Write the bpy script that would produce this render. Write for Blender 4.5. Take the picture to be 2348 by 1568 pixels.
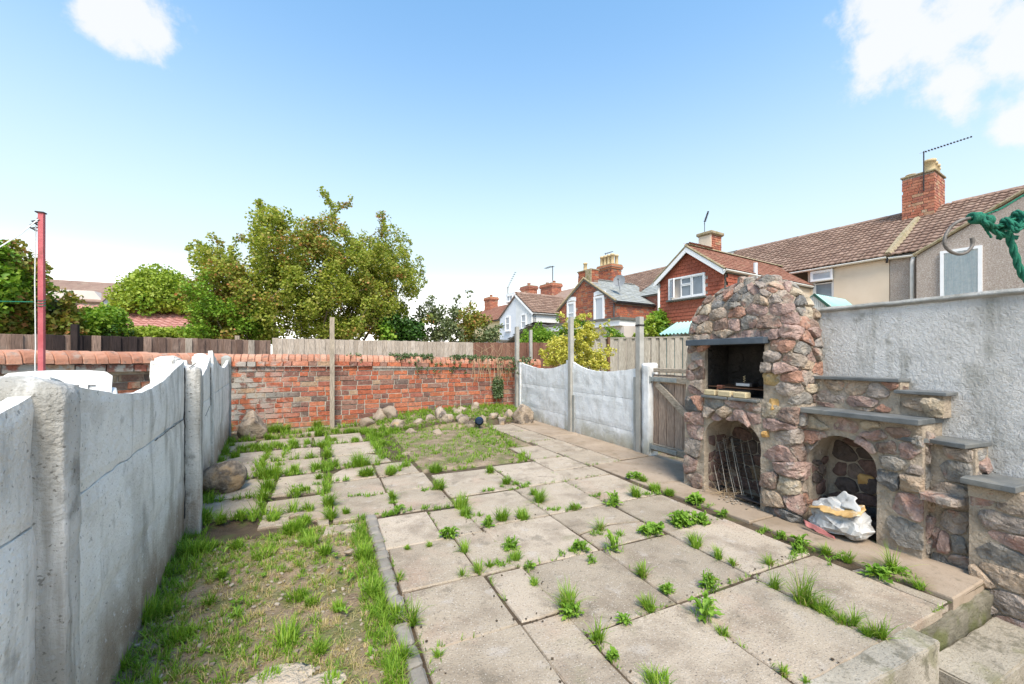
import bpy, bmesh, math, random
import numpy as np
from mathutils import Vector, Matrix, noise
from mathutils.geometry import normal as poly_normal

for o in list(bpy.data.objects): bpy.data.objects.remove(o)
SC = bpy.context.scene
COL = SC.collection
R = random.Random(7)
NR = np.random.RandomState(7)
PI = math.pi

# ------------------------------------------------------------------ camera, sky, sun, exposure
YAW = math.radians(24.7)
EYE = 1.2
FPX, HORIZ, CX, WPX, HPX = 931.0, 820.0, 1173.0, 2347.0, 1568.0   # focal length and horizon of the photograph
cam_d = bpy.data.cameras.new("camera")
cam = bpy.data.objects.new("camera", cam_d); COL.objects.link(cam)
cam.location = (0, 0, EYE)
cam.rotation_euler = (math.radians(90), 0, -YAW)
cam_d.sensor_width = 36; cam_d.lens = 36 * FPX / WPX
cam_d.shift_y = (HORIZ - HPX / 2) / WPX
cam_d.clip_start = 0.05; cam_d.clip_end = 3000
SC.camera = cam

SUN_AZ, SUN_EL = math.radians(195), math.radians(54)      # azimuth from +Y clockwise
SUN_DIR = Vector((math.sin(SUN_AZ) * math.cos(SUN_EL), math.cos(SUN_AZ) * math.cos(SUN_EL), math.sin(SUN_EL)))
sd = bpy.data.lights.new("sun", 'SUN'); sd.energy = 2.2; sd.angle = math.radians(22); sd.color = (1, .91, .79)
sun = bpy.data.objects.new("sun", sd); COL.objects.link(sun)
sun.rotation_euler = (-SUN_DIR).to_track_quat('-Z', 'Y').to_euler(); sun.location = (0, 0, 30)

def px_dir(x, y):
    r = (x - CX) / FPX; u = (HORIZ - y) / FPX
    v = Vector((math.sin(YAW) + r * math.cos(YAW), math.cos(YAW) - r * math.sin(YAW), u))
    return v.normalized()

W = bpy.data.worlds.new("World"); SC.world = W; W.use_nodes = True
nt = W.node_tree; nt.nodes.clear()
def N(t, **k):
    n = nt.nodes.new(t)
    for a, b in k.items(): setattr(n, a, b)
    return n
out = N('ShaderNodeOutputWorld'); bg = N('ShaderNodeBackground'); bg.inputs[1].default_value = 0.09
sky = N('ShaderNodeTexSky', sky_type='NISHITA', sun_disc=False)
sky.sun_elevation = SUN_EL; sky.sun_rotation = SUN_AZ; sky.air_density = 2.0; sky.dust_density = 0.3; sky.ozone_density = 3.0
nt.links.new(bg.outputs[0], out.inputs[0])
geo = N('ShaderNodeTexCoord')
# thin white haze that whitens the sky towards the horizon, all the way round
sep = N('ShaderNodeSeparateXYZ'); nt.links.new(geo.outputs['Generated'], sep.inputs[0])
hz = N('ShaderNodeMapRange'); hz.interpolation_type = 'SMOOTHERSTEP'
hz.inputs['From Min'].default_value = -0.12; hz.inputs['From Max'].default_value = 0.78
hz.inputs['To Min'].default_value = 0.90; hz.inputs['To Max'].default_value = 0.0
nt.links.new(sep.outputs[2], hz.inputs['Value'])
mixh = N('ShaderNodeMixRGB'); nt.links.new(hz.outputs[0], mixh.inputs[0]); 
tint = N('ShaderNodeMixRGB', blend_type='MULTIPLY'); tint.inputs[0].default_value = 1; tint.inputs[2].default_value = (.665, .86, .975, 1)   # camera white balance
nt.links.new(sky.outputs[0], tint.inputs[1]); nt.links.new(tint.outputs[0], mixh.inputs[1])
mixh.inputs[2].default_value = (3.75, 3.85, 4.05, 1)
# white horizon band, added extra bright to throw light on upright walls
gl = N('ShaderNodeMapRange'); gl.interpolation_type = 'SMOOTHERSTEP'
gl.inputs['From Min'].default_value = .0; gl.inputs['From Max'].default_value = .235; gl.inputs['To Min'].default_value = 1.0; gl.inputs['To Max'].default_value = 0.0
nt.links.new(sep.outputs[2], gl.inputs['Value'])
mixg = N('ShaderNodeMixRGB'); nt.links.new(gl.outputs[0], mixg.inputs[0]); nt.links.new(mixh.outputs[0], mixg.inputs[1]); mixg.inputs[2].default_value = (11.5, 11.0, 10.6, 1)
# clouds: two drifting banks plus a wisp, edges broken by noise
nz = N('ShaderNodeTexNoise'); nz.inputs['Scale'].default_value = 7.5; nz.inputs['Detail'].default_value = 9; nz.inputs['Roughness'].default_value = .62
nt.links.new(geo.outputs['Generated'], nz.inputs['Vector'])
blobs = [((290, -10), .070), ((348, 65), .040), ((240, 20), .038), ((300, 50), .034), ((2070, 70), .085), ((2150, 85), .075), ((2235, 30), .095), ((2310, 100), .08), ((2000, 125), .045),
         ((2215, 180), .055), ((2195, 235), .035), ((2400, 40), .10), ((2350, 285), .035)]
cur = None
for (p, rad) in blobs:
    d = px_dir(*p)
    s = N('ShaderNodeVectorMath', operation='DISTANCE'); nt.links.new(geo.outputs['Generated'], s.inputs[0]); s.inputs[1].default_value = d
    m = N('ShaderNodeMath', operation='DIVIDE'); nt.links.new(s.outputs['Value'], m.inputs[0]); m.inputs[1].default_value = rad
    if cur is None: cur = m
    else:
        q = N('ShaderNodeMath', operation='SMOOTH_MIN'); q.inputs[2].default_value = .25
        nt.links.new(cur.outputs[0], q.inputs[0]); nt.links.new(m.outputs[0], q.inputs[1]); cur = q
m1 = N('ShaderNodeMath', operation='MULTIPLY_ADD'); m1.inputs[1].default_value = 3.2; m1.inputs[2].default_value = -.98   # noise -> centred
nt.links.new(nz.outputs['Fac'], m1.inputs[0])
m2 = N('ShaderNodeMath', operation='SUBTRACT'); nt.links.new(m1.outputs[0], m2.inputs[0]); nt.links.new(cur.outputs[0], m2.inputs[1])
m3 = N('ShaderNodeMapRange'); m3.interpolation_type = 'SMOOTHSTEP'
m3.inputs['From Min'].default_value = -.38; m3.inputs['From Max'].default_value = .22; m3.inputs['To Max'].default_value = .92
nt.links.new(m2.outputs[0], m3.inputs['Value'])
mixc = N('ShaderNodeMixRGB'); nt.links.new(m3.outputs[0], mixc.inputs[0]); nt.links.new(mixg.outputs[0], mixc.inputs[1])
mixc.inputs[2].default_value = (3.75, 3.8, 4.0, 1)
nt.links.new(mixc.outputs[0], bg.inputs[0])

SC.view_settings.view_transform = 'Standard'; SC.view_settings.look = 'None'
SC.view_settings.gamma = 1; SC.view_settings.use_curve_mapping = False
SC.view_settings.exposure = 1.55
SC.cycles.max_bounces = 6; SC.cycles.use_denoising = True

# ------------------------------------------------------------------ surveying helpers (photo sighting lines -> real places)
def ray(x):
    r = (x - CX) / FPX
    return math.sin(YAW) + r * math.cos(YAW), math.cos(YAW) - r * math.sin(YAW)
def on_ground(x, y, z=0.0):
    d = FPX * (EYE - z) / (y - HORIZ); a, b = ray(x); return Vector((a * d, b * d, z))
def on_Y(x, y, Y):
    a, b = ray(x); t = Y / b; return Vector((a * t, Y, EYE - (y - HORIZ) / FPX * t))
def on_X(x, y, X):
    a, b = ray(x); t = X / a; return Vector((X, b * t, EYE - (y - HORIZ) / FPX * t))
TY = math.radians(6.9)
TA = Vector((-math.sin(TY), math.cos(TY), 0)); TB = Vector((math.cos(TY), math.sin(TY), 0)); TO = Vector((15.15, 6.25, 0))
def T(a, b, z): return TO + TA * a + TB * b + Vector((0, 0, z))

# ------------------------------------------------------------------ object helpers
def tag(o, label=None, cat=None, group=None, kind=None):
    if label: o['label'] = label
    if cat: o['category'] = cat
    if group: o['group'] = group
    if kind: o['kind'] = kind
    return o
def link(o, parent=None):
    COL.objects.link(o)
    if parent is not None: o.parent = parent
    return o
def empty(name, loc=(0, 0, 0), label=None, cat=None, group=None, kind=None):
    o = bpy.data.objects.new(name, None); o.location = loc; o.empty_display_size = .1
    link(o); return tag(o, label, cat, group, kind)
def wparent(o, parent):
    """keep world placement: parents here only carry a translation"""
    o.parent = parent
    if parent is not None:
        p = parent; off = Vector((0, 0, 0))
        while p is not None: off += Vector(p.location); p = p.parent
        o.location = Vector(o.location) - off
    return o
def mesh_obj(name, me, mat=None, parent=None, loc=(0, 0, 0), smooth=False):
    if mat is not None:
        if isinstance(mat, (list, tuple)):
            for m in mat: me.materials.append(m)
        elif not me.materials: me.materials.append(mat)
    if smooth:
        me.polygons.foreach_set('use_smooth', [True] * len(me.polygons))
    o = bpy.data.objects.new(name, me); o.location = loc
    COL.objects.link(o)
    if parent is not None: wparent(o, parent)
    return o
class MB:
    def __init__(s): s.v = []; s.f = []; s.m = []
    def add(s, vs, fs, mi=0):
        n = len(s.v); s.v += [tuple(v) for v in vs]; s.f += [tuple(n + i for i in f) for f in fs]; s.m += [mi] * len(fs); return s
    def box(s, c, size, ax=None, mi=0, ch=0):
        x, y, z = [k / 2 for k in size]; c = Vector(c)
        ax = ax or (Vector((1, 0, 0)), Vector((0, 1, 0)), Vector((0, 0, 1)))
        P = lambda a, b, d: c + ax[0] * a + ax[1] * b + ax[2] * d
        if ch <= 0:
            vs = [P(sx * x, sy * y, sz * z) for sz in (-1, 1) for sy in (-1, 1) for sx in (-1, 1)]
            fs = [(0, 2, 3, 1), (4, 5, 7, 6), (0, 1, 5, 4), (2, 6, 7, 3), (0, 4, 6, 2), (1, 3, 7, 5)]
        else:   # chamfered top and sides (20 faces or so)
            vs = []; 
            for sz, kk in ((-z, 0), (-z + ch, 1), (z - ch, 1), (z, 0)):
                i = 0 if kk else ch
                for a, b in ((-x + i, -y + ch), (-x + ch, -y + i), (x - ch, -y + i), (x - i, -y + ch), (x - i, y - ch), (x - ch, y - i), (-x + ch, y - i), (-x + i, y - ch)):
                    if not kk: a = max(-x + ch, min(x - ch, a)); b = max(-y + ch, min(y - ch, b))
                    vs.append(P(a, b, sz))
            fs = [tuple(range(7, -1, -1)), tuple(range(24, 32))]
            for L in range(3):
                for k in range(8): fs.append((L * 8 + k, L * 8 + (k + 1) % 8, L * 8 + 8 + (k + 1) % 8, L * 8 + 8 + k))
        return s.add(vs, fs, mi)
    def boxp(s, p0, p1, mi=0):
        c = [(a + b) / 2 for a, b in zip(p0, p1)]; return s.box(c, [abs(b - a) for a, b in zip(p0, p1)], mi=mi)
    def tube(s, pts, r, n=8, mi=0, cap=True):
        pts = [Vector(p) for p in pts]; rr = r if isinstance(r, (list, tuple)) else [r] * len(pts)
        base = len(s.v); up = Vector((0, 0, 1)); prev = None
        for i, p in enumerate(pts):
            d = (pts[min(i + 1, len(pts) - 1)] - pts[max(i - 1, 0)]); d = d.normalized() if d.length > 1e-9 else up
            if prev is None: a = d.cross(up if abs(d.z) < .9 else Vector((1, 0, 0))).normalized()
            else:
                a = prev - d * prev.dot(d); a = a.normalized() if a.length > 1e-6 else d.orthogonal().normalized()
            prev = a; b = d.cross(a)
            for k in range(n):
                t = 2 * PI * k / n; s.v.append(tuple(p + (a * math.cos(t) + b * math.sin(t)) * rr[i]))
        for i in range(len(pts) - 1):
            for k in range(n):
                s.f.append((base + i * n + k, base + i * n + (k + 1) % n, base + (i + 1) * n + (k + 1) % n, base + (i + 1) * n + k)); s.m.append(mi)
        if cap:
            s.f.append(tuple(base + k for k in range(n - 1, -1, -1))); s.m.append(mi)
            e = base + (len(pts) - 1) * n; s.f.append(tuple(e + k for k in range(n))); s.m.append(mi)
        return s
    def lathe(s, c, prof, n=16, mi=0):
        base = len(s.v)
        for (r, z) in prof:
            for k in range(n):
                t = 2 * PI * k / n; s.v.append((c[0] + r * math.cos(t), c[1] + r * math.sin(t), c[2] + z))
        for i in range(len(prof) - 1):
            for k in range(n):
                s.f.append((base + i * n + k, base + i * n + (k + 1) % n, base + (i + 1) * n + (k + 1) % n, base + (i + 1) * n + k)); s.m.append(mi)
        return s
    def prism(s, poly, vec, mi=0):
        """poly: 3D points, extruded by vec"""
        n = len(poly); poly = [Vector(p) for p in poly]; vec = Vector(vec)
        vs = poly + [p + vec for p in poly]
        fs = [tuple(range(n - 1, -1, -1)), tuple(range(n, 2 * n))] + [(i, (i + 1) % n, n + (i + 1) % n, n + i) for i in range(n)]
        return s.add(vs, fs, mi)
    def build(s, name, mat=None, parent=None, smooth=False, kind=None, recenter=True, fixn=True):
        me = bpy.data.meshes.new(name)
        c = Vector((0, 0, 0))
        if recenter and s.v:
            a = np.array(s.v); lo = a.min(0); hi = a.max(0); c = Vector(((lo[0] + hi[0]) / 2, (lo[1] + hi[1]) / 2, lo[2]))
            vs = (a - np.array(c)).tolist()
        else: vs = s.v
        me.from_pydata(vs, [], s.f)
        if isinstance(mat, (list, tuple)): me.polygons.foreach_set('material_index', s.m)
        if fixn:
            bm = bmesh.new(); bm.from_mesh(me); bmesh.ops.recalc_face_normals(bm, faces=bm.faces); bm.to_mesh(me); bm.free()
        me.update()
        o = mesh_obj(name, me, mat, parent, c, smooth)
        if kind: o['kind'] = kind
        return o
def axes_mat(origin, ux, uy, uz, sc=(1, 1, 1)):
    m = Matrix.Identity(4)
    for i, (u, k) in enumerate(zip((ux, uy, uz), sc)):
        for j in range(3): m[j][i] = u[j] * k
    for j in range(3): m[j][3] = origin[j]
    return m
def place(name, me, mw, parent):
    o = bpy.data.objects.new(name, me); COL.objects.link(o)
    off = Vector((0, 0, 0)); p = parent
    while p is not None: off += Vector(p.location); p = p.parent
    o.parent = parent; o.matrix_basis = Matrix.Translation(-off) @ mw
    return o
def fbm(p, o=4): return noise.fractal(p, 1.0, 2.0, o)

# ------------------------------------------------------------------ materials
def mat(name, cols, rough=.85, ns=6.0, rnd=0.0, bump=.3, bs=60.0, bd=.01, detail=8, stains=(), spec=.3, streak=None, metal=0, const=False, speck=None,
        trans=0.0, coat=0, bump2=None, wave=None):
    """cols: ramp [(pos, rgb)], driven by noise and by a per-object / per-island random share rnd."""
    m = bpy.data.materials.new(name); m.use_nodes = True
    t = m.node_tree; t.nodes.clear(); L = t.links
    def n(ty, **k):
        q = t.nodes.new(ty)
        for a, b in k.items(): setattr(q, a, b)
        return q
    o = n('ShaderNodeOutputMaterial'); p = n('ShaderNodeBsdfPrincipled')
    p.inputs['Roughness'].default_value = rough; p.inputs['Specular IOR Level'].default_value = spec; p.inputs['Metallic'].default_value = metal
    g = n('ShaderNodeNewGeometry'); oi = n('ShaderNodeObjectInfo')
    def mth(op, a, b, c=None):
        q = n('ShaderNodeMath', operation=op)
        for i, x in enumerate((a, b, c)):
            if x is None: continue
            if isinstance(x, (int, float)): q.inputs[i].default_value = x
            else: L.new(x, q.inputs[i])
        return q.outputs[0]
    rs = mth('FRACT', mth('ADD', oi.outputs['Random'], g.outputs['Random Per Island']), None)
    off = n('ShaderNodeVectorMath', operation='MULTIPLY_ADD'); L.new(g.outputs['Position'], off.inputs[0]); off.inputs[1].default_value = (1, 1, 1)
    cmb = n('ShaderNodeCombineXYZ'); L.new(mth('MULTIPLY', rs, 40.0 if rnd > 0 else 0.0), cmb.inputs[0]); L.new(cmb.outputs[0], off.inputs[2])
    pos = off.outputs[0]
    def tex(scale, det=8, ro=.6, vec=None):
        q = n('ShaderNodeTexNoise'); q.inputs['Scale'].default_value = scale; q.inputs['Detail'].default_value = det; q.inputs['Roughness'].default_value = ro
        L.new(vec or pos, q.inputs['Vector']); return q.outputs['Fac']
    def rng(v, a, b, c=0, d=1, sm=True):
        q = n('ShaderNodeMapRange'); q.interpolation_type = 'SMOOTHSTEP' if sm else 'LINEAR'
        L.new(v, q.inputs['Value'])
        for k, x in zip(('From Min', 'From Max', 'To Min', 'To Max'), (a, b, c, d)): q.inputs[k].default_value = x
        return q.outputs[0]
    nz = rng(tex(ns, detail), .28, .72, 0, 1, False)
    fac = nz if rnd == 0 else mth('ADD', mth('MULTIPLY', nz, 1 - rnd), mth('MULTIPLY', rs, rnd))
    r = n('ShaderNodeValToRGB'); cr = r.color_ramp
    if const: cr.interpolation = 'CONSTANT'
    while len(cr.elements) > 1: cr.elements.remove(cr.elements[-1])
    cr.elements[0].position = cols[0][0]; cr.elements[0].color = (*cols[0][1], 1)
    for q, c in cols[1:]:
        e = cr.elements.new(q); e.color = (*c, 1)
    if const: L.new(rs, r.inputs[0])
    else: L.new(fac, r.inputs[0])
    c = r.outputs[0]
    def mix(f, a, b, ty='MIX'):
        q = n('ShaderNodeMixRGB', blend_type=ty)
        for i, x in enumerate((f, a, b)):
            if isinstance(x, (int, float)): q.inputs[i].default_value = x
            elif isinstance(x, tuple): q.inputs[i].default_value = (*x, 1)
            else: L.new(x, q.inputs[i])
        return q.outputs[0]
    if const:   # keep grain inside each piece
        c = mix(.75, c, rng(tex(ns, detail), .25, .75, .35, 1.25, False), 'MULTIPLY')
    sp = n('ShaderNodeSeparateXYZ'); L.new(g.outputs['Position'], sp.inputs[0])
    for st in stains:
        # (rgb, scale, lo, hi, strength, zlo, zhi[, axis]) ; zlo..zhi : mask goes 1 -> 0 along the axis (None: everywhere)
        col, sca, lo, hi, stg = st[:5]
        vec = pos
        if streak and len(st) > 5 and st[-1] == 'streak':
            mp = n('ShaderNodeVectorMath', operation='MULTIPLY'); L.new(g.outputs['Position'], mp.inputs[0]); mp.inputs[1].default_value = streak; vec = mp.outputs[0]
        k = rng(tex(sca, 6, .6, vec), lo, hi, 0, stg)
        if len(st) > 6 and st[5] is not None:
            ax = st[7] if len(st) > 7 and isinstance(st[7], int) else 2
            zz = mth('ADD', sp.outputs[ax], mth('MULTIPLY', tex(2.3, 5), .25))
            k = mth('MULTIPLY', k, rng(zz, st[5], st[6], 1, 0))
        c = mix(k, c, col)
    if speck:
        for (col, sca, lo, stg) in speck:
            c = mix(rng(tex(sca, 2, .5), lo, lo + .06, 0, stg), c, col)
    L.new(c, p.inputs['Base Color'])
    hgt = mth('MULTIPLY', tex(bs, 6, .65), bump)
    if bump2: hgt = mth('ADD', hgt, mth('MULTIPLY', tex(bump2[0], 5, .6), bump2[1]))
    if wave:    # (scale, strength, stretch vector) wood grain
        mp = n('ShaderNodeVectorMath', operation='MULTIPLY'); L.new(pos, mp.inputs[0]); mp.inputs[1].default_value = wave[2]
        gr = tex(wave[0], 4, .6, mp.outputs[0])
        c2 = mix(wave[1], c, rng(gr, .3, .7, .25, 1.35, False), 'MULTIPLY'); L.new(c2, p.inputs['Base Color'])
        hgt = mth('ADD', hgt, mth('MULTIPLY', gr, .5))
    b = n('ShaderNodeBump'); b.inputs['Strength'].default_value = 1.0; b.inputs['Distance'].default_value = bd; L.new(hgt, b.inputs['Height'])
    L.new(b.outputs[0], p.inputs['Normal'])
    if trans > 0:
        tr = n('ShaderNodeBsdfTranslucent'); L.new(mix(1.0, c, (1.0, 1.0, .55), 'MULTIPLY'), tr.inputs[0])
        ms = n('ShaderNodeMixShader'); ms.inputs[0].default_value = trans; L.new(p.outputs[0], ms.inputs[1]); L.new(tr.outputs[0], ms.inputs[2]); L.new(ms.outputs[0], o.inputs[0])
    else: L.new(p.outputs[0], o.inputs[0])
    return m
def leafmat(name, cols, trans=.3, rough=.5):
    return mat(name, cols, rough=rough, ns=3, rnd=.75, bump=.0, trans=trans, spec=.25, detail=2)

M = {}
CW = [((.34, .32, .28), 2.4, .50, .70, .5), ((.30, .285, .25), 1.3, .50, .66, .6, 'streak'), ((.19, .175, .15), 7, .60, .73, .5), ((.31, .22, .14), 2.2, .12, .46, .9, .14, .60), ((.20, .135, .085), 5, .38, .60, .75, .05, .70)]
M['concrete_white'] = mat('whitened concrete', [(0, (.64, .61, .55)), (.42, (.79, .765, .71)), (1, (.86, .845, .80))], ns=3.4, rough=.93, bump=1.5, bs=32, bd=.007, bump2=(85, 1.0), streak=(5, 5, .9), stains=CW, speck=[((.15, .14, .12), 75, .65, .6), ((.78, .78, .78), 50, .66, .5)])
M['concrete_right'] = mat('limewashed concrete', [(0, (.60, .59, .565)), (.4, (.72, .72, .705)), (1, (.80, .80, .80))], ns=4.5, rough=.93, bump=1.2, bs=40, bd=.005, bump2=(95, .8), streak=(7, 7, .8),
    stains=[((.40, .385, .33), 3.2, .54, .72, .5), ((.42, .40, .36), 1.4, .52, .68, .4, 'streak'), ((.36, .34, .25), 4, .32, .58, .8, .16, .48), ((.30, .22, .14), 7, .4, .62, .8, .0, .26)], speck=[((.25, .23, .2), 60, .66, .5)])
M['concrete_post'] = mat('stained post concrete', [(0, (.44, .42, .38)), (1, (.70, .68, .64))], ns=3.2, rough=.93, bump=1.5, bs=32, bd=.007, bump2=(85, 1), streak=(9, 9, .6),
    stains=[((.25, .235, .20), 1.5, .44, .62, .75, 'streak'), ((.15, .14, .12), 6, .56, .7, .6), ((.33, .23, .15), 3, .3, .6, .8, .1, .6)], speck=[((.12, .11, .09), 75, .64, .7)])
M['concrete_end'] = mat('grey post concrete', [(0, (.22, .22, .20)), (1, (.42, .42, .39))], ns=4, bump=1, bs=40, bd=.006, bump2=(10, 1), stains=[((.13, .12, .09), 4, .5, .7, .6)])
M['post_conc'] = mat('slim post concrete', [(0, (.27, .26, .225)), (1, (.44, .42, .38))], ns=5, bump=.7, bs=60, bd=.004, stains=[((.24, .16, .1), 5, .45, .7, .6, .1, .45)])
M['slab'] = mat('paving slab', [(0, (.27, .22, .16)), (.5, (.385, .315, .235)), (1, (.475, .39, .30))], ns=2.8, rnd=.55, rough=.95, bump=1.4, bs=110, bd=.004, bump2=(12, 2.2),
    stains=[((.20, .155, .11), 3.5, .46, .68, .65), ((.42, .28, .20), 1.9, .54, .70, .4), ((.15, .125, .09), 6, .58, .68, .55), ((.20, .19, .10), 4.5, .60, .70, .4), ((.44, .39, .34), 8, .56, .72, .5), ((.17, .15, .11), 11, .6, .75, .45)], speck=[((.13, .105, .08), 120, .60, .65), ((.58, .52, .45), 140, .62, .6), ((.10, .085, .06), 45, .68, .6)])
M['path_conc'] = mat('path concrete', [(0, (.25, .19, .135)), (1, (.38, .30, .225))], ns=1.8, rough=.93, bump=.7, bs=120, bd=.003, bump2=(16, 1.4),
    stains=[((.22, .16, .10), 3, .48, .7, .7), ((.16, .13, .08), 8, .55, .7, .6)], speck=[((.14, .11, .08), 150, .62, .5)])
M['step_conc'] = mat('mossy step concrete', [(0, (.27, .235, .18)), (1, (.44, .39, .315))], ns=3, rough=.95, bump=1.6, bs=90, bd=.005, bump2=(14, 1.5),
    stains=[((.15, .15, .06), 5, .54, .66, .55), ((.11, .10, .065), 9, .52, .66, .7)], speck=[((.12, .1, .07), 120, .6, .6)])
M['riser'] = mat('dark mossy riser', [(0, (.11, .10, .07)), (1, (.28, .25, .19))], ns=5, rough=.97, bump=1.5, bs=70, bd=.008, bump2=(14, 1.5), stains=[((.10, .11, .03), 6, .45, .65, .8)])
M['cobble'] = mat('granite kerb sett', [(0, (.17, .15, .125)), (1, (.31, .28, .24))], ns=14, rnd=.4, bump=1, bs=60, bd=.005, stains=[((.2, .17, .13), 12, .5, .7, .6)])
M['soil'] = mat('bare soil', [(0, (.16, .11, .07)), (.5, (.27, .20, .13)), (1, (.38, .29, .20))], ns=5, rough=1, bump=1.5, bs=70, bd=.01, bump2=(20, 2),
    stains=[((.13, .15, .04), 4, .45, .6, .75), ((.36, .27, .16), 7, .55, .7, .6)], speck=[((.45, .40, .33), 60, .67, .8), ((.07, .05, .03), 80, .6, .6)])
M['joint'] = mat('joint soil', [(0, (.055, .038, .024)), (1, (.14, .10, .062))], ns=9, rough=1, bump=1.5, bs=90, bd=.01, stains=[((.09, .11, .03), 5, .54, .66, .7)])
M['mortar'] = mat('sandy mortar', [(0, (.33, .265, .20)), (1, (.52, .43, .325))], ns=9, rough=.95, bump=1.6, bs=55, bd=.012, bump2=(16, 2), stains=[((.2, .16, .12), 6, .5, .7, .6)])
M['soot'] = mat('sooted masonry', [(0, (.012, .011, .010)), (1, (.05, .042, .035))], ns=7, rough=.95, bump=1.5, bs=50, bd=.012, stains=[((.16, .10, .055), 5, .62, .75, .5)])
STC = [(0, (.47, .32, .265)), (.13, (.41, .28, .235)), (.26, (.41, .34, .285)), (.37, (.20, .19, .175)), (.44, (.31, .285, .25)), (.55, (.53, .40, .285)), (.64, (.45, .25, .175)), (.70, (.30, .21, .165)), (.78, (.56, .46, .33)), (.88, (.44, .355, .28)), (.99, (.50, .35, .16))]
M['rubble'] = mat('rubble stone', STC, ns=15, rnd=1, const=True, rough=.9, bump=2.2, bs=34, bd=.014, bump2=(11, 4),
    stains=[((.50, .42, .33), 10, .54, .64, .55), ((.12, .105, .095), 13, .57, .67, .6), ((.42, .20, .14), 6, .56, .66, .5), ((.34, .33, .32), 7, .58, .68, .5)])
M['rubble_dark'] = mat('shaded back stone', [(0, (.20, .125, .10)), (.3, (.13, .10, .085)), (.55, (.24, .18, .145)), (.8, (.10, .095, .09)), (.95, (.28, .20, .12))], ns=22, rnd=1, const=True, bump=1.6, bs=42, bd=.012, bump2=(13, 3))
M['orange_stone'] = mat('orange sandstone', [(0, (.50, .28, .09)), (1, (.60, .38, .15))], ns=20, bump=1, bs=60, bd=.006)
M['slate_shelf'] = mat('slate shelf', [(0, (.06, .068, .07)), (1, (.17, .175, .17))], ns=7, rough=.55, bump=.6, bs=60, bd=.004, spec=.5, stains=[((.22, .21, .18), 6, .5, .68, .6)])
M['slate_lintel'] = mat('painted slate lintel', [(0, (.03, .045, .06)), (1, (.08, .10, .12))], ns=7, rough=.5, bump=.8, bs=50, bd=.004, spec=.5)
M['roughcast'] = mat('roughcast render', [(0, (.58, .565, .53)), (.5, (.76, .745, .71)), (1, (.84, .83, .80))], ns=1.7, rough=.95, bump=2.6, bs=55, bd=.013, detail=8, bump2=(130, 1.2), streak=(4, 4, .55),
    stains=[((.30, .29, .24), 1.2, .47, .66, .85, 'streak'), ((.36, .35, .30), 3.5, .52, .70, .6), ((.24, .23, .18), 11, .55, .72, .5)])
M['roughcast_cap'] = mat('wall capping', [(0, (.2, .2, .18)), (1, (.42, .42, .40))], ns=8, bump=1.2, bs=50, bd=.008)
BR = [(0, (.40, .115, .06)), (.22, (.46, .145, .07)), (.42, (.34, .12, .08)), (.56, (.21, .10, .075)), (.66, (.49, .18, .10)), (.80, (.28, .15, .11)), (.90, (.16, .11, .09)), (.95, (.38, .25, .16))]
M['brick'] = mat('old red brick', BR, ns=26, rnd=1, const=True, rough=.92, bump=1.4, bs=70, bd=.006, bump2=(22, 1.5),
    stains=[((.34, .29, .23), 12, .55, .72, .65), ((.10, .075, .06), 9, .56, .70, .6), ((.36, .35, .31), 5.0, .44, .54, .88, -1.25, .0, 0), ((.20, .17, .09), 8, .45, .6, .6, .1, .4)])
M['brick_left'] = mat('weathered garden brick', [(0, (.36, .14, .08)), (.25, (.42, .17, .10)), (.45, (.26, .20, .14)), (.65, (.20, .12, .09)), (.8, (.36, .29, .21)), (.92, (.14, .10, .08))], ns=22, rnd=1, const=True, rough=.95, bump=1.5, bs=60, bd=.007, bump2=(22, 1.5),
    stains=[((.33, .28, .20), 7, .5, .66, .7), ((.09, .07, .05), 9, .56, .70, .6)])
M['brick_mortar'] = mat('lime mortar', [(0, (.30, .255, .20)), (1, (.47, .42, .35))], ns=8, rough=1, bump=1.2, bs=60, bd=.008, stains=[((.12, .10, .08), 6, .5, .65, .6)])
M['coping'] = mat('half round coping brick', [(0, (.30, .14, .09)), (.5, (.44, .20, .125)), (1, (.50, .29, .20))], ns=14, rnd=.7, rough=.9, bump=1.2, bs=60, bd=.006,
    stains=[((.36, .30, .25), 9, .52, .7, .7), ((.14, .11, .09), 12, .56, .7, .6)])
M['brick_far'] = mat('house brick', [(0, (.42, .13, .065)), (.3, (.36, .12, .07)), (.55, (.26, .10, .07)), (.75, (.46, .18, .09)), (.92, (.30, .18, .12))], ns=12, rnd=1, const=True, bump=.4, bs=40, bd=.004)
M['brick_tan'] = mat('chimney brick', [(0, (.42, .15, .09)), (.4, (.48, .20, .12)), (.7, (.33, .13, .09)), (.9, (.46, .28, .17))], ns=12, rnd=1, const=True, bump=.4, bs=40, bd=.004, stains=[((.42, .37, .27), 5, .6, .7, .6)])
def wood(name, a, b, wv=(14, 14, 1.0), st=()):
    return mat(name, [(0, a), (1, b)], ns=5, rnd=.7, rough=.9, bump=.3, bs=80, bd=.004, wave=(9, .75, wv), stains=st)
M['wood_pale'] = wood('weathered pale board', (.34, .28, .22), (.55, .47, .39))
M['wood_brown'] = wood('brown stained board', (.12, .075, .058), (.33, .225, .17), st=[((.34, .26, .21), 5, .55, .72, .5)])
M['wood_red'] = wood('reddish board', (.14, .06, .04), (.28, .15, .10))
M['wood_black'] = wood('black tarred board', (.02, .014, .013), (.06, .04, .035))
M['wood_grey'] = wood('silvered board', (.27, .24, .195), (.44, .40, .335))
M['wood_gate'] = wood('worn gate board', (.29, .20, .145), (.50, .37, .28), st=[((.42, .34, .27), 6, .55, .72, .5)])
M['wood_rail'] = wood('pale gate rail', (.27, .22, .16), (.46, .38, .29), wv=(14, 2, 14))
M['wood_stake'] = wood('timber stake', (.26, .21, .155), (.42, .35, .27))
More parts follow.
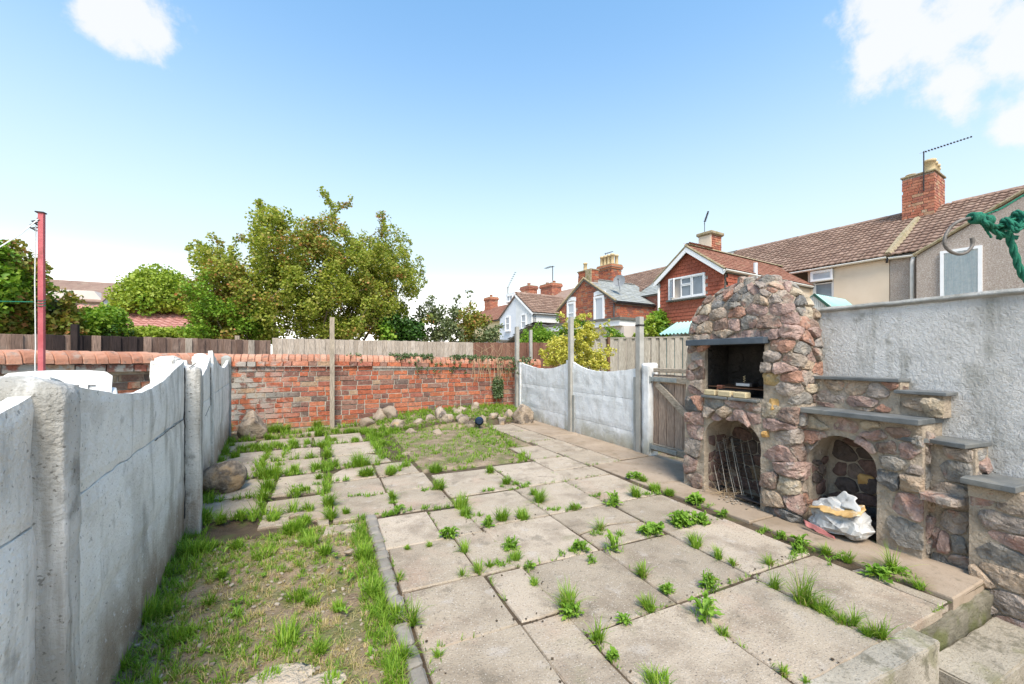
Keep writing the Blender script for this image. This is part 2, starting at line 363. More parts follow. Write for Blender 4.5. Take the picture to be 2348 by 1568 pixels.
M['galv'] = mat('galvanised hinge', [(0, (.25, .28, .28)), (1, (.42, .45, .44))], ns=20, rough=.5, metal=.5, bump=.2)
M['steel_dark'] = mat('dark steel', [(0, (.03, .03, .03)), (1, (.09, .08, .08))], ns=30, rough=.5, metal=.6, bump=.2)
M['rust'] = mat('rusty wire', [(0, (.10, .05, .03)), (1, (.22, .12, .07))], ns=30, rough=.8, metal=.3, bump=.3)
M['wire'] = mat('grey wire', [(0, (.22, .19, .15)), (1, (.45, .40, .33))], ns=30, rough=.6, metal=.4, bump=.2)
M['fire_brick'] = mat('pale fire brick', [(0, (.44, .35, .20)), (1, (.58, .48, .30))], ns=14, rnd=.3, bump=.8, bs=60, bd=.004, stains=[((.12, .09, .06), 9, .56, .7, .6)])
M['red_paint'] = mat('faded red paint', [(0, (.38, .07, .08)), (1, (.52, .14, .15))], ns=9, rough=.55, bump=.8, bs=50, bd=.003, stains=[((.24, .09, .07), 7, .56, .68, .7), ((.58, .30, .30), 12, .6, .7, .4)])
M['cord_white'] = mat('white cord', [(0, (.6, .6, .57)), (1, (.75, .75, .72))], bump=.1)
M['cord_green'] = mat('green twine', [(0, (.008, .12, .075)), (1, (.03, .25, .15))], ns=60, rough=.75, bump=2, bs=250, bd=.004)
M['hook'] = mat('dull hook steel', [(0, (.10, .09, .08)), (1, (.20, .18, .16))], ns=40, rough=.6, metal=.4, bump=.4)
M['plastic_white'] = mat('white garden plastic', [(0, (.68, .68, .66)), (1, (.78, .78, .76))], ns=5, rough=.4, bump=.1, spec=.5)
M['plastic_orange'] = mat('orange plastic', [(0, (.62, .16, .05)), (1, (.70, .22, .08))], ns=5, rough=.45)
M['upvc'] = mat('white window plastic', [(0, (.74, .74, .74)), (1, (.80, .80, .80))], ns=5, rough=.35, bump=.0, spec=.5)
M['gutter'] = mat('cream gutter', [(0, (.62, .60, .55)), (1, (.76, .74, .70))], ns=5, rough=.5, bump=.1)
def clear_glass():
    m = bpy.data.materials.new('clear window glass'); m.use_nodes = True; t = m.node_tree; t.nodes.clear(); o = t.nodes.new('ShaderNodeOutputMaterial'); a = t.nodes.new('ShaderNodeBsdfTransparent'); g = t.nodes.new('ShaderNodeBsdfGlossy'); g.inputs['Roughness'].default_value = .03
    f = t.nodes.new('ShaderNodeFresnel'); f.inputs[0].default_value = 1.5; x = t.nodes.new('ShaderNodeMixShader'); t.links.new(f.outputs[0], x.inputs[0]); t.links.new(a.outputs[0], x.inputs[1]); t.links.new(g.outputs[0], x.inputs[2]); t.links.new(x.outputs[0], o.inputs[0]); return m
M['glass_clear'] = clear_glass()
M['dish_grey'] = mat('dish mesh grey', [(0, (.14, .15, .16)), (1, (.24, .25, .26))], ns=40, rough=.6, bump=.2)
M['glass'] = mat('window glass', [(0, (.10, .13, .16)), (1, (.26, .31, .36))], ns=1.3, rough=.06, bump=0, spec=.9)
M['glass_pale'] = mat('window glass with blind', [(0, (.34, .38, .42)), (1, (.46, .50, .54))], ns=1, rough=.08, bump=0, spec=.8)
M['lace'] = mat('lace curtain', [(0, (.60, .70, .73)), (1, (.86, .90, .91))], ns=14, rough=.8, bump=.2, streak=(22, 22, .5), stains=[((.52, .64, .68), 1.2, .48, .62, .6, 'streak')], speck=[((.75, .8, .8), 26, .56, .7)])  # streak layer paints darker stripes as shading of the curtain folds
M['curtain_dark'] = mat('dark curtain', [(0, (.10, .06, .06)), (1, (.16, .09, .09))], ns=8)
M['pebbledash'] = mat('pebbledash', [(0, (.29, .235, .195)), (.5, (.38, .32, .275)), (1, (.50, .44, .39))], ns=38, rough=.95, bump=1.5, bs=60, bd=.01, detail=5, speck=[((.62, .57, .52), 50, .6, .7), ((.20, .14, .11), 45, .6, .7)])
M['render_cream'] = mat('cream render', [(0, (.60, .49, .37)), (1, (.68, .57, .45))], ns=1.4, rough=.9, bump=.3, bs=40, bd=.003)
M['render_white'] = mat('white render', [(0, (.62, .62, .60)), (1, (.76, .76, .75))], ns=1.2, rough=.9, bump=.3, bs=40, bd=.003, stains=[((.45, .44, .38), 1.2, .55, .72, .5)])
M['render_bluish'] = mat('bluish white render', [(0, (.60, .62, .65)), (1, (.68, .70, .73))], ns=1.2, rough=.9, bump=.3, bs=40, bd=.003)
M['render_buff'] = mat('buff render', [(0, (.54, .47, .42)), (1, (.64, .58, .52))], ns=1.2, rough=.9, bump=.3, bs=40, bd=.003)
M['render_yellow'] = mat('yellow render', [(0, (.62, .50, .28)), (1, (.68, .56, .34))], ns=1.2, rough=.9, bump=.2, bs=40, bd=.003)
M['tile_brown'] = mat('brown roof tile', [(0, (.16, .10, .078)), (.5, (.25, .165, .125)), (1, (.36, .25, .195))], ns=4, rnd=.55, rough=.9, bump=.8, bs=30, bd=.006, stains=[((.30, .24, .18), 3, .54, .7, .5), ((.09, .06, .05), 5, .55, .7, .5)], speck=[((.5, .42, .35), 22, .70, .7)])
M['tile_red'] = mat('red roof tile', [(0, (.22, .10, .07)), (1, (.34, .17, .12))], ns=4, rnd=.55, rough=.9, bump=.8, bs=30, bd=.006, stains=[((.40, .34, .22), 5, .56, .7, .6)])
M['tile_pink'] = mat('pink pantile', [(0, (.34, .15, .12)), (1, (.50, .27, .23))], ns=4, rnd=.6, rough=.9, bump=.8, bs=30, bd=.006)
M['tile_hung'] = mat('hung clay tile', [(0, (.27, .07, .04)), (1, (.36, .11, .065))], ns=4, rnd=.6, rough=.85, bump=.5, bs=40, bd=.004)
M['slate'] = mat('grey roof slate', [(0, (.24, .25, .235)), (1, (.37, .38, .36))], ns=4, rnd=.6, rough=.8, bump=.6, bs=30, bd=.004, stains=[((.32, .31, .24), 3, .5, .68, .6)])
M['ridge_moss'] = mat('mossy mortar verge', [(0, (.24, .19, .12)), (1, (.42, .35, .23))], ns=12, rough=1, bump=1.6, bs=30, bd=.02, stains=[((.22, .20, .08), 7, .5, .65, .7)])
M['lead'] = mat('lead flashing', [(0, (.32, .33, .34)), (1, (.48, .49, .50))], ns=9, rough=.6, bump=.3)
M['pot'] = mat('chimney pot', [(0, (.46, .34, .18)), (1, (.58, .46, .27))], ns=6, rough=.8, bump=.3)
M['pot_red'] = mat('red chimney pot', [(0, (.35, .13, .08)), (1, (.45, .2, .12))], ns=6, rough=.8, bump=.3)
M['felt'] = mat('roofing felt', [(0, (.10, .10, .09)), (1, (.18, .17, .15))], ns=6)
M['teal_sheet'] = mat('pale teal corrugated sheet', [(0, (.26, .46, .42)), (1, (.36, .58, .53))], ns=3, rough=.5, bump=.1)
M['teal_dark'] = mat('teal shed side', [(0, (.08, .20, .19)), (1, (.14, .28, .26))], ns=6, rough=.6)
M['green_paint'] = mat('green bargeboard', [(0, (.02, .07, .05)), (1, (.04, .11, .08))], ns=6, rough=.5)
M['boulder'] = mat('brown boulder', [(0, (.21, .16, .115)), (.5, (.35, .275, .20)), (1, (.50, .41, .32))], ns=9, rnd=.25, rough=.9, bump=1.5, bs=45, bd=.012, bump2=(14, 3),
    stains=[((.40, .24, .10), 4, .54, .68, .6), ((.08, .065, .055), 7, .48, .62, .8), ((.42, .38, .33), 14, .6, .7, .5)])
M['rock_pale'] = mat('pale rock', [(0, (.24, .18, .13)), (1, (.44, .35, .265))], ns=9, rnd=.6, rough=.9, bump=1.4, bs=50, bd=.01, bump2=(18, 2), stains=[((.24, .20, .15), 9, .5, .66, .6)])
M['stone_cream'] = mat('cream limestone', [(0, (.42, .33, .23)), (1, (.66, .57, .45))], ns=6, rough=.9, bump=2, bs=40, bd=.012, bump2=(10, 3), stains=[((.40, .26, .15), 5, .52, .68, .7)])
M['pebble'] = mat('pebbles', [(0, (.18, .14, .10)), (1, (.40, .34, .27))], ns=20, rnd=.8, bump=.3)
M['bark'] = mat('bark', [(0, (.11, .085, .06)), (1, (.24, .19, .14))], ns=14, rough=.95, bump=1, bs=50, bd=.01)
M['bag'] = mat('plastic cement bag', [(0, (.33, .32, .30)), (1, (.54, .54, .53))], ns=9, rough=.45, bump=1.5, bs=18, bd=.004, spec=.5, streak=(1, 1, 1),
    stains=[((.45, .30, .14), 9, .54, .64, .7), ((.14, .13, .12), 14, .56, .66, .7), ((.34, .08, .06), 6, .5, .6, .0)])
M['bag_orange'] = mat('bag orange print', [(0, (.40, .22, .07)), (1, (.52, .36, .16))], ns=9, rough=.5, bump=.3, stains=[((.7, .66, .55), 8, .5, .65, .7)])
M['bag_red'] = mat('bag red print', [(0, (.36, .09, .08)), (1, (.48, .2, .18))], ns=9, rough=.5, bump=.3)
M['ink'] = mat('printed ink', [(0, (.10, .10, .06)), (1, (.16, .15, .08))], bump=0)
M['blue_plastic'] = mat('dark blue lamp plastic', [(0, (.006, .012, .03)), (1, (.012, .035, .08))], rough=.3, bump=0, spec=.6)
GREEN = [(0, (.08, .16, .015)), (.35, (.16, .30, .025)), (.7, (.26, .42, .04)), (.92, (.38, .48, .08)), (1, (.46, .42, .16))]
M['grass'] = leafmat('grass blades', GREEN, .4)
M['grass_dry'] = leafmat('dry grass', [(0, (.30, .32, .07)), (.4, (.46, .36, .16)), (.8, (.55, .43, .25)), (1, (.32, .40, .07))], .3, .7)
M['weed'] = leafmat('weed leaves', [(0, (.09, .20, .018)), (.5, (.19, .35, .035)), (.9, (.30, .46, .07)), (1, (.42, .36, .10))], .4)
M['leaf_big'] = leafmat('tree leaves', [(0, (.12, .18, .025)), (.3, (.24, .31, .04)), (.6, (.38, .42, .07)), (.82, (.50, .48, .12)), (.93, (.42, .34, .12)), (1, (.45, .20, .07))], .5)
M['leaf_russet'] = leafmat('russet leaves', [(0, (.12, .17, .025)), (.35, (.22, .27, .04)), (.65, (.32, .28, .06)), (.85, (.44, .22, .08)), (1, (.50, .18, .06))], .35)
M['leaf_lime'] = leafmat('lime leaves', [(0, (.17, .27, .03)), (.5, (.32, .42, .05)), (1, (.45, .52, .11))], .4)
M['leaf_bright'] = leafmat('bright leaves', [(0, (.10, .20, .02)), (.5, (.18, .33, .03)), (1, (.36, .48, .07))], .4)
M['leaf_olive'] = leafmat('olive leaves', [(0, (.08, .11, .045)), (.5, (.15, .19, .08)), (1, (.27, .29, .13))], .3)
M['leaf_dark'] = leafmat('dark leaves', [(0, (.02, .06, .010)), (1, (.07, .15, .02))], .2)
M['leaf_gold'] = leafmat('variegated gold leaves', [(0, (.16, .22, .03)), (.3, (.50, .50, .08)), (.8, (.76, .68, .16)), (1, (.82, .76, .30))], .4)
M['ivy'] = leafmat('ivy leaves', [(0, (.05, .09, .03)), (.5, (.11, .17, .06)), (1, (.25, .29, .16))], .2, .4)
M['stem_dry'] = mat('dry stems', [(0, (.30, .20, .11)), (1, (.44, .33, .2))], bump=0)

# ================================================================== GROUND, PATIO, STEPS
def sheet(mb, x0, x1, y0, y1, z, step, amp=.0, f=2.0):
    nx = max(1, int((x1 - x0) / step)); ny = max(1, int((y1 - y0) / step))
    vs = []; fs = []
    for j in range(ny + 1):
        for i in range(nx + 1):
            x = x0 + (x1 - x0) * i / nx; y = y0 + (y1 - y0) * j / ny
            vs.append((x, y, z + (amp * fbm(Vector((x * f, y * f, 3))) if amp else 0)))
    for j in range(ny):
        for i in range(nx):
            a = j * (nx + 1) + i; fs.append((a, a + 1, a + nx + 2, a + nx + 1))
    mb.add(vs, fs)
g = MB()      # far ground, with an opening where the lower yard by the house is
for (a, b, c, d) in ((-800, 800, 9.2, 1500), (-800, -.75, -800, 9.2), (3.5, 800, -800, 9.2), (-.75, 3.5, -800, -4)):
    g.add([(a, c, -.06), (b, c, -.06), (b, d, -.06), (a, d, -.06)], [(0, 1, 2, 3)])
g.build('ground', M['soil'], kind='structure', recenter=False, fixn=False)
g = MB(); sheet(g, -.75, 3.5, -4, .9, -.70, .3); g.build('lower_yard', M['path_conc'], kind='structure', recenter=False, fixn=False)
g = MB()
g.boxp((-.75, .84, -.75), (2.36, .9, -.062)); g.boxp((2.3, .94, -.75), (3.5, .97, -.065)); g.boxp((-.8, -4, -.75), (-.75, .9, -.062)); g.boxp((3.5, -4, -.75), (3.55, .9, -.062))
g.build('retaining_edge', M['riser'], kind='structure', recenter=False)
def bed_h(x, y):
    # raised bed in the far right corner behind the rock edging
    cx, cy = 2.3, 8.0
    d = ((x - cx) / 1.75) ** 2 + ((y - cy) / 1.35) ** 2
    h = .20 * max(0, 1 - d) ** .5 if d < 1 else 0
    h += .06 * max(0, 1 - ((x - 3.2) ** 2 + (y - 7.6) ** 2) / .5) if True else 0
    return h
g = MB(); vs = []; fs = []
nx, ny = 190, 300; x0, x1, y0, y1 = -1.75, 3.68, .915, 9.1
for j in range(ny + 1):
    for i in range(nx + 1):
        x = x0 + (x1 - x0) * i / nx; y = y0 + (y1 - y0) * j / ny
        z = -.022 + .010 * fbm(Vector((x * 3, y * 3, 0))) + .006 * fbm(Vector((x * 14, y * 14, 2)))
        if x > .37 and y < 7: z = -.010 + .003 * fbm(Vector((x * 14, y * 14, 2)))
        if x < .3 and y < 3.2: z += .012 + .018 * fbm(Vector((x * 2.2, y * 2.2, 8)))
        if .9 < x < 2.1 and 4.3 < y < 6.6: z += .014
        z += bed_h(x, y)
        vs.append((x, y, z))
for j in range(ny):
    for i in range(nx):
        a = j * (nx + 1) + i; fs.append((a, a + 1, a + nx + 2, a + nx + 1))
def paved(x, y):
    if x < .27 and y < 3.2: return 0
    if .93 < x < (2.2 if y < 4.92 else 2.58) and 4.25 < y < 6.8: return 0
    return 0 if (y > 6.95 or x < fx_(y) - .05) else 1
fx_ = lambda y: -.50 - .115 * y
g.m = []
for f in fs: cxx = sum(vs[i][0] for i in f) / 4; cyy = sum(vs[i][1] for i in f) / 4; g.m.append(paved(cxx, cyy))
g.v = vs; g.f = fs
g.build('garden_soil', [M['soil'], M['joint']], kind='structure', recenter=False, smooth=True, fixn=False)

def slab(parent, pts, z=.0, th=.045, m='slab', name='slab', gap=.0015, tilt=.004, rough=True):
    """one paving slab with worn, slightly rounded arrises; pts: plan corners in order"""
    c = sum((Vector((p[0], p[1], 0)) for p in pts), Vector()) / len(pts)
    ring = []
    P = [Vector((p[0], p[1], 0)) for p in pts]
    for i, p in enumerate(P):
        q = P[(i + 1) % len(P)]; L = (q - p).length; k = max(1, int(L / .09)) if rough else 1
        for t in range(k):
            a = p.lerp(q, t / k); inw = (c - a).normalized()
            j = R.uniform(0, .004) if rough else 0
            if t == 0: j += R.uniform(.002, .007)
            ring.append(a + inw * (gap + j))
    tx, ty = R.uniform(-tilt, tilt), R.uniform(-tilt, tilt); dz = R.uniform(-.003, .003)
    def Z(p, e=0): return z + dz + (p.x - c.x) * tx * 2 + (p.y - c.y) * ty * 2 - e
    n = len(ring); vs = []
    for (ins, dz_) in ((0, th), (0, .006), (.006, 0)):
        for p in ring:
            d = (c - p).normalized() * ins; q = p + d
            vs.append((q.x, q.y, Z(q, dz_ + (R.uniform(0, .002) if dz_ else 0))))
    fs = [tuple(range(2 * n, 3 * n))]
    for L in range(2):
        for i in range(n): fs.append((L * n + i, L * n + (i + 1) % n, (L + 1) * n + (i + 1) % n, (L + 1) * n + i))
    mb = MB(); mb.add(vs, fs); o = mb.build(name, M[m], parent, fixn=False)
    return o
def rect(x0, x1, y0, y1, sk=0): 
    j = lambda: R.uniform(-.004, .004)
    x0 -= .006; y0 -= .006; x1 += .006; y1 += .006
    return [(x0 + j(), y0 + j()), (x1 + j(), y0 + j() + sk), (x1 + j(), y1 + j() + sk), (x0 + j(), y1 + j())]
patio = empty('patio', (0, 0, 0), kind='structure')
SL = [  # x0,x1,y0,y1,skew
 (.368,.80,1.275,1.648,.0),(.37,.80,.93,1.262,0),(.368,.795,1.66,2.118,.0),(.36,.775,2.132,2.635,-.01),(.352,.715,2.65,3.16,-.01),
 (.725,.985,2.65,3.14,0),(.785,1.02,2.11,2.63,0),(.81,1.025,1.66,2.085,0),(.81,1.02,.92,1.64,0),
 (1.035,1.565,.912,1.455,0),(1.58,2.12,.912,1.46,0),(2.14,2.70,.912,1.485,0),
 (1.03,1.565,1.475,2.07,.0),(1.58,2.125,1.48,2.07,0),(2.14,2.695,1.50,2.085,0),
 (1.01,1.555,2.09,2.68,.0),(2.14,2.68,2.09,2.70,0),
 (.995,1.555,2.71,3.35,0),(1.57,2.10,2.71,3.36,0),(2.115,2.67,2.72,3.375,0),
 (.985,1.645,3.40,4.10,.0),(1.665,2.19,3.385,4.16,.0),(2.15,2.69,3.40,3.72,0),
 (2.22,2.66,3.75,4.22,0),(2.68,3.12,3.76,4.42,0),(2.23,2.63,4.24,4.90,0),(2.66,3.10,4.44,5.15,0),(2.61,3.07,5.17,5.95,0),(2.59,3.05,5.97,6.72,0),
 (.53,.955,3.22,3.74,-.01),(.055,.505,3.26,3.745,0),(.51,.93,3.765,4.25,0),(.02,.485,3.77,4.25,0),(.50,.90,4.29,4.80,0),
 (-.43,.025,3.36,3.93,0),(-.95,-.47,3.68,4.13,0),(-.42,-.02,4.08,4.68,0),(-1.0,-.46,4.18,4.72,0),
 (-.62,-.04,4.78,5.42,0),(-.63,-.06,5.46,6.06,0),(-1.2,-.67,4.80,5.42,0),(-1.26,-.68,5.46,6.08,0),
 (.03,.60,5.42,6.15,0),(-.85,-.18,6.20,6.86,0),(.04,.50,6.24,6.90,0),(-.15,.0,6.26,6.84,0),(-1.32,-.9,6.25,6.86,0),
]
for s in SL: slab(patio, rect(*s))
# cracked and cut slabs
slab(patio, [(1.57, 2.09), (2.12, 2.09), (2.11, 2.30), (1.86, 2.36), (1.57, 2.31)]); slab(patio, [(1.57, 2.325), (1.86, 2.375), (2.11, 2.315), (2.11, 2.69), (1.56, 2.69)])
slab(patio, [(.06, 4.29), (.48, 4.29), (.48, 4.80), (.20, 4.79), (.05, 4.55)])
slab(patio, [(.05, 4.84), (.70, 4.86), (.66, 5.2), (.45, 5.39), (.03, 5.39)])
slab(patio, [(-.02, 7.0), (-.35, 7.02), (-.33, 7.22), (-.12, 7.26)], z=.02)
# narrow fillet strip between slabs and the path, and the slab remnant by the kerb
slab(patio, [(2.71, .915), (2.80, .915), (2.79, 1.29), (2.715, 1.30)], z=-.006); slab(patio, [(-.05, 3.22), (.03, 3.2), (.03, 3.33), (-.06, 3.33)]); slab(patio, [(-.02, 3.02), (.2, 3.0), (.22, 3.15), (.0, 3.19)])
# concrete path along the wall, poured in bays
path = empty('path', kind='structure')
PC = [[(2.82, .905), (3.27, .915), (3.22, 1.95), (2.80, 1.95)], [(2.80, 1.955), (3.22, 1.955), (3.20, 2.9), (2.74, 2.9)], [(2.74, 2.91), (3.75, 2.91), (3.75, 3.80), (2.71, 3.74)],
      [(3.14, 3.80), (3.75, 3.82), (3.72, 5.4), (3.10, 5.4)], [(3.09, 5.41), (3.72, 5.41), (3.70, 6.9), (3.06, 6.9)], [(2.0, 6.78), (3.04, 6.76), (3.05, 6.92), (2.05, 6.9)]]
for k, p in enumerate(PC): slab(path, p, z=.012 if k < 2 else .004, th=.14 if k == 0 else .05, m='path_conc', name='path_bay', gap=.004, tilt=.001)
# kerb of granite setts along the lawn
kerb = empty('kerb_edging', kind='structure')
y = 1.0
while y < 3.18:
    L = R.uniform(.10, .165); c = Vector((.312 + R.uniform(-.006, .006), y + L / 2, -.035)); mb = MB()
    mb.box(c, (.072 + R.uniform(-.008, .008), L - .012, .09), ch=.012)
    mb.v = [(a + R.uniform(-.003, .003), b + R.uniform(-.003, .003), d + R.uniform(-.002, .004)) for a, b, d in mb.v]
    mb.build('kerb_stone', M['cobble'], kerb); y += L
# front kerb block, riser and steps down
steps = empty('steps', kind='structure')
def rock_block(name, p0, p1, m, parent, seg=.035, amp=.006, ch=.012, smooth=True):
    """box with a subdivided, slightly eroded surface"""
    bm = bmesh.new(); bmesh.ops.create_cube(bm, size=1)
    c = [(a + b) / 2 for a, b in zip(p0, p1)]; s = [abs(b - a) for a, b in zip(p0, p1)]
    for v in bm.verts: v.co = Vector((v.co.x * s[0], v.co.y * s[1], v.co.z * s[2]))
    bmesh.ops.bevel(bm, geom=bm.edges[:], offset=ch, segments=2, affect='EDGES')
    for ax in range(3):
        L = s[ax]; k = int(L / seg)
        for i in range(1, k):
            nrm = Vector((0, 0, 0)); nrm[ax] = 1; co = Vector((0, 0, 0)); co[ax] = -L / 2 + L * i / k
            bmesh.ops.bisect_plane(bm, geom=bm.verts[:] + bm.edges[:] + bm.faces[:], plane_co=co, plane_no=nrm)
    for v in bm.verts:
        w = v.co + Vector(c)
        v.co += Vector((noise.noise(w * 9), noise.noise(w * 9 + Vector((5, 0, 0))), noise.noise(w * 9 + Vector((0, 7, 0))))) * amp * 1.4 + Vector((noise.noise(w * 30), noise.noise(w * 30 + Vector((5, 0, 0))), noise.noise(w * 30 + Vector((0, 7, 0))))) * amp * .6
    me = bpy.data.meshes.new(name); bm.to_mesh(me); bm.free()
    return mesh_obj(name, me, M[m], parent, c, smooth)
rock_block('kerb_block', (1.0, .802, -.30), (2.36, .908, .004), 'step_conc', steps, amp=.003, ch=.005, smooth=False)
rock_block('riser', (2.3, .895, -.42), (3.3, .935, -.05), 'riser', steps, amp=.008, smooth=False)
rock_block('step', (2.46, .70, -.36), (3.32, .89, -.17), 'step_conc', steps, amp=.004, ch=.008, smooth=False)
rock_block('step', (2.50, .48, -.56), (3.32, .72, -.36), 'step_conc', steps, amp=.004, ch=.008, smooth=False)
rock_block('step', (2.50, .20, -.74), (3.32, .50, -.55), 'step_conc', steps, amp=.004, ch=.008, smooth=False)

# ================================================================== LEFT CONCRETE PANEL FENCE
fx = lambda y: -.50 - .115 * y
FD = Vector((-.115, 1, 0)).normalized(); FN = Vector((1, .115, 0)).normalized()     # along, and towards the garden
lf = empty('concrete_fence', (fx(0), 0, 0), 'long whitened concrete panel fence with cracked posts, running back beside the lawn and boulders', 'fence', 'concrete panel fences')
def panel(parent, base, along, nrm, L, zb, ztf, th=.045, m='concrete_white', nl=36, nh=12, amp=.007, name='panel'):
    """concrete panel from base along 'along'; ztf(s) gives the top height (s in 0..1)"""
    vs = []; fs = []
    for side in (0, 1):
        for j in range(nh + 1):
            for i in range(nl + 1):
                s = i / nl; top = ztf(s) if callable(ztf) else ztf; zz = zb + (top - zb) * j / nh
                e = .004 if j in (0, nh) else 0
                p = base + along * (L * s) + Vector((0, 0, zz)) + nrm * ((th / 2 - e) if side == 0 else -(th / 2 - e))
                p = p + nrm * amp * fbm(p * 5) + Vector((0, 0, amp * .8 * fbm(p * 11 + Vector((3, 3, 3)))))
                vs.append(p)
    W_ = nl + 1; off = W_ * (nh + 1)
    for j in range(nh):
        for i in range(nl):
            a = j * W_ + i; fs.append((a, a + 1, a + W_ + 1, a + W_)); b = off + a; fs.append((b, b + W_, b + W_ + 1, b + 1))
    for i in range(nl):
        a = nh * W_ + i; fs.append((a, a + 1, off + a + 1, off + a)); a = i; fs.append((a, off + a, off + a + 1, a + 1))
    for j in range(nh):
        a = j * W_; fs.append((a, a + W_, off + a + W_, off + a)); a = j * W_ + nl; fs.append((a, off + a, off + a + W_, a + W_))
    mb = MB(); mb.add(vs, fs); return mb.build(name, M[m], parent, smooth=False)
def bay(parent, ya, yb, zs, zend, zmid, sk=0, tilt=0):
    base = Vector((fx(ya), ya, 0)) + FN * tilt; L = (Vector((fx(yb), yb, 0)) - Vector((fx(ya), ya, 0))).length
    top = lambda s: zmid + (zend - zmid) * abs(2 * (s - sk) - 1) ** 1.8 if True else 0
    panel(parent, base, FD, FN, L, -.05, zs[0] - .004, nh=8); panel(parent, base + FN * .002, FD, FN, L, zs[0], zs[1] - .004, nh=8)
    panel(parent, base - FN * .001, FD, FN, L, zs[1], top, nh=8, nl=40)
bay(lf, -.55, 1.36, (.40, .80), 1.10, .96, sk=-.02)
bay(lf, 1.46, 3.47, (.385, .79), 1.165, 1.045, sk=-.04)
bay(lf, 3.58, 5.02, (.385, .80), 1.20, 1.03, sk=-.03, tilt=.0)
bay(lf, 5.14, 7.34, (.39, .82), 1.215, 1.07, sk=.1, tilt=.01)
def shaped_post(parent, y, w, d, ztop, zshoulder=None, m='concrete_white', prot=.05, rnd_top=.03, name='post', back=.08, crack=None, lean=0):
    """post with eroded faces; stands proud of the panels by prot"""
    base = Vector((fx(y), y, 0)); segs = 46
    prof = [(-w / 2 + .005, prot), (w / 2 - .005, prot), (w / 2, prot - .006), (w / 2, -back + .01), (w / 2 - .01, -back), (-w / 2 + .01, -back), (-w / 2, -back + .01), (-w / 2, prot - .006)]
    pts = []
    for i in range(len(prof)):     # densify outline
        a, b = prof[i], prof[(i + 1) % len(prof)]; k = 3 if i in (0, 2, 4, 6) else 1
        for t in range(k): pts.append((a[0] + (b[0] - a[0]) * t / k, a[1] + (b[1] - a[1]) * t / k))
    n = len(pts); vs = []; fs = []
    for j in range(segs + 1):
        z = -.05 + (ztop + .05) * j / segs
        k = 1.0
        if z > ztop - rnd_top: k = max(.25, math.sqrt(max(0, 1 - ((z - ztop + rnd_top) / rnd_top) ** 2)) * .75 + .25)
        for (a, b) in pts:
            bb = (b + (back - prot) / 2) * k - (back - prot) / 2
            p = base + FD * a * k + FN * (bb + lean * z) + Vector((0, 0, z))
            p = p + (FN * fbm(p * 7) + FD * fbm(p * 7 + Vector((4, 1, 0)))) * .005 + (FN * fbm(p * 25)) * .0018
            vs.append(p)
    for j in range(segs):
        for i in range(n): fs.append((j * n + i, j * n + (i + 1) % n, (j + 1) * n + (i + 1) % n, (j + 1) * n + i))
    fs.append(tuple(segs * n + i for i in range(n)))
    mb = MB(); mb.add(vs, fs); return mb.build(name, M[m], parent, smooth=True)
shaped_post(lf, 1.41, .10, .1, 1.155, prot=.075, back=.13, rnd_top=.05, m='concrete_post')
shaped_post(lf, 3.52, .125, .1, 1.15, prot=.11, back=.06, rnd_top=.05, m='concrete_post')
shaped_post(lf, 5.08, .11, .1, 1.16, prot=.05, back=.05, rnd_top=.06, lean=-.01)
shaped_post(lf, 7.40, .12, .1, 1.235, prot=.05, back=.07, rnd_top=.01, m='concrete_end')
# broken heads of the posts on the neighbour's side
def lump(name, p0, p1, m, parent, amp=.012, ch=.03): return rock_block(name, p0, p1, m, parent, seg=.03, amp=amp, ch=ch)
lump('post_head', (fx(3.6) - .16, 3.50, .86), (fx(3.6) - .01, 3.70, 1.20), 'concrete_white', lf, ch=.018, amp=.014)
lump('post_head', (fx(5.1) - .13, 5.02, .95), (fx(5.1) - .01, 5.18, 1.235), 'concrete_white', lf, ch=.018, amp=.014)
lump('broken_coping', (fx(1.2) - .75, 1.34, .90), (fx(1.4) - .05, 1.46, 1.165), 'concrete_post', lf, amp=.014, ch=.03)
# cracks: thin dark recesses where posts have split from the panels
cr = MB()
def crack(pts, r=.0022):
    q = []
    for i in range(len(pts) - 1):
        a, b = Vector(pts[i]), Vector(pts[i + 1]); k = max(2, int((b - a).length / .022))
        for t in range(k): q.append(a.lerp(b, t / k) + (FD * R.uniform(-1, 1) + Vector((0, 0, R.uniform(-1, 1)))) * .0035)
    q.append(Vector(pts[-1])); cr.tube(q, [R.uniform(.6, 1.5) * r for _ in q], n=4)
def fp(y, z, e=.0): return Vector((fx(y), y, z)) + FN * e
crack([fp(3.452, 1.13, .024), fp(3.453, .6, .024), fp(3.455, .10, .024)], .0045); crack([fp(3.45, .785, .024), fp(2.6, .785, .024)], .0022); crack([fp(3.452, 1.13, .05), fp(3.5, 1.16, .08)], .004)
crack([fp(4.99, .72, .026), fp(4.99, 1.1, .026)], .003); crack([fp(5.15, .1, .026), fp(5.16, 1.0, .03)], .004); crack([fp(3.46, .60, .101), fp(3.58, .585, .101)], .002); crack([fp(4.9, .72, .024), fp(4.6, .66, .024)], .002)
cr.build('crack', M['steel_dark'], lf, kind='stuff')

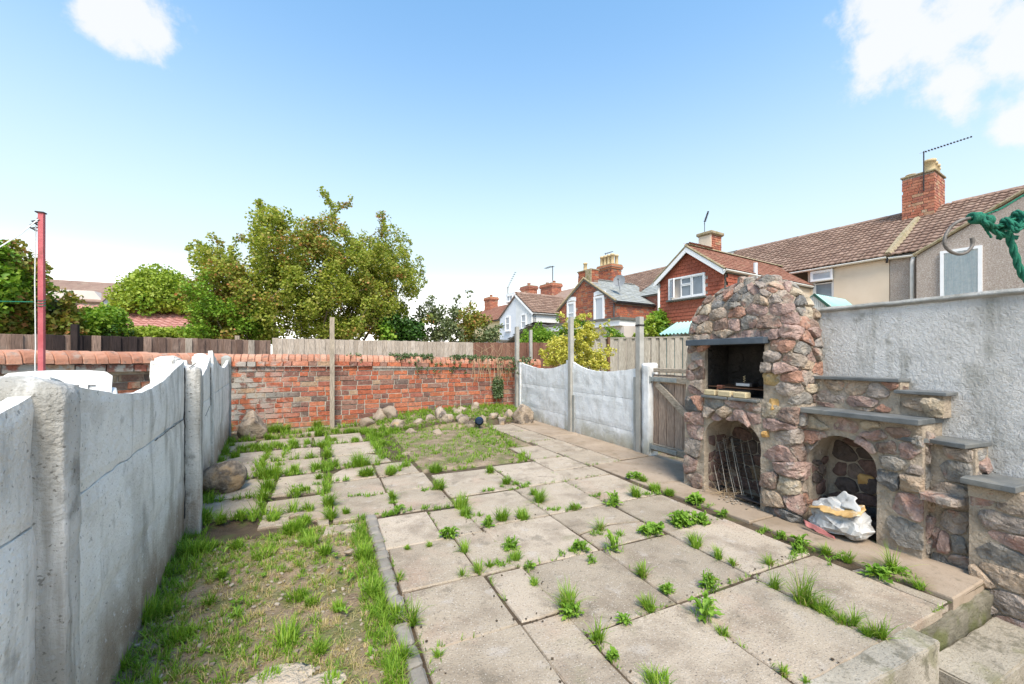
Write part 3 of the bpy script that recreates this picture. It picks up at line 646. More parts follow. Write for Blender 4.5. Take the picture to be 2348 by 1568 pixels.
# ================================================================== RIGHT CONCRETE FENCE, GATE PIER, GATE
rf = empty('concrete_fence', (3.66, 4, 0), 'short whitened concrete fence of two scalloped bays between brick wall and wooden gate', 'fence', 'concrete panel fences')
YD = Vector((0, 1, 0)); XN = Vector((-1, 0, 0))
def rbay(ya, yb, zend0, zend1, zmid, zs):
    base = Vector((3.66, ya, 0)); L = yb - ya
    top = lambda s: (zend0 * (1 - s) + zend1 * s) * abs(2 * s - 1) ** 2 + zmid * (1 - abs(2 * s - 1) ** 2)
    panel(rf, base, YD, XN, L, -.03, zs[0] - .004, nh=5, m='concrete_right'); panel(rf, base, YD, XN, L, zs[0], zs[1] - .004, nh=7, m='concrete_right'); panel(rf, base, YD, XN, L, zs[1], top, nh=6, nl=36, m='concrete_right')
rbay(4.10, 5.56, 1.06, 1.13, 1.0, (.24, .66)); rbay(5.66, 7.45, 1.14, 1.09, 1.0, (.25, .68))
def slim_post(parent, x, y, zt, w=.055, d=.06, m='post_conc', name='post', band=False, tiltv=0):
    mb = MB(); n = 14
    vs = []; fs = []
    for j in range(n + 1):
        z = -.03 + (zt + .03) * j / n
        for (a, b) in ((-w, -d), (w, -d), (w, d), (-w, d)):
            p = Vector((x + a / 2 + tiltv * z, y + b / 2, z)); p += Vector((noise.noise(p * 5), noise.noise(p * 5 + Vector((3, 0, 0))), 0)) * .004; vs.append(p)
    for j in range(n):
        for i in range(4): fs.append((j * 4 + i, j * 4 + (i + 1) % 4, j * 4 + 4 + (i + 1) % 4, j * 4 + 4 + i))
    fs.append((n * 4, n * 4 + 1, n * 4 + 2, n * 4 + 3)); mb.add(vs, fs)
    return mb.build(name, M[m], parent)
slim_post(rf, 3.64, 4.02, 1.72, .07, .075); slim_post(rf, 3.66, 4.09, .95, .09, .04, m='concrete_end')
slim_post(rf, 3.63, 5.60, 1.86, .065, .07); slim_post(rf, 3.66, 5.70, 1.16, .08, .05, m='concrete_right'); slim_post(rf, 3.66, 5.53, .6, .07, .05, m='concrete_end')
slim_post(rf, 3.62, 7.62, 1.84, .07, .08); slim_post(rf, 3.66, 7.50, 1.10, .08, .06, m='concrete_right')
b = MB(); b.boxp((3.60, 3.98, 1.60), (3.68, 4.062, 1.622)); b.build('strap', M['steel_dark'], rf)
# three stakes of the next fence beyond
for k, (px, Yp, ztop, lab) in enumerate(((1216, 8.6, 1.86, 'thin weathered post just beyond the brick wall beside the concrete fence end'), (1286, 8.7, 1.80, 'thin grey stake rising through the golden variegated bush'))):
    q = on_Y(px, 800, Yp); o = slim_post(None, q.x, q.y, ztop, .065, .06, m='post_conc', name='fence_stake'); tag(o, lab, 'post')
pier = rock_block('gate_pier', (3.60, 3.80, -.03), (3.74, 3.95, 1.135), 'concrete_right', None, seg=.04, amp=.006, ch=.012)
tag(pier, 'white painted square pier carrying the wooden gate hinges', 'pier')
gate = empty('wooden_gate', (3.66, 3.3, 0), 'worn brown boarded wooden gate with pale diagonal brace beside the stone barbecue', 'gate')
yb = 2.72
while yb < 3.76:
    w = .125; b = MB(); b.box((3.665, yb + w / 2, .53), (.022, w - .008, .94 + R.uniform(-.01, .01)), ch=.004); b.build('board', M['wood_gate'], gate); yb += w
for (z, h, m, nm, x) in ((1.05, .05, 'wood_rail', 'top_rail', 3.645), (.94, .075, 'wood_rail', 'rail', 3.635), (.12, .08, 'wood_rail', 'rail', 3.635)):
    b = MB(); b.box((x, 3.22, z), (.05 if nm == 'top_rail' else .03, 1.1, h), ch=.006); b.build(nm, M[m], gate)
b = MB(); d = Vector((0, 2.80 - 3.72, .22 - .90)); L = d.length; d.normalize()
b.box((3.632, 3.26, .55), (.026, L, .08), ax=(Vector((1, 0, 0)), d, Vector((1, 0, 0)).cross(d)), ch=.005); b.build('brace', M['wood_rail'], gate)
for z in (.94, .115):
    b = MB(); b.box((3.613, 3.60, z), (.006, .40, .05), ch=.002); b.boxp((3.60, 3.80, z - .05), (3.63, 3.815, z + .04))
    for k in range(4): b.box((3.608, 3.45 + k * .095, z), (.006, .014, .014))
    b.build('hinge', M['galv'], gate)

# ================================================================== BRICK WALLS
BRICK_ME = []
def brick_mesh():
    mb = MB(); mb.box((0, 0, 0), (1, 1, 1), ch=.04)
    me = bpy.data.meshes.new('brick'); me.from_pydata([tuple(v) for v in mb.v], [], mb.f)
    for v in me.vertices: v.co += Vector((R.uniform(-.012, .012), R.uniform(-.05, .05), R.uniform(-.03, .03)))
    bm = bmesh.new(); bm.from_mesh(me); bmesh.ops.recalc_face_normals(bm, faces=bm.faces); bm.to_mesh(me); bm.free(); return me
_bm = {}
def brick_variants(m):
    if m not in _bm:
        L = []
        for k in range(6):
            me = brick_mesh(); me.materials.append(M[m]); L.append(me)
        _bm[m] = L
    return _bm[m]
def bricks(parent, org, u, nrm, Lw, z0, z1f, m='brick', bl=.262, bh=.0875, jt=.013, dep=.10, inside=None, limit=300, proud=.0, jit=.004, hdr=.35, courses_zt=None, name='brick'):
    """brickwork face: org + u*s ; z from z0 up to z1f(s); each brick an object, past the limit one joined part"""
    items = []; z = z0; k = 0
    zmax = max(z1f(0), z1f(Lw)) if callable(z1f) else z1f
    while z + bh * .6 < zmax:
        s = -R.uniform(0, bl) if k % 2 else 0.0 - R.uniform(0, .02)
        while s < Lw:
            l = bl if R.random() > hdr else bl / 2
            a, b2 = max(s, 0), min(s + l, Lw)
            if b2 - a > .045:
                zt = z1f((a + b2) / 2) if callable(z1f) else z1f
                cz = z + bh / 2
                if z + bh <= zt + .02 and (inside is None or inside((a + b2) / 2, cz)):
                    items.append(((a + b2) / 2, cz, b2 - a - jt, bh - jt))
            s += l
        z += bh; k += 1
    up = Vector((0, 0, 1)); vs = brick_variants(m)
    def mtx(it):
        s, cz, l, h = it
        c = org + u * s + Vector((0, 0, cz)) + nrm * (-dep / 2 + proud + R.uniform(-jit, jit))
        tl = R.uniform(-.006, .006); uu = (u + up * tl).normalized()
        return axes_mat(c, uu, nrm, uu.cross(nrm) * (1 if uu.cross(nrm).z > 0 else -1), (l + R.uniform(-.004, .004), dep, h + R.uniform(-.004, .003)))
    E_ = Vector((0, 0, EYE))
    items.sort(key=lambda it: (org + u * it[0] + Vector((0, 0, it[1])) - E_).length)
    for it in items[:limit]: place(name, R.choice(vs), mtx(it), parent)
    rest = items[limit:]
    if rest:
        mb = MB()
        for it in rest:
            me = R.choice(vs); mw = mtx(it); mb.add([mw @ v.co for v in me.vertices], [tuple(p.vertices) for p in me.polygons])
        mb.build(name, M[m], parent, kind='stuff')
    return len(items)
UP = Vector((0, 0, 1))
def wall_top(x): return 1.262 if x < .1 else 1.262 - .081 * (x - .1) / 3.5
bw = empty('brick_wall', (0, 7.95, 0), 'old red brick garden wall with rounded coping across the end of the garden', 'wall', 'brick garden walls')
core = MB(); core.boxp((-1.45, 7.909, -.1), (4.3, 8.12, 1.0)); core.build('mortar_joint', M['brick_mortar'], bw)
bricks(bw, Vector((-1.43, 7.9, 0)), Vector((1, 0, 0)), Vector((0, -1, 0)), 5.75, 0.0, lambda s: wall_top(-1.43 + s) - .215, m='brick', limit=300, jit=.005, dep=.08)
s = -1.43
while s < 4.3:        # projecting course under the coping
    L = R.choice((.262, .262, .13)); zt = wall_top(s)
    place('brick', R.choice(brick_variants('brick')), axes_mat(Vector((s + L / 2, 7.95, zt - .165)), Vector((1, 0, -.02)).normalized(), Vector((0, 1, 0)), Vector((.02, 0, 1)).normalized(), (L - .01, .19, .078)), bw); s += L
def coping_mesh(w, h, d, dip=0):
    mb = MB(); n = 12; vs = []; fs = []
    for e, (xx, kk) in enumerate(((-w / 2, .93), (-w / 2 + .008, 1.0), (w / 2 - .008, 1.0), (w / 2, .93))):
        for i in range(n + 1):
            t = PI * i / n; vs.append((xx, -math.cos(t) * d / 2 * kk + R.uniform(-.003, .003), math.sin(t) ** .75 * h * kk + R.uniform(-.003, .003)))
    for e in range(3):
        for i in range(n): fs.append((e * (n + 1) + i, (e + 1) * (n + 1) + i, (e + 1) * (n + 1) + i + 1, e * (n + 1) + i + 1))
    for e in (0, 3): fs.append(tuple(e * (n + 1) + i for i in range(n + 1)))
    me = bpy.data.meshes.new('coping_brick'); me.from_pydata(vs, [], fs)
    bm = bmesh.new(); bm.from_mesh(me); bmesh.ops.recalc_face_normals(bm, faces=bm.faces); bm.to_mesh(me); bm.free()
    me.materials.append(M['coping']); return me
CP = [coping_mesh(.092, .125, .27) for _ in range(5)]; CP2 = [coping_mesh(.118, .155, .27) for _ in range(5)]
s = -1.40
while s < 4.3:
    zt = wall_top(s); place('coping_brick', R.choice(CP), axes_mat(Vector((s, 8.0, zt - .125 + R.uniform(-.004, .003))), Vector((1, R.uniform(-.03, .03), -.02)).normalized(), Vector((0, 1, 0)), Vector((0, 0, 1))), bw); s += .098
# neighbour's stretch of the wall, angled towards us
A0 = Vector((-1.42, 7.86, 0)); A1 = Vector((-4.6, 4.30, 0)); u2 = (A1 - A0).normalized(); n2 = Vector((-u2.y, u2.x, 0)); n2 = n2 if n2.dot(-A0) > 0 else -n2; L2 = (A1 - A0).length
bw2 = empty('brick_wall', tuple(A0), 'weathered brick wall with thick rounded coping behind the white plastic chairs and red pole', 'wall', 'brick garden walls')
wt2 = lambda s: 1.262 + .028 * s / 2.5
core = MB(); cc = A0 + u2 * (L2 / 2) - n2 * .14; core.box((cc.x, cc.y, .45), (L2, .2, 1.15), ax=(u2, n2, UP)); core.build('mortar_joint', M['brick_mortar'], bw2)
bricks(bw2, A0 - n2 * .02, u2, n2, L2, .30, lambda s: wt2(s) - .265, m='brick_left', limit=280, jit=.009, bh=.098, bl=.29)
s = 0
while s < L2:
    L = R.choice((.29, .29, .145)); c = A0 + u2 * (s + L / 2) - n2 * .055; zt = wt2(s)
    place('brick', R.choice(brick_variants('brick')), axes_mat(c + UP * (zt - .21), u2, n2, UP, (L - .012, .2, .092)), bw2); s += L
s = .06
while s < L2:
    c = A0 + u2 * s - n2 * .06; place('coping_brick', R.choice(CP2), axes_mat(c + UP * (wt2(s) - .155 + R.uniform(-.006, .006)), (u2 + n2 * R.uniform(-.03, .03)).normalized(), n2, UP), bw2); s += .122
# timber stake in front of the wall
o = slim_post(None, .11, 7.75, 1.905, .075, .06, m='wood_stake', name='timber_post'); tag(o, 'tall square timber post standing against the middle of the red brick wall', 'post')

# ================================================================== WOODEN FENCES
def slats(parent, P0, P1, ztop, zbot, wavg, mats, th=.018, capm=None, name='slat', hj=.006, step=.01):
    P0 = Vector(P0); P1 = Vector(P1); d = P1 - P0; L = d.length; u = d.normalized(); nn = Vector((-u.y, u.x, 0)); nn = nn if nn.dot(-P0) > 0 else -nn
    s = 0; k = 0
    while s < L:
        w = wavg * R.uniform(.85, 1.15); zt = (ztop[0] + (ztop[1] - ztop[0]) * s / L) + R.uniform(-hj, hj)
        mm = mats(s / L, k) if callable(mats) else mats
        if mm:
            c = P0 + u * (s + w / 2) + nn * ((step + .012) * (k % 2) + R.uniform(-.003, .003))
            mb = MB(); mb.box((0, 0, 0), (w * 1.0 + .006, th, zt - zbot), ax=(u, nn, UP), ch=.003); mb.v = [(a + c.x, b + c.y, d_ + (zt + zbot) / 2) for a, b, d_ in mb.v]
            mb.build(name, M[mm], parent)
        s += w; k += 1
    return u, nn, L
fL = empty('wooden_fence', (-2, 8, 0), 'dark brown boarded fence with some black boards, above the wall behind the red post', 'fence', 'boarded fences beyond the wall')
def fm(t, k):
    if t < .18: return 'wood_brown'
    if .40 < t < .62: return R.choice(('wood_black', 'wood_black', 'wood_brown'))
    if t > .80: return R.choice(('wood_pale', 'wood_pale', 'wood_brown'))
    return R.choice(('wood_brown', 'wood_brown', 'wood_brown', 'wood_pale')) if t < .40 else 'wood_brown'
slats(fL, (-.95, 9.0, 0), (-4.9, 6.55, 0), (1.53, 1.49), .4, .092, lambda t, k: ('wood_brown' if R.random() > .12 else 'wood_pale') if t < .38 else fm(t, k))
b = MB(); c = Vector((-3.13, 7.6, 0)); b.boxp((c.x - .035, c.y - .03, .4), (c.x + .035, c.y + .03, 1.66)); b.build('post', M['wood_black'], fL)
b = MB(); b.boxp((-1.48, 8.74, .4), (-1.41, 8.8, 1.60)); b.build('post', M['wood_stake'], fL)
fM = empty('wooden_fence', (1, 9, 0), 'pale weathered boarded fence behind the middle of the brick wall below the big tree', 'fence', 'boarded fences beyond the wall')
slats(fM, (-.92, 9.0, 0), (3.06, 9.0, 0), (1.575, 1.555), .4, .092, 'wood_pale')
fR = empty('wooden_fence', (4, 9.05, 0), 'reddish brown boarded fence at the far corner behind the ivy', 'fence', 'boarded fences beyond the wall')
slats(fR, (3.1, 9.02, 0), (5.6, 9.1, 0), (1.555, 1.59), .4, .10, 'wood_red')
fG = empty('wooden_fence', (6, 8, 0), 'silver grey closeboard fence beyond the right concrete fence and gate', 'fence', 'boarded fences beyond the wall')
slats(fG, (5.15, 7.4, 0), (9.3, 7.4, 0), (1.60, 1.755), .2, .125, 'wood_grey', step=.02)
b = MB(); b.box((7.2, 7.38, 1.685), (4.2, .05, .03), ax=(Vector((1, 0, .033)).normalized(), YD, UP)); b.build('capping_rail', M['wood_grey'], fG)
b = MB(); b.boxp((5.72, 7.32, .2), (5.78, 7.37, 1.66)); b.build('post', M['rust'], fG)

# loose soil and grit kicked out of the joints onto the slabs
mb = MB()
for s_ in SL:
    x0, x1, y0, y1 = s_[:4]
    for k in range(int(26 * (x1 - x0 + y1 - y0))):
        e = R.choice((0, 1, 2, 3)); t = R.random(); o_ = abs(R.gauss(0, .022)); r_ = R.uniform(.0012, .0045)
        x, y = ((x0 + o_, y0 + (y1 - y0) * t), (x1 - o_, y0 + (y1 - y0) * t), (x0 + (x1 - x0) * t, y0 + o_), (x0 + (x1 - x0) * t, y1 - o_))[e]
        if noise.noise(Vector((x * 2.5, y * 2.5, 6))) < -.05: continue
        a = R.uniform(0, 6); mb.box((x, y, .004 + r_ * .4), (r_ * 2.2, r_ * 1.6, r_), ax=(Vector((math.cos(a), math.sin(a), 0)), Vector((-math.sin(a), math.cos(a), 0)), UP))
tag(mb.build('soil_crumbs', M['joint'], kind='stuff'), 'dark soil crumbs scattered beside the paving joints')

# ================================================================== STONE BARBECUE
bbq = empty('stone_barbecue', (3.2, 2.2, 0), 'tall rubble stone barbecue with slate shelves and arched niches built against the white wall', 'barbecue')
PROF = [(-.05, 1.80, 2.815, 3.085), (.35, 1.81, 2.81, 3.09), (.9, 1.82, 2.805, 3.10), (1.28, 1.83, 2.80, 3.115), (1.42, 1.84, 2.79, 3.13), (1.55, 1.87, 2.77, 3.145), (1.66, 1.93, 2.72, 3.165), (1.75, 2.00, 2.62, 3.195), (1.80, 2.06, 2.52, 3.22), (1.84, 2.13, 2.41, 3.26)]
XW = 3.45
def prof(z):
    z = max(PROF[0][0], min(PROF[-1][0], z))
    for a, b in zip(PROF, PROF[1:]):
        if z <= b[0]:
            t = (z - a[0]) / (b[0] - a[0]); return [a[i] + (b[i] - a[i]) * t for i in (1, 2, 3)]
W0 = .99; SIDE = .36
def wrap(u, z):
    """u runs along the front from the far corner, round the near corner and back to the wall"""
    yr, yl, xf = prof(z); rc = .05
    if u <= W0 - rc: t = u / (W0 - rc); p = Vector((xf, yl + (yr + rc - yl) * t, z))
    elif u <= W0 + rc:
        a = (u - W0 + rc) / (2 * rc) * PI / 2; p = Vector((xf + rc - rc * math.cos(a), yr + rc - rc * math.sin(a), z))
    else: t = (u - W0 - rc) / (SIDE - rc); p = Vector((xf + rc + (XW - xf - rc) * t, yr, z))
    p.x += .014 * noise.noise(Vector((u * 4, z * 4, 0)))
    return p
def wrapn(u, z):
    e = .02; a = wrap(u + e, z) - wrap(u - e, z); b = wrap(u, z + e) - wrap(u, z - e); n = b.cross(a); 
    if n.x > 0 and n.y > 0: n = -n
    if n.dot(Vector((-1, -.8, .2))) < 0: n = -n
    return n.normalized()
def clip(poly, p, q):
    """keep the part of poly nearer to p than q"""
    mx, my = (p[0] + q[0]) / 2, (p[1] + q[1]) / 2; dx, dy = q[0] - p[0], q[1] - p[1]; o = []
    f = lambda v: (v[0] - mx) * dx + (v[1] - my) * dy
    for i in range(len(poly)):
        a, b = poly[i], poly[(i + 1) % len(poly)]; fa, fb = f(a), f(b)
        if fa <= 0: o.append(a)
        if (fa < 0) != (fb < 0) and abs(fa - fb) > 1e-12:
            t = fa / (fa - fb); o.append((a[0] + (b[0] - a[0]) * t, a[1] + (b[1] - a[1]) * t))
    return o
def cells(x0, x1, z0, z1, w, h, rng, hole=None, jit=.38, asp=None):
    """irregular coursed rubble: jittered staggered rows, then Voronoi cells (stretched so stones lie flat)"""
    asp = asp or w / h; seeds = []; z = z0 - h / 2; r = 0
    while z < z1 + h:
        hh = h * rng.choice((.6, .85, 1.1, 1.45)); x = x0 - w * rng.uniform(0, 1)
        while x < x1 + w:
            ww = w * rng.choice((.4, .6, .9, 1.2, 1.6, 1.9)); seeds.append((x + ww / 2 + rng.uniform(-jit, jit) * w * .3, z + hh / 2 + rng.uniform(-jit, jit) * h)); x += ww
        z += hh; r += 1
    out = []
    S = [(a / asp, b) for a, b in seeds]
    for i, p in enumerate(S):
        if hole and hole(seeds[i][0], seeds[i][1]): continue
        if not (x0 - .0 < seeds[i][0] < x1 and z0 < seeds[i][1] < z1): continue
        poly = [((x0) / asp, z0), (x1 / asp, z0), (x1 / asp, z1), (x0 / asp, z1)]
        for q in sorted(S, key=lambda q: (q[0] - p[0]) ** 2 + (q[1] - p[1]) ** 2)[1:16]:
            poly = clip(poly, p, q)
            if not poly: break
        if len(poly) > 2: out.append(([(a * asp, b) for a, b in poly], seeds[i]))
    return out
def area(P): return abs(sum(P[i][0] * P[(i + 1) % len(P)][1] - P[(i + 1) % len(P)][0] * P[i][1] for i in range(len(P)))) / 2
def stone(parent, poly, fpos, fn, gap, th, rng, m='rubble', push=None, name='stone', n=18, sink=.012):
    """one rubble stone: corners barely worn, face split along a few random cleavage planes"""
    P = []
    for i in range(len(poly)):
        a, b = poly[i], poly[(i + 1) % len(poly)]; P += [(a[0] * .9 + b[0] * .1, a[1] * .9 + b[1] * .1), (a[0] * .1 + b[0] * .9, a[1] * .1 + b[1] * .9)]
    A_ = area(P)
    if A_ < .0006: return None
    cx_, cy_ = sum(p[0] for p in P) / len(P), sum(p[1] for p in P) / len(P)
    Ls = [math.dist(P[i], P[(i + 1) % len(P)]) for i in range(len(P))]; tot = sum(Ls); ring = []; i = 0; acc = 0
    for k in range(n):
        d = tot * k / n
        while acc + Ls[i] < d: acc += Ls[i]; i += 1
        t = (d - acc) / max(1e-9, Ls[i]); a, b = P[i], P[(i + 1) % len(P)]; ring.append((a[0] + (b[0] - a[0]) * t, a[1] + (b[1] - a[1]) * t))
    if push: ring = [push(*p) for p in ring]
    rr = []; s0 = rng.uniform(0, 50)
    for (a, b) in ring:
        d = math.hypot(a - cx_, b - cy_); g_ = gap * (.7 + 1.6 * abs(noise.noise(Vector((a * 14 + s0, b * 14, 0))))); k = max(.4, (d - g_) / max(d, 1e-6)); rr.append((cx_ + (a - cx_) * k, cy_ + (b - cy_) * k))
    size = math.sqrt(A_); h = th * rng.choice((.5, .7, .9, 1.1, 1.3)); pl = []
    for _ in range(rng.choice((2, 3, 3, 4))):
        t = rng.uniform(0, 2 * PI); sl = rng.uniform(.2, 1.1) * th / size * 1.4; pl.append((math.cos(t) * sl, math.sin(t) * sl, h * rng.uniform(.75, 1.15)))
    def top(x, y): return max(h * .25, min([h * 1.05] + [c - (x - cx_) * a - (y - cy_) * b for a, b, c in pl]))
    vs = []; fs = []; R_ = [(1.0, -sink), (.99, .50), (.945, .90), (.72, 1.0), (.38, 1.0)]
    for k, (sc_, dz) in enumerate(R_):
        for (a, b) in rr:
            x, y = cx_ + (a - cx_) * sc_, cy_ + (b - cy_) * sc_
            if k >= 2: x += rng.uniform(-.06, .06) * size; y += rng.uniform(-.06, .06) * size
            pz = dz if k == 0 else top(x, y) * dz + .006 * fbm(Vector((x * 20, y * 20, s0))) * (1 if k > 1 else .5) + rng.uniform(-.0012, .0012)
            vs.append(fpos(x, y) + fn(x, y) * pz)
    vs.append(fpos(cx_, cy_) + fn(cx_, cy_) * top(cx_, cy_))
    for k in range(len(R_) - 1):
        for i in range(n):
            a, b, c, d = k * n + i, k * n + (i + 1) % n, (k + 1) * n + (i + 1) % n, (k + 1) * n + i
            fs += [(a, b, c), (a, c, d)] if (i + k) % 2 else [(a, b, d), (b, c, d)]
    e = (len(R_) - 1) * n
    for i in range(n): fs.append((e + i, e + (i + 1) % n, len(vs) - 1))
    mb = MB(); mb.add(vs, fs); return mb.build(name, M[m], parent, smooth=False)
# --- openings of the main stack
FO = (.20, .755, .875, 1.31)          # firebox: u0,u1,z0,z1
AR = (.215, .735, .50, .69)           # lower arch: u0,u1, springing, crown
def arch_top(u, A):
    t = (u - (A[0] + A[1]) / 2) / ((A[1] - A[0]) / 2)
    return A[2] + (A[3] - A[2]) * math.sqrt(max(0, 1 - t * t)) if abs(t) < 1 else -1
def hole_main(u, z, e=.0):
    if FO[0] - e < u < FO[1] + e and FO[2] - e - .02 < z < FO[3] + .045 + e: return True
    if AR[0] - e < u < AR[1] + e and z < max(arch_top(min(max(u, AR[0] + .001), AR[1] - .001), AR), .0) + e: return True
    return False
def push_main(u, z):
    if FO[0] < u < FO[1] and FO[2] - .03 < z < FO[3] + .05:
        c = [(u - FO[0], (FO[0], z)), (FO[1] - u, (FO[1], z)), (z - FO[2] + .03, (u, FO[2] - .03)), (FO[3] + .05 - z, (u, FO[3] + .05))]; return min(c)[1]
    if AR[0] < u < AR[1] and z < arch_top(u, AR):
        c = [(u - AR[0], (AR[0], z)), (AR[1] - u, (AR[1], z)), (arch_top(u, AR) - z, (u, arch_top(u, AR)))]; return min(c)[1]
    return (u, z)
# masonry core
def boolean(o, cutters):
    for c in cutters:
        md = o.modifiers.new('cut', 'BOOLEAN'); md.operation = 'DIFFERENCE'; md.solver = 'EXACT'; md.object = c
    bpy.context.view_layer.update()
    dg = bpy.context.evaluated_depsgraph_get(); me = bpy.data.meshes.new_from_object(o.evaluated_get(dg))
    o.modifiers.clear(); o.data = me
    for c in cutters: bpy.data.objects.remove(c)
mb = MB(); zs = [-.05 + (1.84 + .05) * i / 58 for i in range(59)]; us = [W0 + SIDE - (W0 + SIDE) * i / 46 for i in range(47)]; n = len(us) + 1; vs = []; fs = []
for z in zs:
    row = [wrap(u, z) + wrapn(u, z) * (.008 * fbm(Vector((u * 12, z * 12, 0)))) for u in us]
    row.append(Vector((XW, row[-1].y, z))); row[0].x = XW; vs += row
for j in range(len(zs) - 1):
    for i in range(n): fs.append((j * n + i, j * n + (i + 1) % n, (j + 1) * n + (i + 1) % n, (j + 1) * n + i))
fs.append(tuple(range(n - 1, -1, -1)))
top = (len(zs) - 1) * n; cen = sum((vs[top + i] for i in range(n)), Vector()) / n + Vector((0, 0, .03)); vs.append(cen)
for i in range(n): fs.append((top + i, top + (i + 1) % n, len(vs) - 1))
mb.add(vs, fs); core = mb.build('mortar_core', M['mortar'], bbq, smooth=False)
def uy(u, z=.6): yr, yl, xf = prof(z); return yl + (yr - yl) * u / W0
def arch_cut(y0, y1, zs_, zc, x0, x1):
    pts = [Vector((x0, y0, -.2)), Vector((x0, y1, -.2))]
    for i in range(17):
        t = PI * i / 16; pts.append(Vector((x0, (y0 + y1) / 2 + (y1 - y0) / 2 * math.cos(t), zs_ + (zc - zs_) * math.sin(t))))
    m_ = MB(); m_.prism(pts, (x1 - x0, 0, 0)); return m_.build('cut', None)
c1 = arch_cut(uy(AR[1]), uy(AR[0]), AR[2], AR[3], 2.8, 3.43)
m_ = MB(); m_.boxp((2.8, uy(FO[1], 1.1), FO[2]), (3.42, uy(FO[0], 1.1), FO[3])); c2 = m_.build('cut', None)
boolean(core, [c1, c2])
rs = random.Random(21)
hm = lambda u, z: hole_main(u, z, -.012)
main = (cells(0, FO[0] + .01, .0, .86, .20, .125, rs, hole=hm, jit=.3) + cells(AR[0] - .005, AR[1] + .01, .42, .86, .125, .085, rs, hole=lambda u, z: hm(u, z) or not AR[0] <= u <= AR[1]) + cells(AR[1] + .01, W0 + SIDE, .0, .86, .20, .105, rs, hole=hm, jit=.35)
        + cells(0, W0 + SIDE, .86, 1.83, .15, .085, rs, hole=hm))
for poly, sd_ in main: stone(bbq, poly, wrap, wrapn, .0045, .034, rs, 'rubble', push=push_main)
# capstones crowning the chimney
for k in range(15):
    y = 2.13 + .28 * (k % 5) / 4 + rs.uniform(-.03, .03); x = 3.27 + .07 * (k // 5) + rs.uniform(-.01, .01)
    P2 = [(x + .055 * math.cos(t) * rs.uniform(.7, 1.1), y + .075 * math.sin(t) * rs.uniform(.7, 1.1)) for t in [2 * PI * i / 8 for i in range(8)]]
    zz = 1.80 + .03 * math.sin(PI * (y - 2.08) / .4) + rs.uniform(0, .02)
    stone(bbq, P2, lambda a, b, zz=zz: Vector((a, b, zz)), lambda a, b: Vector((0, 0, 1)), .0, .05, rs, 'rubble', sink=.06)
# soot lining and back wall stones
m_ = MB(); ya, yb2 = uy(FO[1], 1.1) + .004, uy(FO[0], 1.1) - .004; z0, z1 = FO[2] + .003, FO[3] - .003; xa, xb = 3.15, 3.415
m_.add([(xb, ya, z0), (xb, yb2, z0), (xb, yb2, z1), (xb, ya, z1), (xa, ya, z0), (xa, yb2, z0), (xa, yb2, z1), (xa, ya, z1)], [(0, 1, 2, 3), (4, 0, 3, 7), (1, 5, 6, 2), (3, 2, 6, 7), (0, 4, 5, 1)])
m_.build('soot_lining', M['soot'], bbq)
for poly, s_ in cells(ya + .01, yb2 - .01, z0 + .02, z1, .13, .08, rs): stone(bbq, poly, lambda a, b: Vector((3.412, a, b)), lambda a, b: Vector((-1, 0, 0)), .006, .018, rs, 'soot')
for poly, s_ in cells(3.16, 3.40, z0 + .02, z1, .12, .09, rs): stone(bbq, poly, lambda a, b: Vector((a, yb2 - .002, b)), lambda a, b: Vector((0, -1, 0)), .006, .016, rs, 'soot')
ay0, ay1 = uy(AR[1]), uy(AR[0])
def in_arch(y0, y1, zs_, zc):
    def f(y, z):
        t = (y - (y0 + y1) / 2) / ((y1 - y0) / 2); return not (abs(t) < .97 and z < zs_ + (zc - zs_) * math.sqrt(max(0, 1 - t * t)) - .03)
    return f
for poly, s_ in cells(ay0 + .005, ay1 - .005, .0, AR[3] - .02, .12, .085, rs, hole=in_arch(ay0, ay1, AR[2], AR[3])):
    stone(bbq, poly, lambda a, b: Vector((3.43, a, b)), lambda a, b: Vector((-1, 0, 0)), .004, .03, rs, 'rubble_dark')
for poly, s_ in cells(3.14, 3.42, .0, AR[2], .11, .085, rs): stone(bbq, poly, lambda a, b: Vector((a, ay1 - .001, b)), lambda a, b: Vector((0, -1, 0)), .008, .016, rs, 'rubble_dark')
# the orange brick-like stone in the pier
stone(bbq, [(.80, .80), (.87, .80), (.87, .89), (.80, .89)], wrap, wrapn, .0, .045, rs, 'orange_stone'); stone(bbq, [(.745, .58), (.80, .59), (.79, .64), (.75, .63)], wrap, wrapn, .0, .035, rs, 'orange_stone')
# lintel, sill slates
def slate(name, pts, z, th, m='slate_shelf', parent=bbq):
    """slab of slate from plan outline with chipped edges"""
    P = [Vector((a, b, 0)) for a, b in pts]; c = sum(P, Vector()) / len(P); ring = []
    for i, p in enumerate(P):
        q = P[(i + 1) % len(P)]; k = max(1, int((q - p).length / .04))
        for t in range(k): ring.append(p.lerp(q, t / k) + (c - p).normalized() * R.uniform(0, .004))
    n = len(ring); vs = []; 
    for (dz, ins) in ((-th, .003), (-th + .004, 0), (-.004, 0), (0, .005)):
        for p in ring: q = p + (c - p).normalized() * (ins + R.uniform(0, .001)); vs.append((q.x, q.y, z + dz))
    fs = [tuple(range(n - 1, -1, -1)), tuple(range(3 * n, 4 * n))]
    for L in range(3):
        for i in range(n): fs.append((L * n + i, L * n + (i + 1) % n, (L + 1) * n + (i + 1) % n, (L + 1) * n + i))
    mb = MB(); mb.add(vs, fs); return mb.build(name, M[m], parent, fixn=True)
slate('lintel', [(3.045, 2.02), (3.045, 2.76), (3.40, 2.76), (3.40, 2.02)], 1.362, .052, 'slate_lintel')
for (a, b_) in ((2.08, 2.335), (2.345, 2.60)): slate('sill', [(3.055, a), (3.055, b_), (3.2, b_), (3.2, a)], .868, .022, 'slate_shelf')
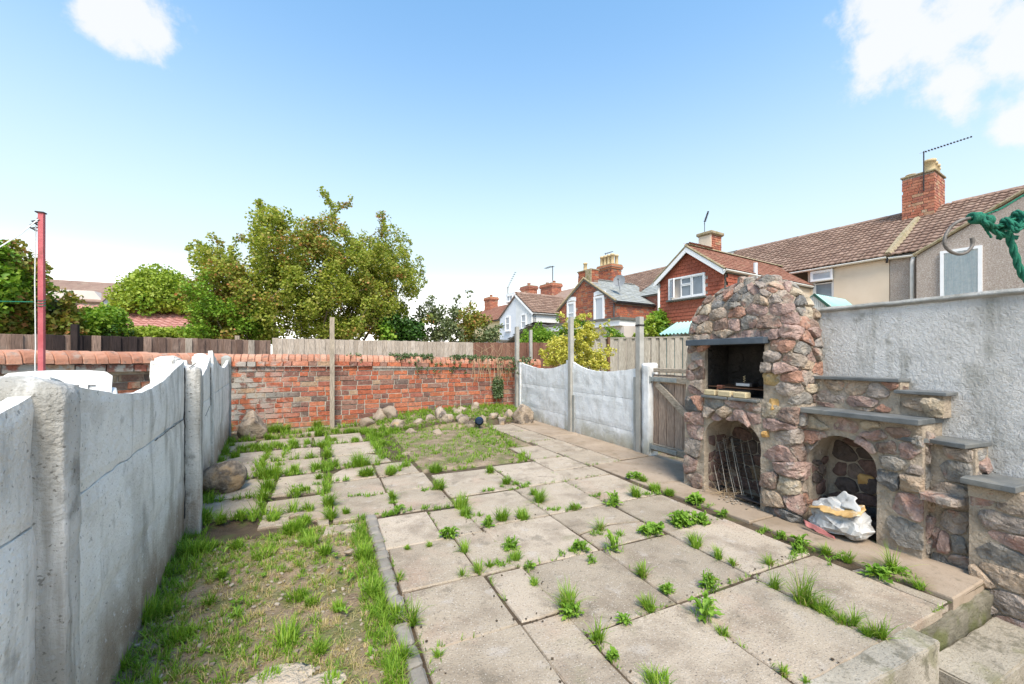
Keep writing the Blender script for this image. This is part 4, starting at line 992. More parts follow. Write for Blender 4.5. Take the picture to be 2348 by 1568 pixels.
# --- second bay with arch, behind the front of the stack
BX = 3.20
ab = MB(); nseg = 30; vs = []; fs = []
zs = [-.05 + .865 * i / 26 for i in range(27)]; ys = [1.165 + .66 * i / 26 for i in range(27)]
for side, X_ in ((0, BX), (1, XW)):
    for z in zs:
        for y in ys: vs.append((X_ + (.010 * fbm(Vector((y * 11, z * 11, 5))) + .012 * noise.noise(Vector((y * 4, z * 4, 9))) if side == 0 else 0), y, z))
q = 27; off = q * q
for j in range(q - 1):
    for i in range(q - 1):
        a = j * q + i; fs.append((a, a + q, a + q + 1, a + 1)); fs.append((off + a, off + a + 1, off + a + q + 1, off + a + q))
for i in range(q - 1):
    a = (q - 1) * q + i; fs.append((a, off + a, off + a + 1, a + 1)); fs.append((i, i + 1, off + i + 1, off + i))
    a = i * q; fs.append((a, off + a, off + a + q, a + q)); a = i * q + q - 1; fs.append((a, a + q, off + a + q, off + a))
ab.add(vs, fs); core2 = ab.build('mortar_core', M['mortar'], bbq)
A2 = (1.385, 1.785, .47, .665)
boolean(core2, [arch_cut(A2[0], A2[1], A2[2], A2[3], 2.9, 3.435)])
def h2(y, z, e=0):
    t = (y - (A2[0] + A2[1]) / 2) / ((A2[1] - A2[0]) / 2)
    return abs(t) < 1 and z < A2[2] + (A2[3] - A2[2]) * math.sqrt(max(0, 1 - t * t))
def push2(y, z):
    if h2(y, z):
        t = (y - (A2[0] + A2[1]) / 2) / ((A2[1] - A2[0]) / 2); zt = A2[2] + (A2[3] - A2[2]) * math.sqrt(max(0, 1 - t * t))
        return min([(y - A2[0], (A2[0], z)), (A2[1] - y, (A2[1], z)), (zt - z, (y, zt))])[1]
    return (y, z)
bx = lambda a, b: Vector((BX + .012 * noise.noise(Vector((a * 4, b * 4, 9))), a, b)); bn = lambda a, b: Vector((-1, 0, 0))
# pier stones are big, the spandrels smaller
for poly, s_ in cells(1.155, 1.385, .0, .50, .15, .14, rs, jit=.2): stone(bbq, poly, bx, bn, .005, .042, rs, 'rubble', n=22)
for poly, s_ in cells(1.155, 1.83, .50, .80, .13, .095, rs, hole=h2): stone(bbq, poly, bx, bn, .009, .028, rs, 'rubble', push=push2)
for poly, s_ in cells(3.23, 3.44, .0, .79, .12, .12, rs, jit=.2): stone(bbq, poly, lambda a, b: Vector((a, 1.165, b)), lambda a, b: Vector((0, -1, 0)), .010, .03, rs, 'rubble')
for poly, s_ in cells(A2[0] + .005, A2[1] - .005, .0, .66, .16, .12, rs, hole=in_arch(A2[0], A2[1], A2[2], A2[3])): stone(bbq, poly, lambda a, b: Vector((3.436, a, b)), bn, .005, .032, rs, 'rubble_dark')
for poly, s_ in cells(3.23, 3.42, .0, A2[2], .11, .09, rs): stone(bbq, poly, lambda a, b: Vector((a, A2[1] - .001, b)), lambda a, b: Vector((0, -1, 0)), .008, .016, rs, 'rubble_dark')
stone(bbq, [(1.50, .30), (1.59, .30), (1.58, .39), (1.49, .38)], lambda a, b: Vector((3.43, a, b)), bn, 0, .04, rs, 'orange_stone')
slate('shelf', [(3.125, 1.155), (3.13, 1.82), (3.44, 1.82), (3.44, 1.15)], .838, .034)
# --- ledge wall above the shelf
def block(y0, y1, z0, z1, x0, w=.14, h=.1, end=True, th=.022, far=False):
    m_ = MB(); m_.boxp((x0, y0, z0), (XW, y1, z1)); m_.build('mortar_core', M['mortar'], bbq)
    f = lambda a, b: Vector((x0 + .01 * noise.noise(Vector((a * 5, b * 5, 2))), a, b))
    for poly, s_ in cells(y0 + .003, y1, z0, z1, w, h, rs, jit=.3): stone(bbq, poly, f, bn, .006, th, rs, 'rubble')
    if end:
        for poly, s_ in cells(x0 + .02, XW - .01, z0, z1, .14, h, rs, jit=.3): stone(bbq, poly, lambda a, b: Vector((a, y0, b)), lambda a, b: Vector((0, -1, 0)), .008, th * .8, rs, 'rubble')
block(1.32, 1.84, .838, 1.045, 3.335, .12, .075); block(1.125, 1.32, .838, .975, 3.34, .15, .08)
stone(bbq, [(1.12, .845), (1.20, .84), (1.21, .955), (1.125, .96)], lambda a, b: Vector((3.335, a, b)), bn, 0, .045, rs, 'orange_stone' if False else 'rubble')
slate('shelf', [(3.30, 1.315), (3.30, 1.83), (3.447, 1.83), (3.447, 1.31)], 1.065, .022); slate('shelf', [(3.30, 1.095), (3.30, 1.34), (3.447, 1.34), (3.447, 1.09)], .995, .022)
# --- stepped end pieces
block(.975, 1.16, -.05, .69, 3.285, .12, .11, th=.03)
slate('shelf', [(3.20, 1.30), (3.17, 1.19), (3.24, 1.15), (3.21, 1.05), (3.20, .985), (3.445, .955), (3.445, 1.30)], .722, .026)
block(.40, .985, -.60, .50, 3.235, .20, .115, end=False, th=.03)
slate('shelf', [(3.165, .80), (3.165, 1.0), (3.445, 1.02), (3.445, .78)], .545, .034)
block(.80, .985, .44, .512, 3.22, .2, .07, end=False)
# projecting ledge stone
P2 = [(3.14 + .0, 1.01), (3.15, 1.17), (3.29, 1.18), (3.29, 1.0)]
stone(bbq, P2, lambda a, b: Vector((a, b, .405)), lambda a, b: Vector((0, 0, 1)), 0, .045, rs, 'rubble', sink=.03)

# things resting in and by it
for k, (a, L, lab) in enumerate(((2.52, .115, 'pale fire brick at the far end of the barbecue sill'), (2.375, .125, 'pale fire brick in the middle of the barbecue sill'), (2.235, .115, 'pale fire brick nearest the right pier on the barbecue sill'))):
    q = MB(); q.box((3.10, a, .868 + .026), (.07, L, .05), ch=.008); o = q.build('fire_brick', M['fire_brick']); tag(o, lab, 'brick', 'fire bricks on the barbecue')
q = MB(); q.box((3.19, 2.50, .868 + .045), (.05, .055, .09), ch=.006); o = q.build('fire_brick', M['brick_tan']); tag(o, 'small orange brick standing upright inside the barbecue opening', 'brick', 'fire bricks on the barbecue')
# cooking grate
gr = empty('cooking_grate', (3.25, 2.35, .96), 'rusty wire cooking grate inside the barbecue opening', 'grate')
q = MB()
for k in range(22): y = 2.09 + .49 * k / 21; q.tube([(3.15, y, .945), (3.40, y, .955)], .0028, 5)
q.build('bars', M['rust'], gr, kind=None); q = MB(); q.tube([(3.15, 2.08, .944), (3.15, 2.59, .944), (3.40, 2.59, .954), (3.40, 2.08, .954), (3.15, 2.08, .944)], .004, 5); q.build('frame', M['rust'], gr)
q = MB(); q.box((3.20, 2.36, .915), (.08, .30, .03), ch=.004); o = q.build('fire_tray', M['steel_dark']); tag(o, 'dark metal tray tucked under the barbecue cooking grate', 'tray')
# foil lighter block: small silver and black box with a coiled handle
bxo = empty('smoker_box', (3.22, 2.29, .957), 'small black and silver metal box with a twisted brass handle on the cooking grate', 'box')
q = MB(); q.box((3.22, 2.28, .975), (.09, .15, .034), ch=.004); q.build('body', M['steel_dark'], bxo); q = MB(); q.box((3.172, 2.28, .974), (.004, .12, .022), ch=.001); q.build('label_plate', M['lead'], bxo)
q = MB(); q.tube([(3.22 + .007 * math.cos(t), 2.30 + .007 * math.sin(t), .992 + .055 * t / 18) for t in [i * .6 for i in range(31)]], .003, 5); q.build('handle', M['pot'], bxo)
# leaning wire racks in the lower arch
for k, (y0, dy, lab) in enumerate(((2.50, .0, 'wire rack leaning inside the lower barbecue arch, nearest its left pier'), (2.40, .0, 'second wire rack leaning deeper inside the lower barbecue arch'))):
    r_ = empty('wire_rack', (3.2, y0, .05), lab, 'rack', 'wire racks in the arch'); q = MB(); w = .26
    P = lambda a, b: Vector((3.15 + k * .08 + .12 * b, y0 + .10 - a * .22 - .20 * (1 - b) + .08, .02 + .46 * b))
    for i in range(4): q.tube([P(i / 3, 0), P(i / 3 + R.uniform(-.06, .06), .5), P(i / 3 + R.uniform(-.04, .04), 1)], .0030, 5)
    q.build('rods', M['wire'], r_); q = MB()
    for i in range(15): q.tube([P(0, i / 14), P(1, i / 14)], .0016, 4)
    q.build('wires', M['rust'], r_)
# burnt grate on the ground and ash
sg = empty('black_grill_pan', (3.12, 2.2, .02), 'black cast grill lying on the path in front of the lower arch', 'grill')
q = MB(); q.box((3.13, 2.15, .05), (.05, .30, .015), ch=.003); q.build('bar', M['steel_dark'], sg)
for k in range(6): q = MB(); q.box((3.15 + .02 * (k % 2), 2.04 + .045 * k, .03), (.04, .02, .03), ch=.006); q.build('tooth', M['steel_dark'], sg)
q = MB()
for k in range(70):
    c = Vector((R.uniform(2.98, 3.4), R.uniform(2.05, 2.6), .014)); r_ = R.uniform(.003, .010)
    q.box(c + UP * r_ * .5, (r_ * 2, r_ * 1.6, r_), ax=(Vector((math.cos(k), math.sin(k), 0)), Vector((-math.sin(k), math.cos(k), 0)), UP), ch=r_ * .2)
o = q.build('ash_debris', M['pebble'], kind='stuff'); tag(o, 'small ash and cinder crumbs on the path by the lower arch')
def twig_bundle(name, c, n, L, m, lab, cat, rad=.0016, spread=1, updir=.6):
    q = MB()
    for k in range(n):
        a = R.uniform(0, 2 * PI); p = Vector(c) + Vector((R.uniform(-.04, .04), R.uniform(-.08, .08), 0)); d = Vector((math.cos(a) * spread, math.sin(a) * spread, R.uniform(0, 1) * updir)).normalized(); l = L * R.uniform(.4, 1); pts = [p]
        for i in range(4): d = (d + Vector((R.uniform(-.3, .3), R.uniform(-.3, .3), R.uniform(-.25, .15)))).normalized(); pts.append(pts[-1] + d * l / 4); pts[-1].z = max(pts[-1].z, c[2] + .002)
        q.tube(pts, rad, 4)
    o = q.build(name, M[m]); return tag(o, lab, cat)
tag(twig_bundle('dry_twigs', (3.13, 2.42, .02), 26, .22, 'stem_dry', None, None), 'tangle of dry twigs at the foot of the lower arch', 'twigs')
# torn cement bag
bm = bmesh.new(); bmesh.ops.create_icosphere(bm, subdivisions=4, radius=1)
rb = random.Random(4)
for v in bm.verts:
    p = v.co.copy() + Vector((rb.uniform(-.03, .03), rb.uniform(-.03, .03), rb.uniform(-.03, .03))); s = Vector((math.copysign(abs(p.x) ** .6, p.x), math.copysign(abs(p.y) ** .6, p.y), math.copysign(abs(p.z) ** .7, p.z)))
    x, y, z = s.x * .105, s.y * .16, s.z * .078 + .078
    hi = max(0, z - .06)
    x += .35 * hi; z += hi * .48 * (1 + 1.1 * p.y * 1.0 * 0 + .5 * math.sin(p.y * 3 + 1)) 
    q = Vector((x, y, z)); f1 = noise.noise(Vector((x * 8 + z * 9, y * 10 + z * 7, z * 4))); f2 = noise.noise(q * 26 + Vector((7, 0, 0)))
    crs = abs(noise.noise(Vector((x * 10 + y * 13, y * 6 - z * 16, 3)))); cr2 = abs(noise.noise(Vector((x * 22, y * 24 + z * 22, 8))))
    d1 = noise.voronoi(Vector((q.x * 9, q.y * 9 + q.z * 3, q.z * 11)))[0]; d2 = noise.voronoi(Vector((q.x * 22 + 3, q.y * 20, q.z * 24 + q.y * 6)))[0]
    q += v.normal * (.022 * f1 + .050 * (d1[0] - .4) - .030 * (d2[0] - .4) - .020 * max(0, .3 - crs))
    q.z = max(q.z, .004 + .002 * f1)
    v.co = q
me = bpy.data.meshes.new('bag_body'); bm.to_mesh(me); bm.free()
bag = empty('cement_bag', (3.14, 1.56, .012), 'crumpled torn white plastic sack with orange print slumped in the second arch', 'bag')
o = mesh_obj('sack', me, M['bag'], None, (0, 0, 0), False); o.parent = bag; o.location = (0, 0, 0)
def flap(pts, m, name, th=.004, crumple=.012):
    """folded plastic sheet through a row of edge pairs"""
    n = len(pts) - 1; vs = []; fs = []; K = 10; Lr = 14
    for j in range(Lr + 1):
        t = j / Lr * n; i = min(int(t), n - 1); f_ = t - i
        a = Vector(pts[i][0]).lerp(Vector(pts[i + 1][0]), f_); b_ = Vector(pts[i][1]).lerp(Vector(pts[i + 1][1]), f_)
        for k in range(K + 1):
            p = a.lerp(b_, k / K); p += Vector((noise.noise(p * 22), noise.noise(p * 22 + Vector((3, 0, 0))), noise.noise(p * 22 + Vector((0, 3, 0))))) * crumple; vs.append(p)
    for j in range(Lr):
        for k in range(K): a = j * (K + 1) + k; fs.append((a, a + 1, a + K + 2, a + K + 1))
    mb = MB(); mb.add(vs, fs); me = bpy.data.meshes.new(name); me.from_pydata([tuple(v) for v in mb.v], [], mb.f); me.materials.append(M[m])
    me.polygons.foreach_set('use_smooth', [True] * len(me.polygons)); o = bpy.data.objects.new(name, me); COL.objects.link(o); o.parent = bag
    md = o.modifiers.new('thick', 'SOLIDIFY'); md.thickness = th; return o
flap([((-.075, .15, .135), (.02, .15, .17)), ((-.10, .06, .165), (.0, .07, .20)), ((-.105, -.04, .15), (.0, -.03, .21)), ((-.085, -.15, .19), (.02, -.15, .235))], 'bag_orange', 'torn_flap', crumple=.02)
flap([((-.035, .07, .175), (.0, .03, .235)), ((-.04, -.03, .20), (.01, -.01, .29)), ((-.04, -.13, .20), (.01, -.09, .27))], 'bag', 'folded_top', crumple=.02)
flap([((-.125, .14, .03), (-.10, .17, .06)), ((-.135, .05, .015), (-.122, .06, .05)), ((-.13, -.04, .008), (-.128, -.03, .022))], 'bag_red', 'red_edge', crumple=.01)
# white garden wall behind
ww = empty('garden_wall', (3.5, 1.5, 0), 'rough white roughcast garden wall with a grey capping behind the stone barbecue', 'wall')
mb = MB(); vs = []; fs = []; ny_, nz_ = 150, 80; Y0, Y1 = -.6, 2.9
wt = lambda y: 1.545 + .006 * y
for j in range(nz_ + 1):
    for i in range(ny_ + 1):
        y = Y0 + (Y1 - Y0) * i / ny_; z = -.75 + (wt(y) + .75) * j / nz_; p = Vector((3.452, y, z)); p.x += .004 * fbm(p * 3) + .0012 * noise.noise(p * 26); vs.append(p)
for j in range(nz_):
    for i in range(ny_): a = j * (ny_ + 1) + i; fs.append((a, a + 1, a + ny_ + 2, a + ny_ + 1))
mb.add(vs, fs); mb.boxp((3.47, Y0, -.75), (3.62, Y1, 1.545)); mb.build('render', M['roughcast'], ww, fixn=False)
rock_block('capping', (3.435, Y0, 1.545), (3.65, Y1, 1.58), 'roughcast_cap', ww, seg=.06, amp=.004, ch=.008)

# ================================================================== BOULDERS AND ROCKS
def rock(name, c, size, m, lab, cat, group=None, seed=0, rough=.22, sub=4, rot=0, squash=None, parent=None, cut=0):
    bm = bmesh.new(); bmesh.ops.create_icosphere(bm, subdivisions=sub, radius=1); rr = random.Random(seed)
    planes = [(Vector((rr.uniform(-1, 1), rr.uniform(-1, 1), rr.uniform(-.3, 1))).normalized(), rr.uniform(.5, .85)) for _ in range(cut)]
    for v in bm.verts:
        p = v.co.copy()
        for (n_, d_) in planes:
            e = p.dot(n_) - d_
            if e > 0: p -= n_ * e * .97
        k = 1 + rough * .8 * noise.fractal(p * 1.1 + Vector((seed, 0, 0)), 1, 2, 3) + rough * .35 * noise.fractal(p * 4 + Vector((0, seed, 0)), 1, 2, 3)
        p = Vector((p.x * size[0] * k, p.y * size[1] * k, p.z * size[2] * k)); v.co = Matrix.Rotation(rot, 3, 'Z') @ p
    me = bpy.data.meshes.new(name); bm.to_mesh(me); bm.free()
    o = mesh_obj(name, me, M[m], parent, c, True)
    if lab: tag(o, lab, cat, group)
    return o
rock('boulder', (-1.0, 7.25, .16), (.205, .20, .25), 'boulder', 'large brown boulder with a flat face beside the brick wall and the concrete fence end', 'boulder', 'boulders in the garden', 3, .14, cut=5)
rock('boulder', (-.83, 4.42, .11), (.175, .15, .155), 'boulder', 'rounded yellow brown boulder sitting on the slabs beside the concrete fence', 'boulder', 'boulders in the garden', 11, .16, rot=.2)
rock('boulder', (-.84, 4.63, .08), (.15, .10, .13), 'boulder', 'smaller rock tucked behind the rounded boulder', 'boulder', 'boulders in the garden', 15, .12)
bed = [  # F px x, y, half width px, height px, material
 (841, 967, 15, 12, 'rock_pale', 'cream chunk at the left end of the rock edging'), (872, 962, 20, 15, 'rock_pale', 'pale lump second from the left in the rock edging'), (895, 960, 24, 17, 'rock_pale', 'big pinkish lump of the rock edging near the timber post'),
 (911, 972, 18, 16, 'boulder', 'grey rounded stone below the big pinkish lump'), (985, 968, 16, 11, 'rock_pale', 'small pale stone in the middle of the rock edging'), (1010, 964, 20, 20, 'boulder', 'pointed upright rock in the middle of the edging'),
 (1025, 968, 14, 12, 'boulder', 'brown stone right of the pointed rock'), (960, 972, 14, 9, 'boulder', 'low mossy stone in the grassy part of the edging'), (1048, 942, 12, 8, 'rock_pale', 'flat cream stone on top of the raised bed'),
 (1058, 939, 12, 7, 'rock_pale', 'second flat cream stone on the raised bed'), (1089, 934, 14, 11, 'rock_pale', 'pinkish white rock highest on the raised bed'), (1062, 968, 20, 12, 'boulder', 'long low grey rock left of the blue lamp'),
 (1080, 970, 16, 11, 'boulder', 'grey rock touching the blue lamp'), (1128, 961, 14, 10, 'boulder', 'square stone right of the blue lamp'), (1150, 963, 14, 12, 'boulder', 'brown block in the right part of the edging'),
 (1165, 957, 11, 12, 'rock_pale', 'narrow upright stone near the corner of the bed'), (1197, 955, 25, 26, 'boulder', 'big brown mossy lump at the corner by the concrete fence'), (1040, 955, 8, 7, 'boulder', 'little brown stone between the pale rocks'),
 (1000, 985, 14, 8, 'rock_pale', 'low pale stone half sunk in grass before the edging'), (940, 985, 13, 8, 'boulder', 'half buried stone in front of the edging grass'), (1105, 965, 12, 9, 'boulder', 'dark stone immediately right of the lamp')]
for k, (x, y, w, h, m, lab) in enumerate(bed):
    p = on_ground(x, y + h * .45, .03); d = (p - Vector((0, 0, p.z))).length * math.cos(math.atan((x - CX) / FPX)); s = d / FPX
    zb = max(-.02, bed_h(p.x, p.y) - .05)
    if y < 950: p = on_ground(x, y + h * .5, .17); zb = .13
    rock('rock', (p.x, p.y, zb + h * s * .75), (w * s * 1.2, w * s * .9, h * s * 1.15), m, lab, 'rock', 'rocks edging the raised bed', 30 + k, .22, sub=3, rot=k, cut=11)
q = on_ground(1098, 974, .05)
lamp = empty('garden_spotlight', (q.x, q.y, .0), 'small dark blue plastic garden spotlight standing by the rock edging', 'lamp')
mb = MB(); mb.tube([(q.x, q.y, -.02), (q.x, q.y, .07)], .012, 8); mb.build('spike', M['steel_dark'], lamp)
d = Vector((-q.x, -q.y, .2)).normalized(); mb = MB(); c = Vector((q.x, q.y, .12)); mb.tube([c - d * .05, c - d * .03, c + d * .04], [.03, .06, .075], 14); mb.build('lamp_head', M['blue_plastic'], lamp, smooth=True)
mb = MB(); mb.tube([c + d * .041, c + d * .046], .05, 12); mb.build('lens', M['blue_plastic'], lamp)
# pale rock outcrop at the near end of the lawn and small loose stones
for k, (x, y, w, h, lab) in enumerate(((640, 1562, 80, 9, 'large pale flat stone half buried at the near end of the lawn'), (545, 1580, 50, 8, 'cream flat stone beside the large one at the near lawn end'), (735, 1560, 50, 8, 'pinkish flat stone right of the large one at the near lawn end'),
      (345, 1478, 28, 12, 'small tan stone in the lawn near the concrete fence'), (800, 1262, 12, 8, 'pale stone chip in the lawn near the granite kerb'), (690, 1183, 24, 14, 'dark lumpy stone at the back edge of the lawn'), (930, 1040, 10, 8, 'pale lump at the edge of the far grass plot'), (775, 1210, 22, 6, 'flat grey stone by the kerb end'),
      (505, 1050, 20, 10, 'pale slab fragment behind the rounded boulder'), (1130, 1322, 5, 2, 'pea sized pale stone on the slabs'))):
    p = on_ground(x, y, .01); d = FPX * EYE / (y - HORIZ) / FPX
    rock('loose_stone', (p.x, p.y, h * d * .15), (w * d, w * d * .75, h * d * .7), 'stone_cream' if k < 3 else ('rock_pale' if k != 5 else 'boulder'), lab, 'stone', 'loose stones in the lawn', 70 + k, .3, sub=4 if k < 3 else 3, cut=5)
mb = MB()
for k in range(520):
    if k < 400: x, y = R.uniform(-.8, .27), R.uniform(1.1, 3.1)
    elif k < 520: x, y = R.uniform(.9, 2.15), R.uniform(4.3, 6.7)
    else: x, y = R.uniform(.4, 2.7), R.uniform(1, 3.4)
    if k >= 800: continue
    r_ = R.uniform(.003, .011); a = R.uniform(0, 6); c = Vector((x, y, -.008 + .016 * fbm(Vector((x * 2.2, y * 2.2, 8))) + .01 * fbm(Vector((x * 3, y * 3, 0)))))
    mb.box(c + UP * r_ * .4, (r_ * 2, r_ * 1.5, r_), ax=(Vector((math.cos(a), math.sin(a), .2)).normalized(), Vector((-math.sin(a), math.cos(a), 0)), UP), ch=r_ * .25)
tag(mb.build('gravel', M['pebble'], kind='stuff'), 'small stones scattered over the bare lawn soil')

# ================================================================== NEIGHBOUR'S GARDEN: CHAIRS, POLE
def chair(loc, rz, lab, first):
    r_ = empty('plastic_chair', loc, lab, 'chair', 'stacked white plastic chairs'); r_.rotation_euler.z = rz
    def part(mb, nm, m='plastic_white', sm=True):
        o = mb.build(nm, M[m], None, smooth=sm, recenter=False); o.parent = r_; return o
    mb = MB(); mb.box((0, 0, .42), (.46, .44, .02), ch=.006); part(mb, 'seat')
    mb = MB(); K = 12; vs = []; fs = []     # curved back with slots
    rows = [.46, .56, .64, .71, .792, .80, .81, .82, .86, .885]
    for side in (0, .012):
        for j, z in enumerate(rows):
            for i in range(K + 1):
                t = -1 + 2 * i / K; w = .235 - (.03 if j == len(rows) - 1 else 0); x = t * w; y = .22 + (z - .44) * .22 - .07 * abs(t) ** 2 + side; vs.append((x, y, z - (.012 * abs(t) ** 3 if j > 6 else 0)))
    n1 = (K + 1) * len(rows)
    hole = lambda i, j: j in (1, 2, 3) and i in (2, 4, 7, 9)
    for j in range(len(rows) - 1):
        for i in range(K):
            if hole(i, j): continue
            a = j * (K + 1) + i; fs.append((a, a + 1, a + K + 2, a + K + 1)); b_ = n1 + a; fs.append((b_, b_ + K + 1, b_ + K + 2, b_ + 1))
    for i in range(K): a = (len(rows) - 1) * (K + 1) + i; fs.append((a, a + 1, n1 + a + 1, n1 + a))
    for j in range(len(rows) - 1):
        for i in (0, K): a = j * (K + 1) + i; fs.append((a, a + K + 1, n1 + a + K + 1, n1 + a))
    mb.add(vs, fs); part(mb, 'backrest')
    for sx in (-1, 1):
        mb = MB(); mb.tube([(sx * .25, -.2, .66), (sx * .27, 0, .665), (sx * .25, .2, .68), (sx * .235, .27, .76)], [.02, .024, .022, .018], 8); part(mb, 'armrest')
        for sy, top in ((-1, .66), (1, .44)):
            mb = MB(); mb.tube([(sx * .27, sy * .25, 0), (sx * .25, sy * .2, top)], [.018, .024], 8); part(mb, 'leg')
    return r_
labs = ['lowest white plastic chair in the stack behind the concrete fence', 'second white plastic chair up in the stack behind the fence', 'third white plastic chair up in the stack behind the fence', 'top white plastic chair of the stack, slotted back showing over the fence']
cp = on_Y(178, 860, 3.35); cp.x -= .06
for k in range(4):
    chair((cp.x - .01 + .0 * k, 3.2, -.02 + .085 * k), math.radians(12), labs[k], k == 0)
for k, dx in enumerate((-.06, .10)):
    mb = MB(); c = Vector((cp.x - .02 + dx, 3.12 - dx * .3, .905)); mb.lathe(c, [(.0, 0), (.05, 0), (.062, .09), (.068, .092), (.068, .105), (.058, .105), (.05, .01), (0, .01)], 20); o = mb.build('plant_pot', M['plastic_orange'], smooth=False)
    tag(o, ('orange plastic plant pot standing on the stacked chairs, by the concrete post', 'orange plastic plant pot standing on the stacked chairs, near the chair arm')[k], 'plant pot', 'pots on the chairs')
P0 = on_Y(95, 700, 4.2); px_, py_ = P0.x, 4.2; ztop = on_Y(95, 489, 4.2).z
pole = empty('clothes_post', (px_, py_, -.05), 'tall faded red steel clothes post with ropes tied round it, behind the concrete fence', 'post')
mb = MB(); vs = []; fs = []; n = 40
for j in range(n + 1):
    z = -.05 + (ztop + .05) * j / n
    for (a, b_) in ((-1, -1), (1, -1), (1, 1), (-1, 1)): p = Vector((px_ + a * .0145, py_ + b_ * .0145, z)); vs.append(p)
for j in range(n):
    for i in range(4): fs.append((j * 4 + i, j * 4 + (i + 1) % 4, j * 4 + 4 + (i + 1) % 4, j * 4 + 4 + i))
mb.add(vs, fs); mb.build('shaft', M['red_paint'], pole); mb = MB(); mb.box((px_ - .004, py_, ztop + .004), (.048, .044, .008)); mb.build('cap_plate', M['steel_dark'], pole)
mb = MB(); mb.tube([(px_ - .022, py_ - .02, ztop - .10), (px_ - .027, py_ - .02, ztop - .5), (px_ - .023, py_ - .02, ztop - 1.0), (px_ - .026, py_ - .02, 1.2), (px_ - .022, py_ - .02, .6)], .0035, 6); mb.build('hanging_cord', M['cord_white'], pole)
mb = MB(); q0 = Vector((px_ - .024, py_ - .01, ztop - .04)); pts = [q0 + Vector((.02 * math.sin(i * 2.1), .015 * math.cos(i * 1.7), -.016 * i)) for i in range(7)]; mb.tube(pts, .006, 6); pts = [q0 + Vector((-.02 + .022 * math.sin(i * 1.3 + 1), .018 * math.cos(i * 2.3), -.03 - .013 * i)) for i in range(6)]; mb.tube(pts, .005, 6); mb.build('rope_knot', M['steel_dark'], pole)
mb = MB(); zt_ = on_Y(95, 700, 4.2).z
for k in range(3): mb.tube([(px_ + .019 * math.cos(t), py_ + .019 * math.sin(t), zt_ + .02 * k + .008 * math.sin(t)) for t in [2 * PI * i / 16 for i in range(17)]], .003, 5)
mb.build('twine_wrap', M['cord_green'], pole)
mb = MB(); mb.tube([(px_ - .03, py_ - .03, zt_ + .02), (px_ - 1.2, py_ - .1, zt_ - .03), (px_ - 3, py_ - .2, zt_ + .0)], .004, 6); o = mb.build('washing_line', M['cord_green']); tag(o, 'thin green washing line stretched from the red post out to the left', 'line')
a_ = on_Y(0, 562, 4.0); b_ = on_Y(88, 502, 4.19); d_ = (a_ - b_); mb = MB(); mb.tube([b_, b_ + d_ * .5 + Vector((0, 0, -.02)), a_ + d_ * .6], .004, 6); o = mb.build('washing_line', M['cord_white']); tag(o, 'thin white washing line sloping down from the top of the red post', 'line')

# ================================================================== HOOK AND GREEN ROPE, CLOSE TO THE CAMERA
def hp(x, y, t=1.15):
    a, b_ = ray(x); return Vector((a * t, b_ * t, EYE - (y - HORIZ) / FPX * t))
hk = [(2224, 500), (2205, 504), (2185, 515), (2170, 533), (2164, 555), (2172, 572), (2192, 582), (2212, 580), (2226, 567), (2229, 555), (2227, 545)]
mb = MB(); pts = [hp(*p) for p in hk]
def smooth_pts(P, k=4):
    out_ = []
    for i in range(len(P) - 1):
        p0, p1, p2, p3 = P[max(i - 1, 0)], P[i], P[i + 1], P[min(i + 2, len(P) - 1)]
        for t in [j / k for j in range(k)]:
            out_.append(.5 * ((2 * p1) + (-p0 + p2) * t + (2 * p0 - 5 * p1 + 4 * p2 - p3) * t * t + (-p0 + 3 * p1 - 3 * p2 + p3) * t ** 3))
    return out_ + [P[-1]]
pp = smooth_pts(pts, 5); mb.tube(pp, [.0042] * (len(pp) - 6) + [.0050] * 6, 10); o = mb.build('line_hook', M['hook'], smooth=True); tag(o, 'grey steel hook curled open, tied to knotted green rope', 'hook')
def twisted(mb, pts, r, strands=3, pitch=26, n=6):
    P = smooth_pts(pts, 14); L = [0]
    for i in range(1, len(P)): L.append(L[-1] + (P[i] - P[i - 1]).length)
    for s in range(strands):
        q = []; prev = None
        for i, p in enumerate(P):
            d = (P[min(i + 1, len(P) - 1)] - P[max(i - 1, 0)]).normalized(); a = d.orthogonal().normalized() if prev is None else (prev - d * prev.dot(d)).normalized(); prev = a
            b_ = d.cross(a); ph = L[i] / r * .55 + s * 2 * PI / strands; q.append(p + (a * math.cos(ph) + b_ * math.sin(ph)) * r * .52)
        mb.tube(q, r * .56, n)
rope = empty('green_rope', tuple(hp(2290, 520)), 'knotted green polypropylene rope hanging at the right edge, tied to the hook', 'rope')
mb = MB()
twisted(mb, [hp(2222, 500), hp(2245, 498), hp(2262, 512, 1.13), hp(2285, 520), hp(2320, 505), hp(2370, 480), hp(2470, 455)], .0068)
twisted(mb, [hp(2232, 505), hp(2250, 510), hp(2275, 528), hp(2298, 540), hp(2330, 545)], .006); mb.build('cord', M['cord_green'], rope, smooth=True)
mb = MB()      # knots: rope wound round itself
for (cx_, cy_, rr_, turns) in ((2236, 500, 13, 3), (2262, 506, 10, 2)):
    c = hp(cx_, cy_); q = []
    for i in range(turns * 12 + 1):
        t = i * PI / 6; q.append(c + Vector((math.sin(YAW) * .010 * math.cos(t) + math.cos(YAW) * (i * .0007 - turns * .0042), math.cos(YAW) * .010 * math.cos(t) - math.sin(YAW) * (i * .0007 - turns * .0042), .011 * math.sin(t))))
    mb.tube(q, .0062, 7)
def tangle(c, n, r, amp):
    q = [c + Vector((amp * math.sin(i * 1.9), amp * math.cos(i * 1.3 + 1), amp * math.sin(i * 2.7 + .5))) for i in range(n)]; twisted(mb, q, r)
tangle(hp(2312, 520), 11, .0065, .024); tangle(hp(2340, 505), 12, .0070, .026)
mb.build('knot', M['cord_green'], rope, smooth=True)
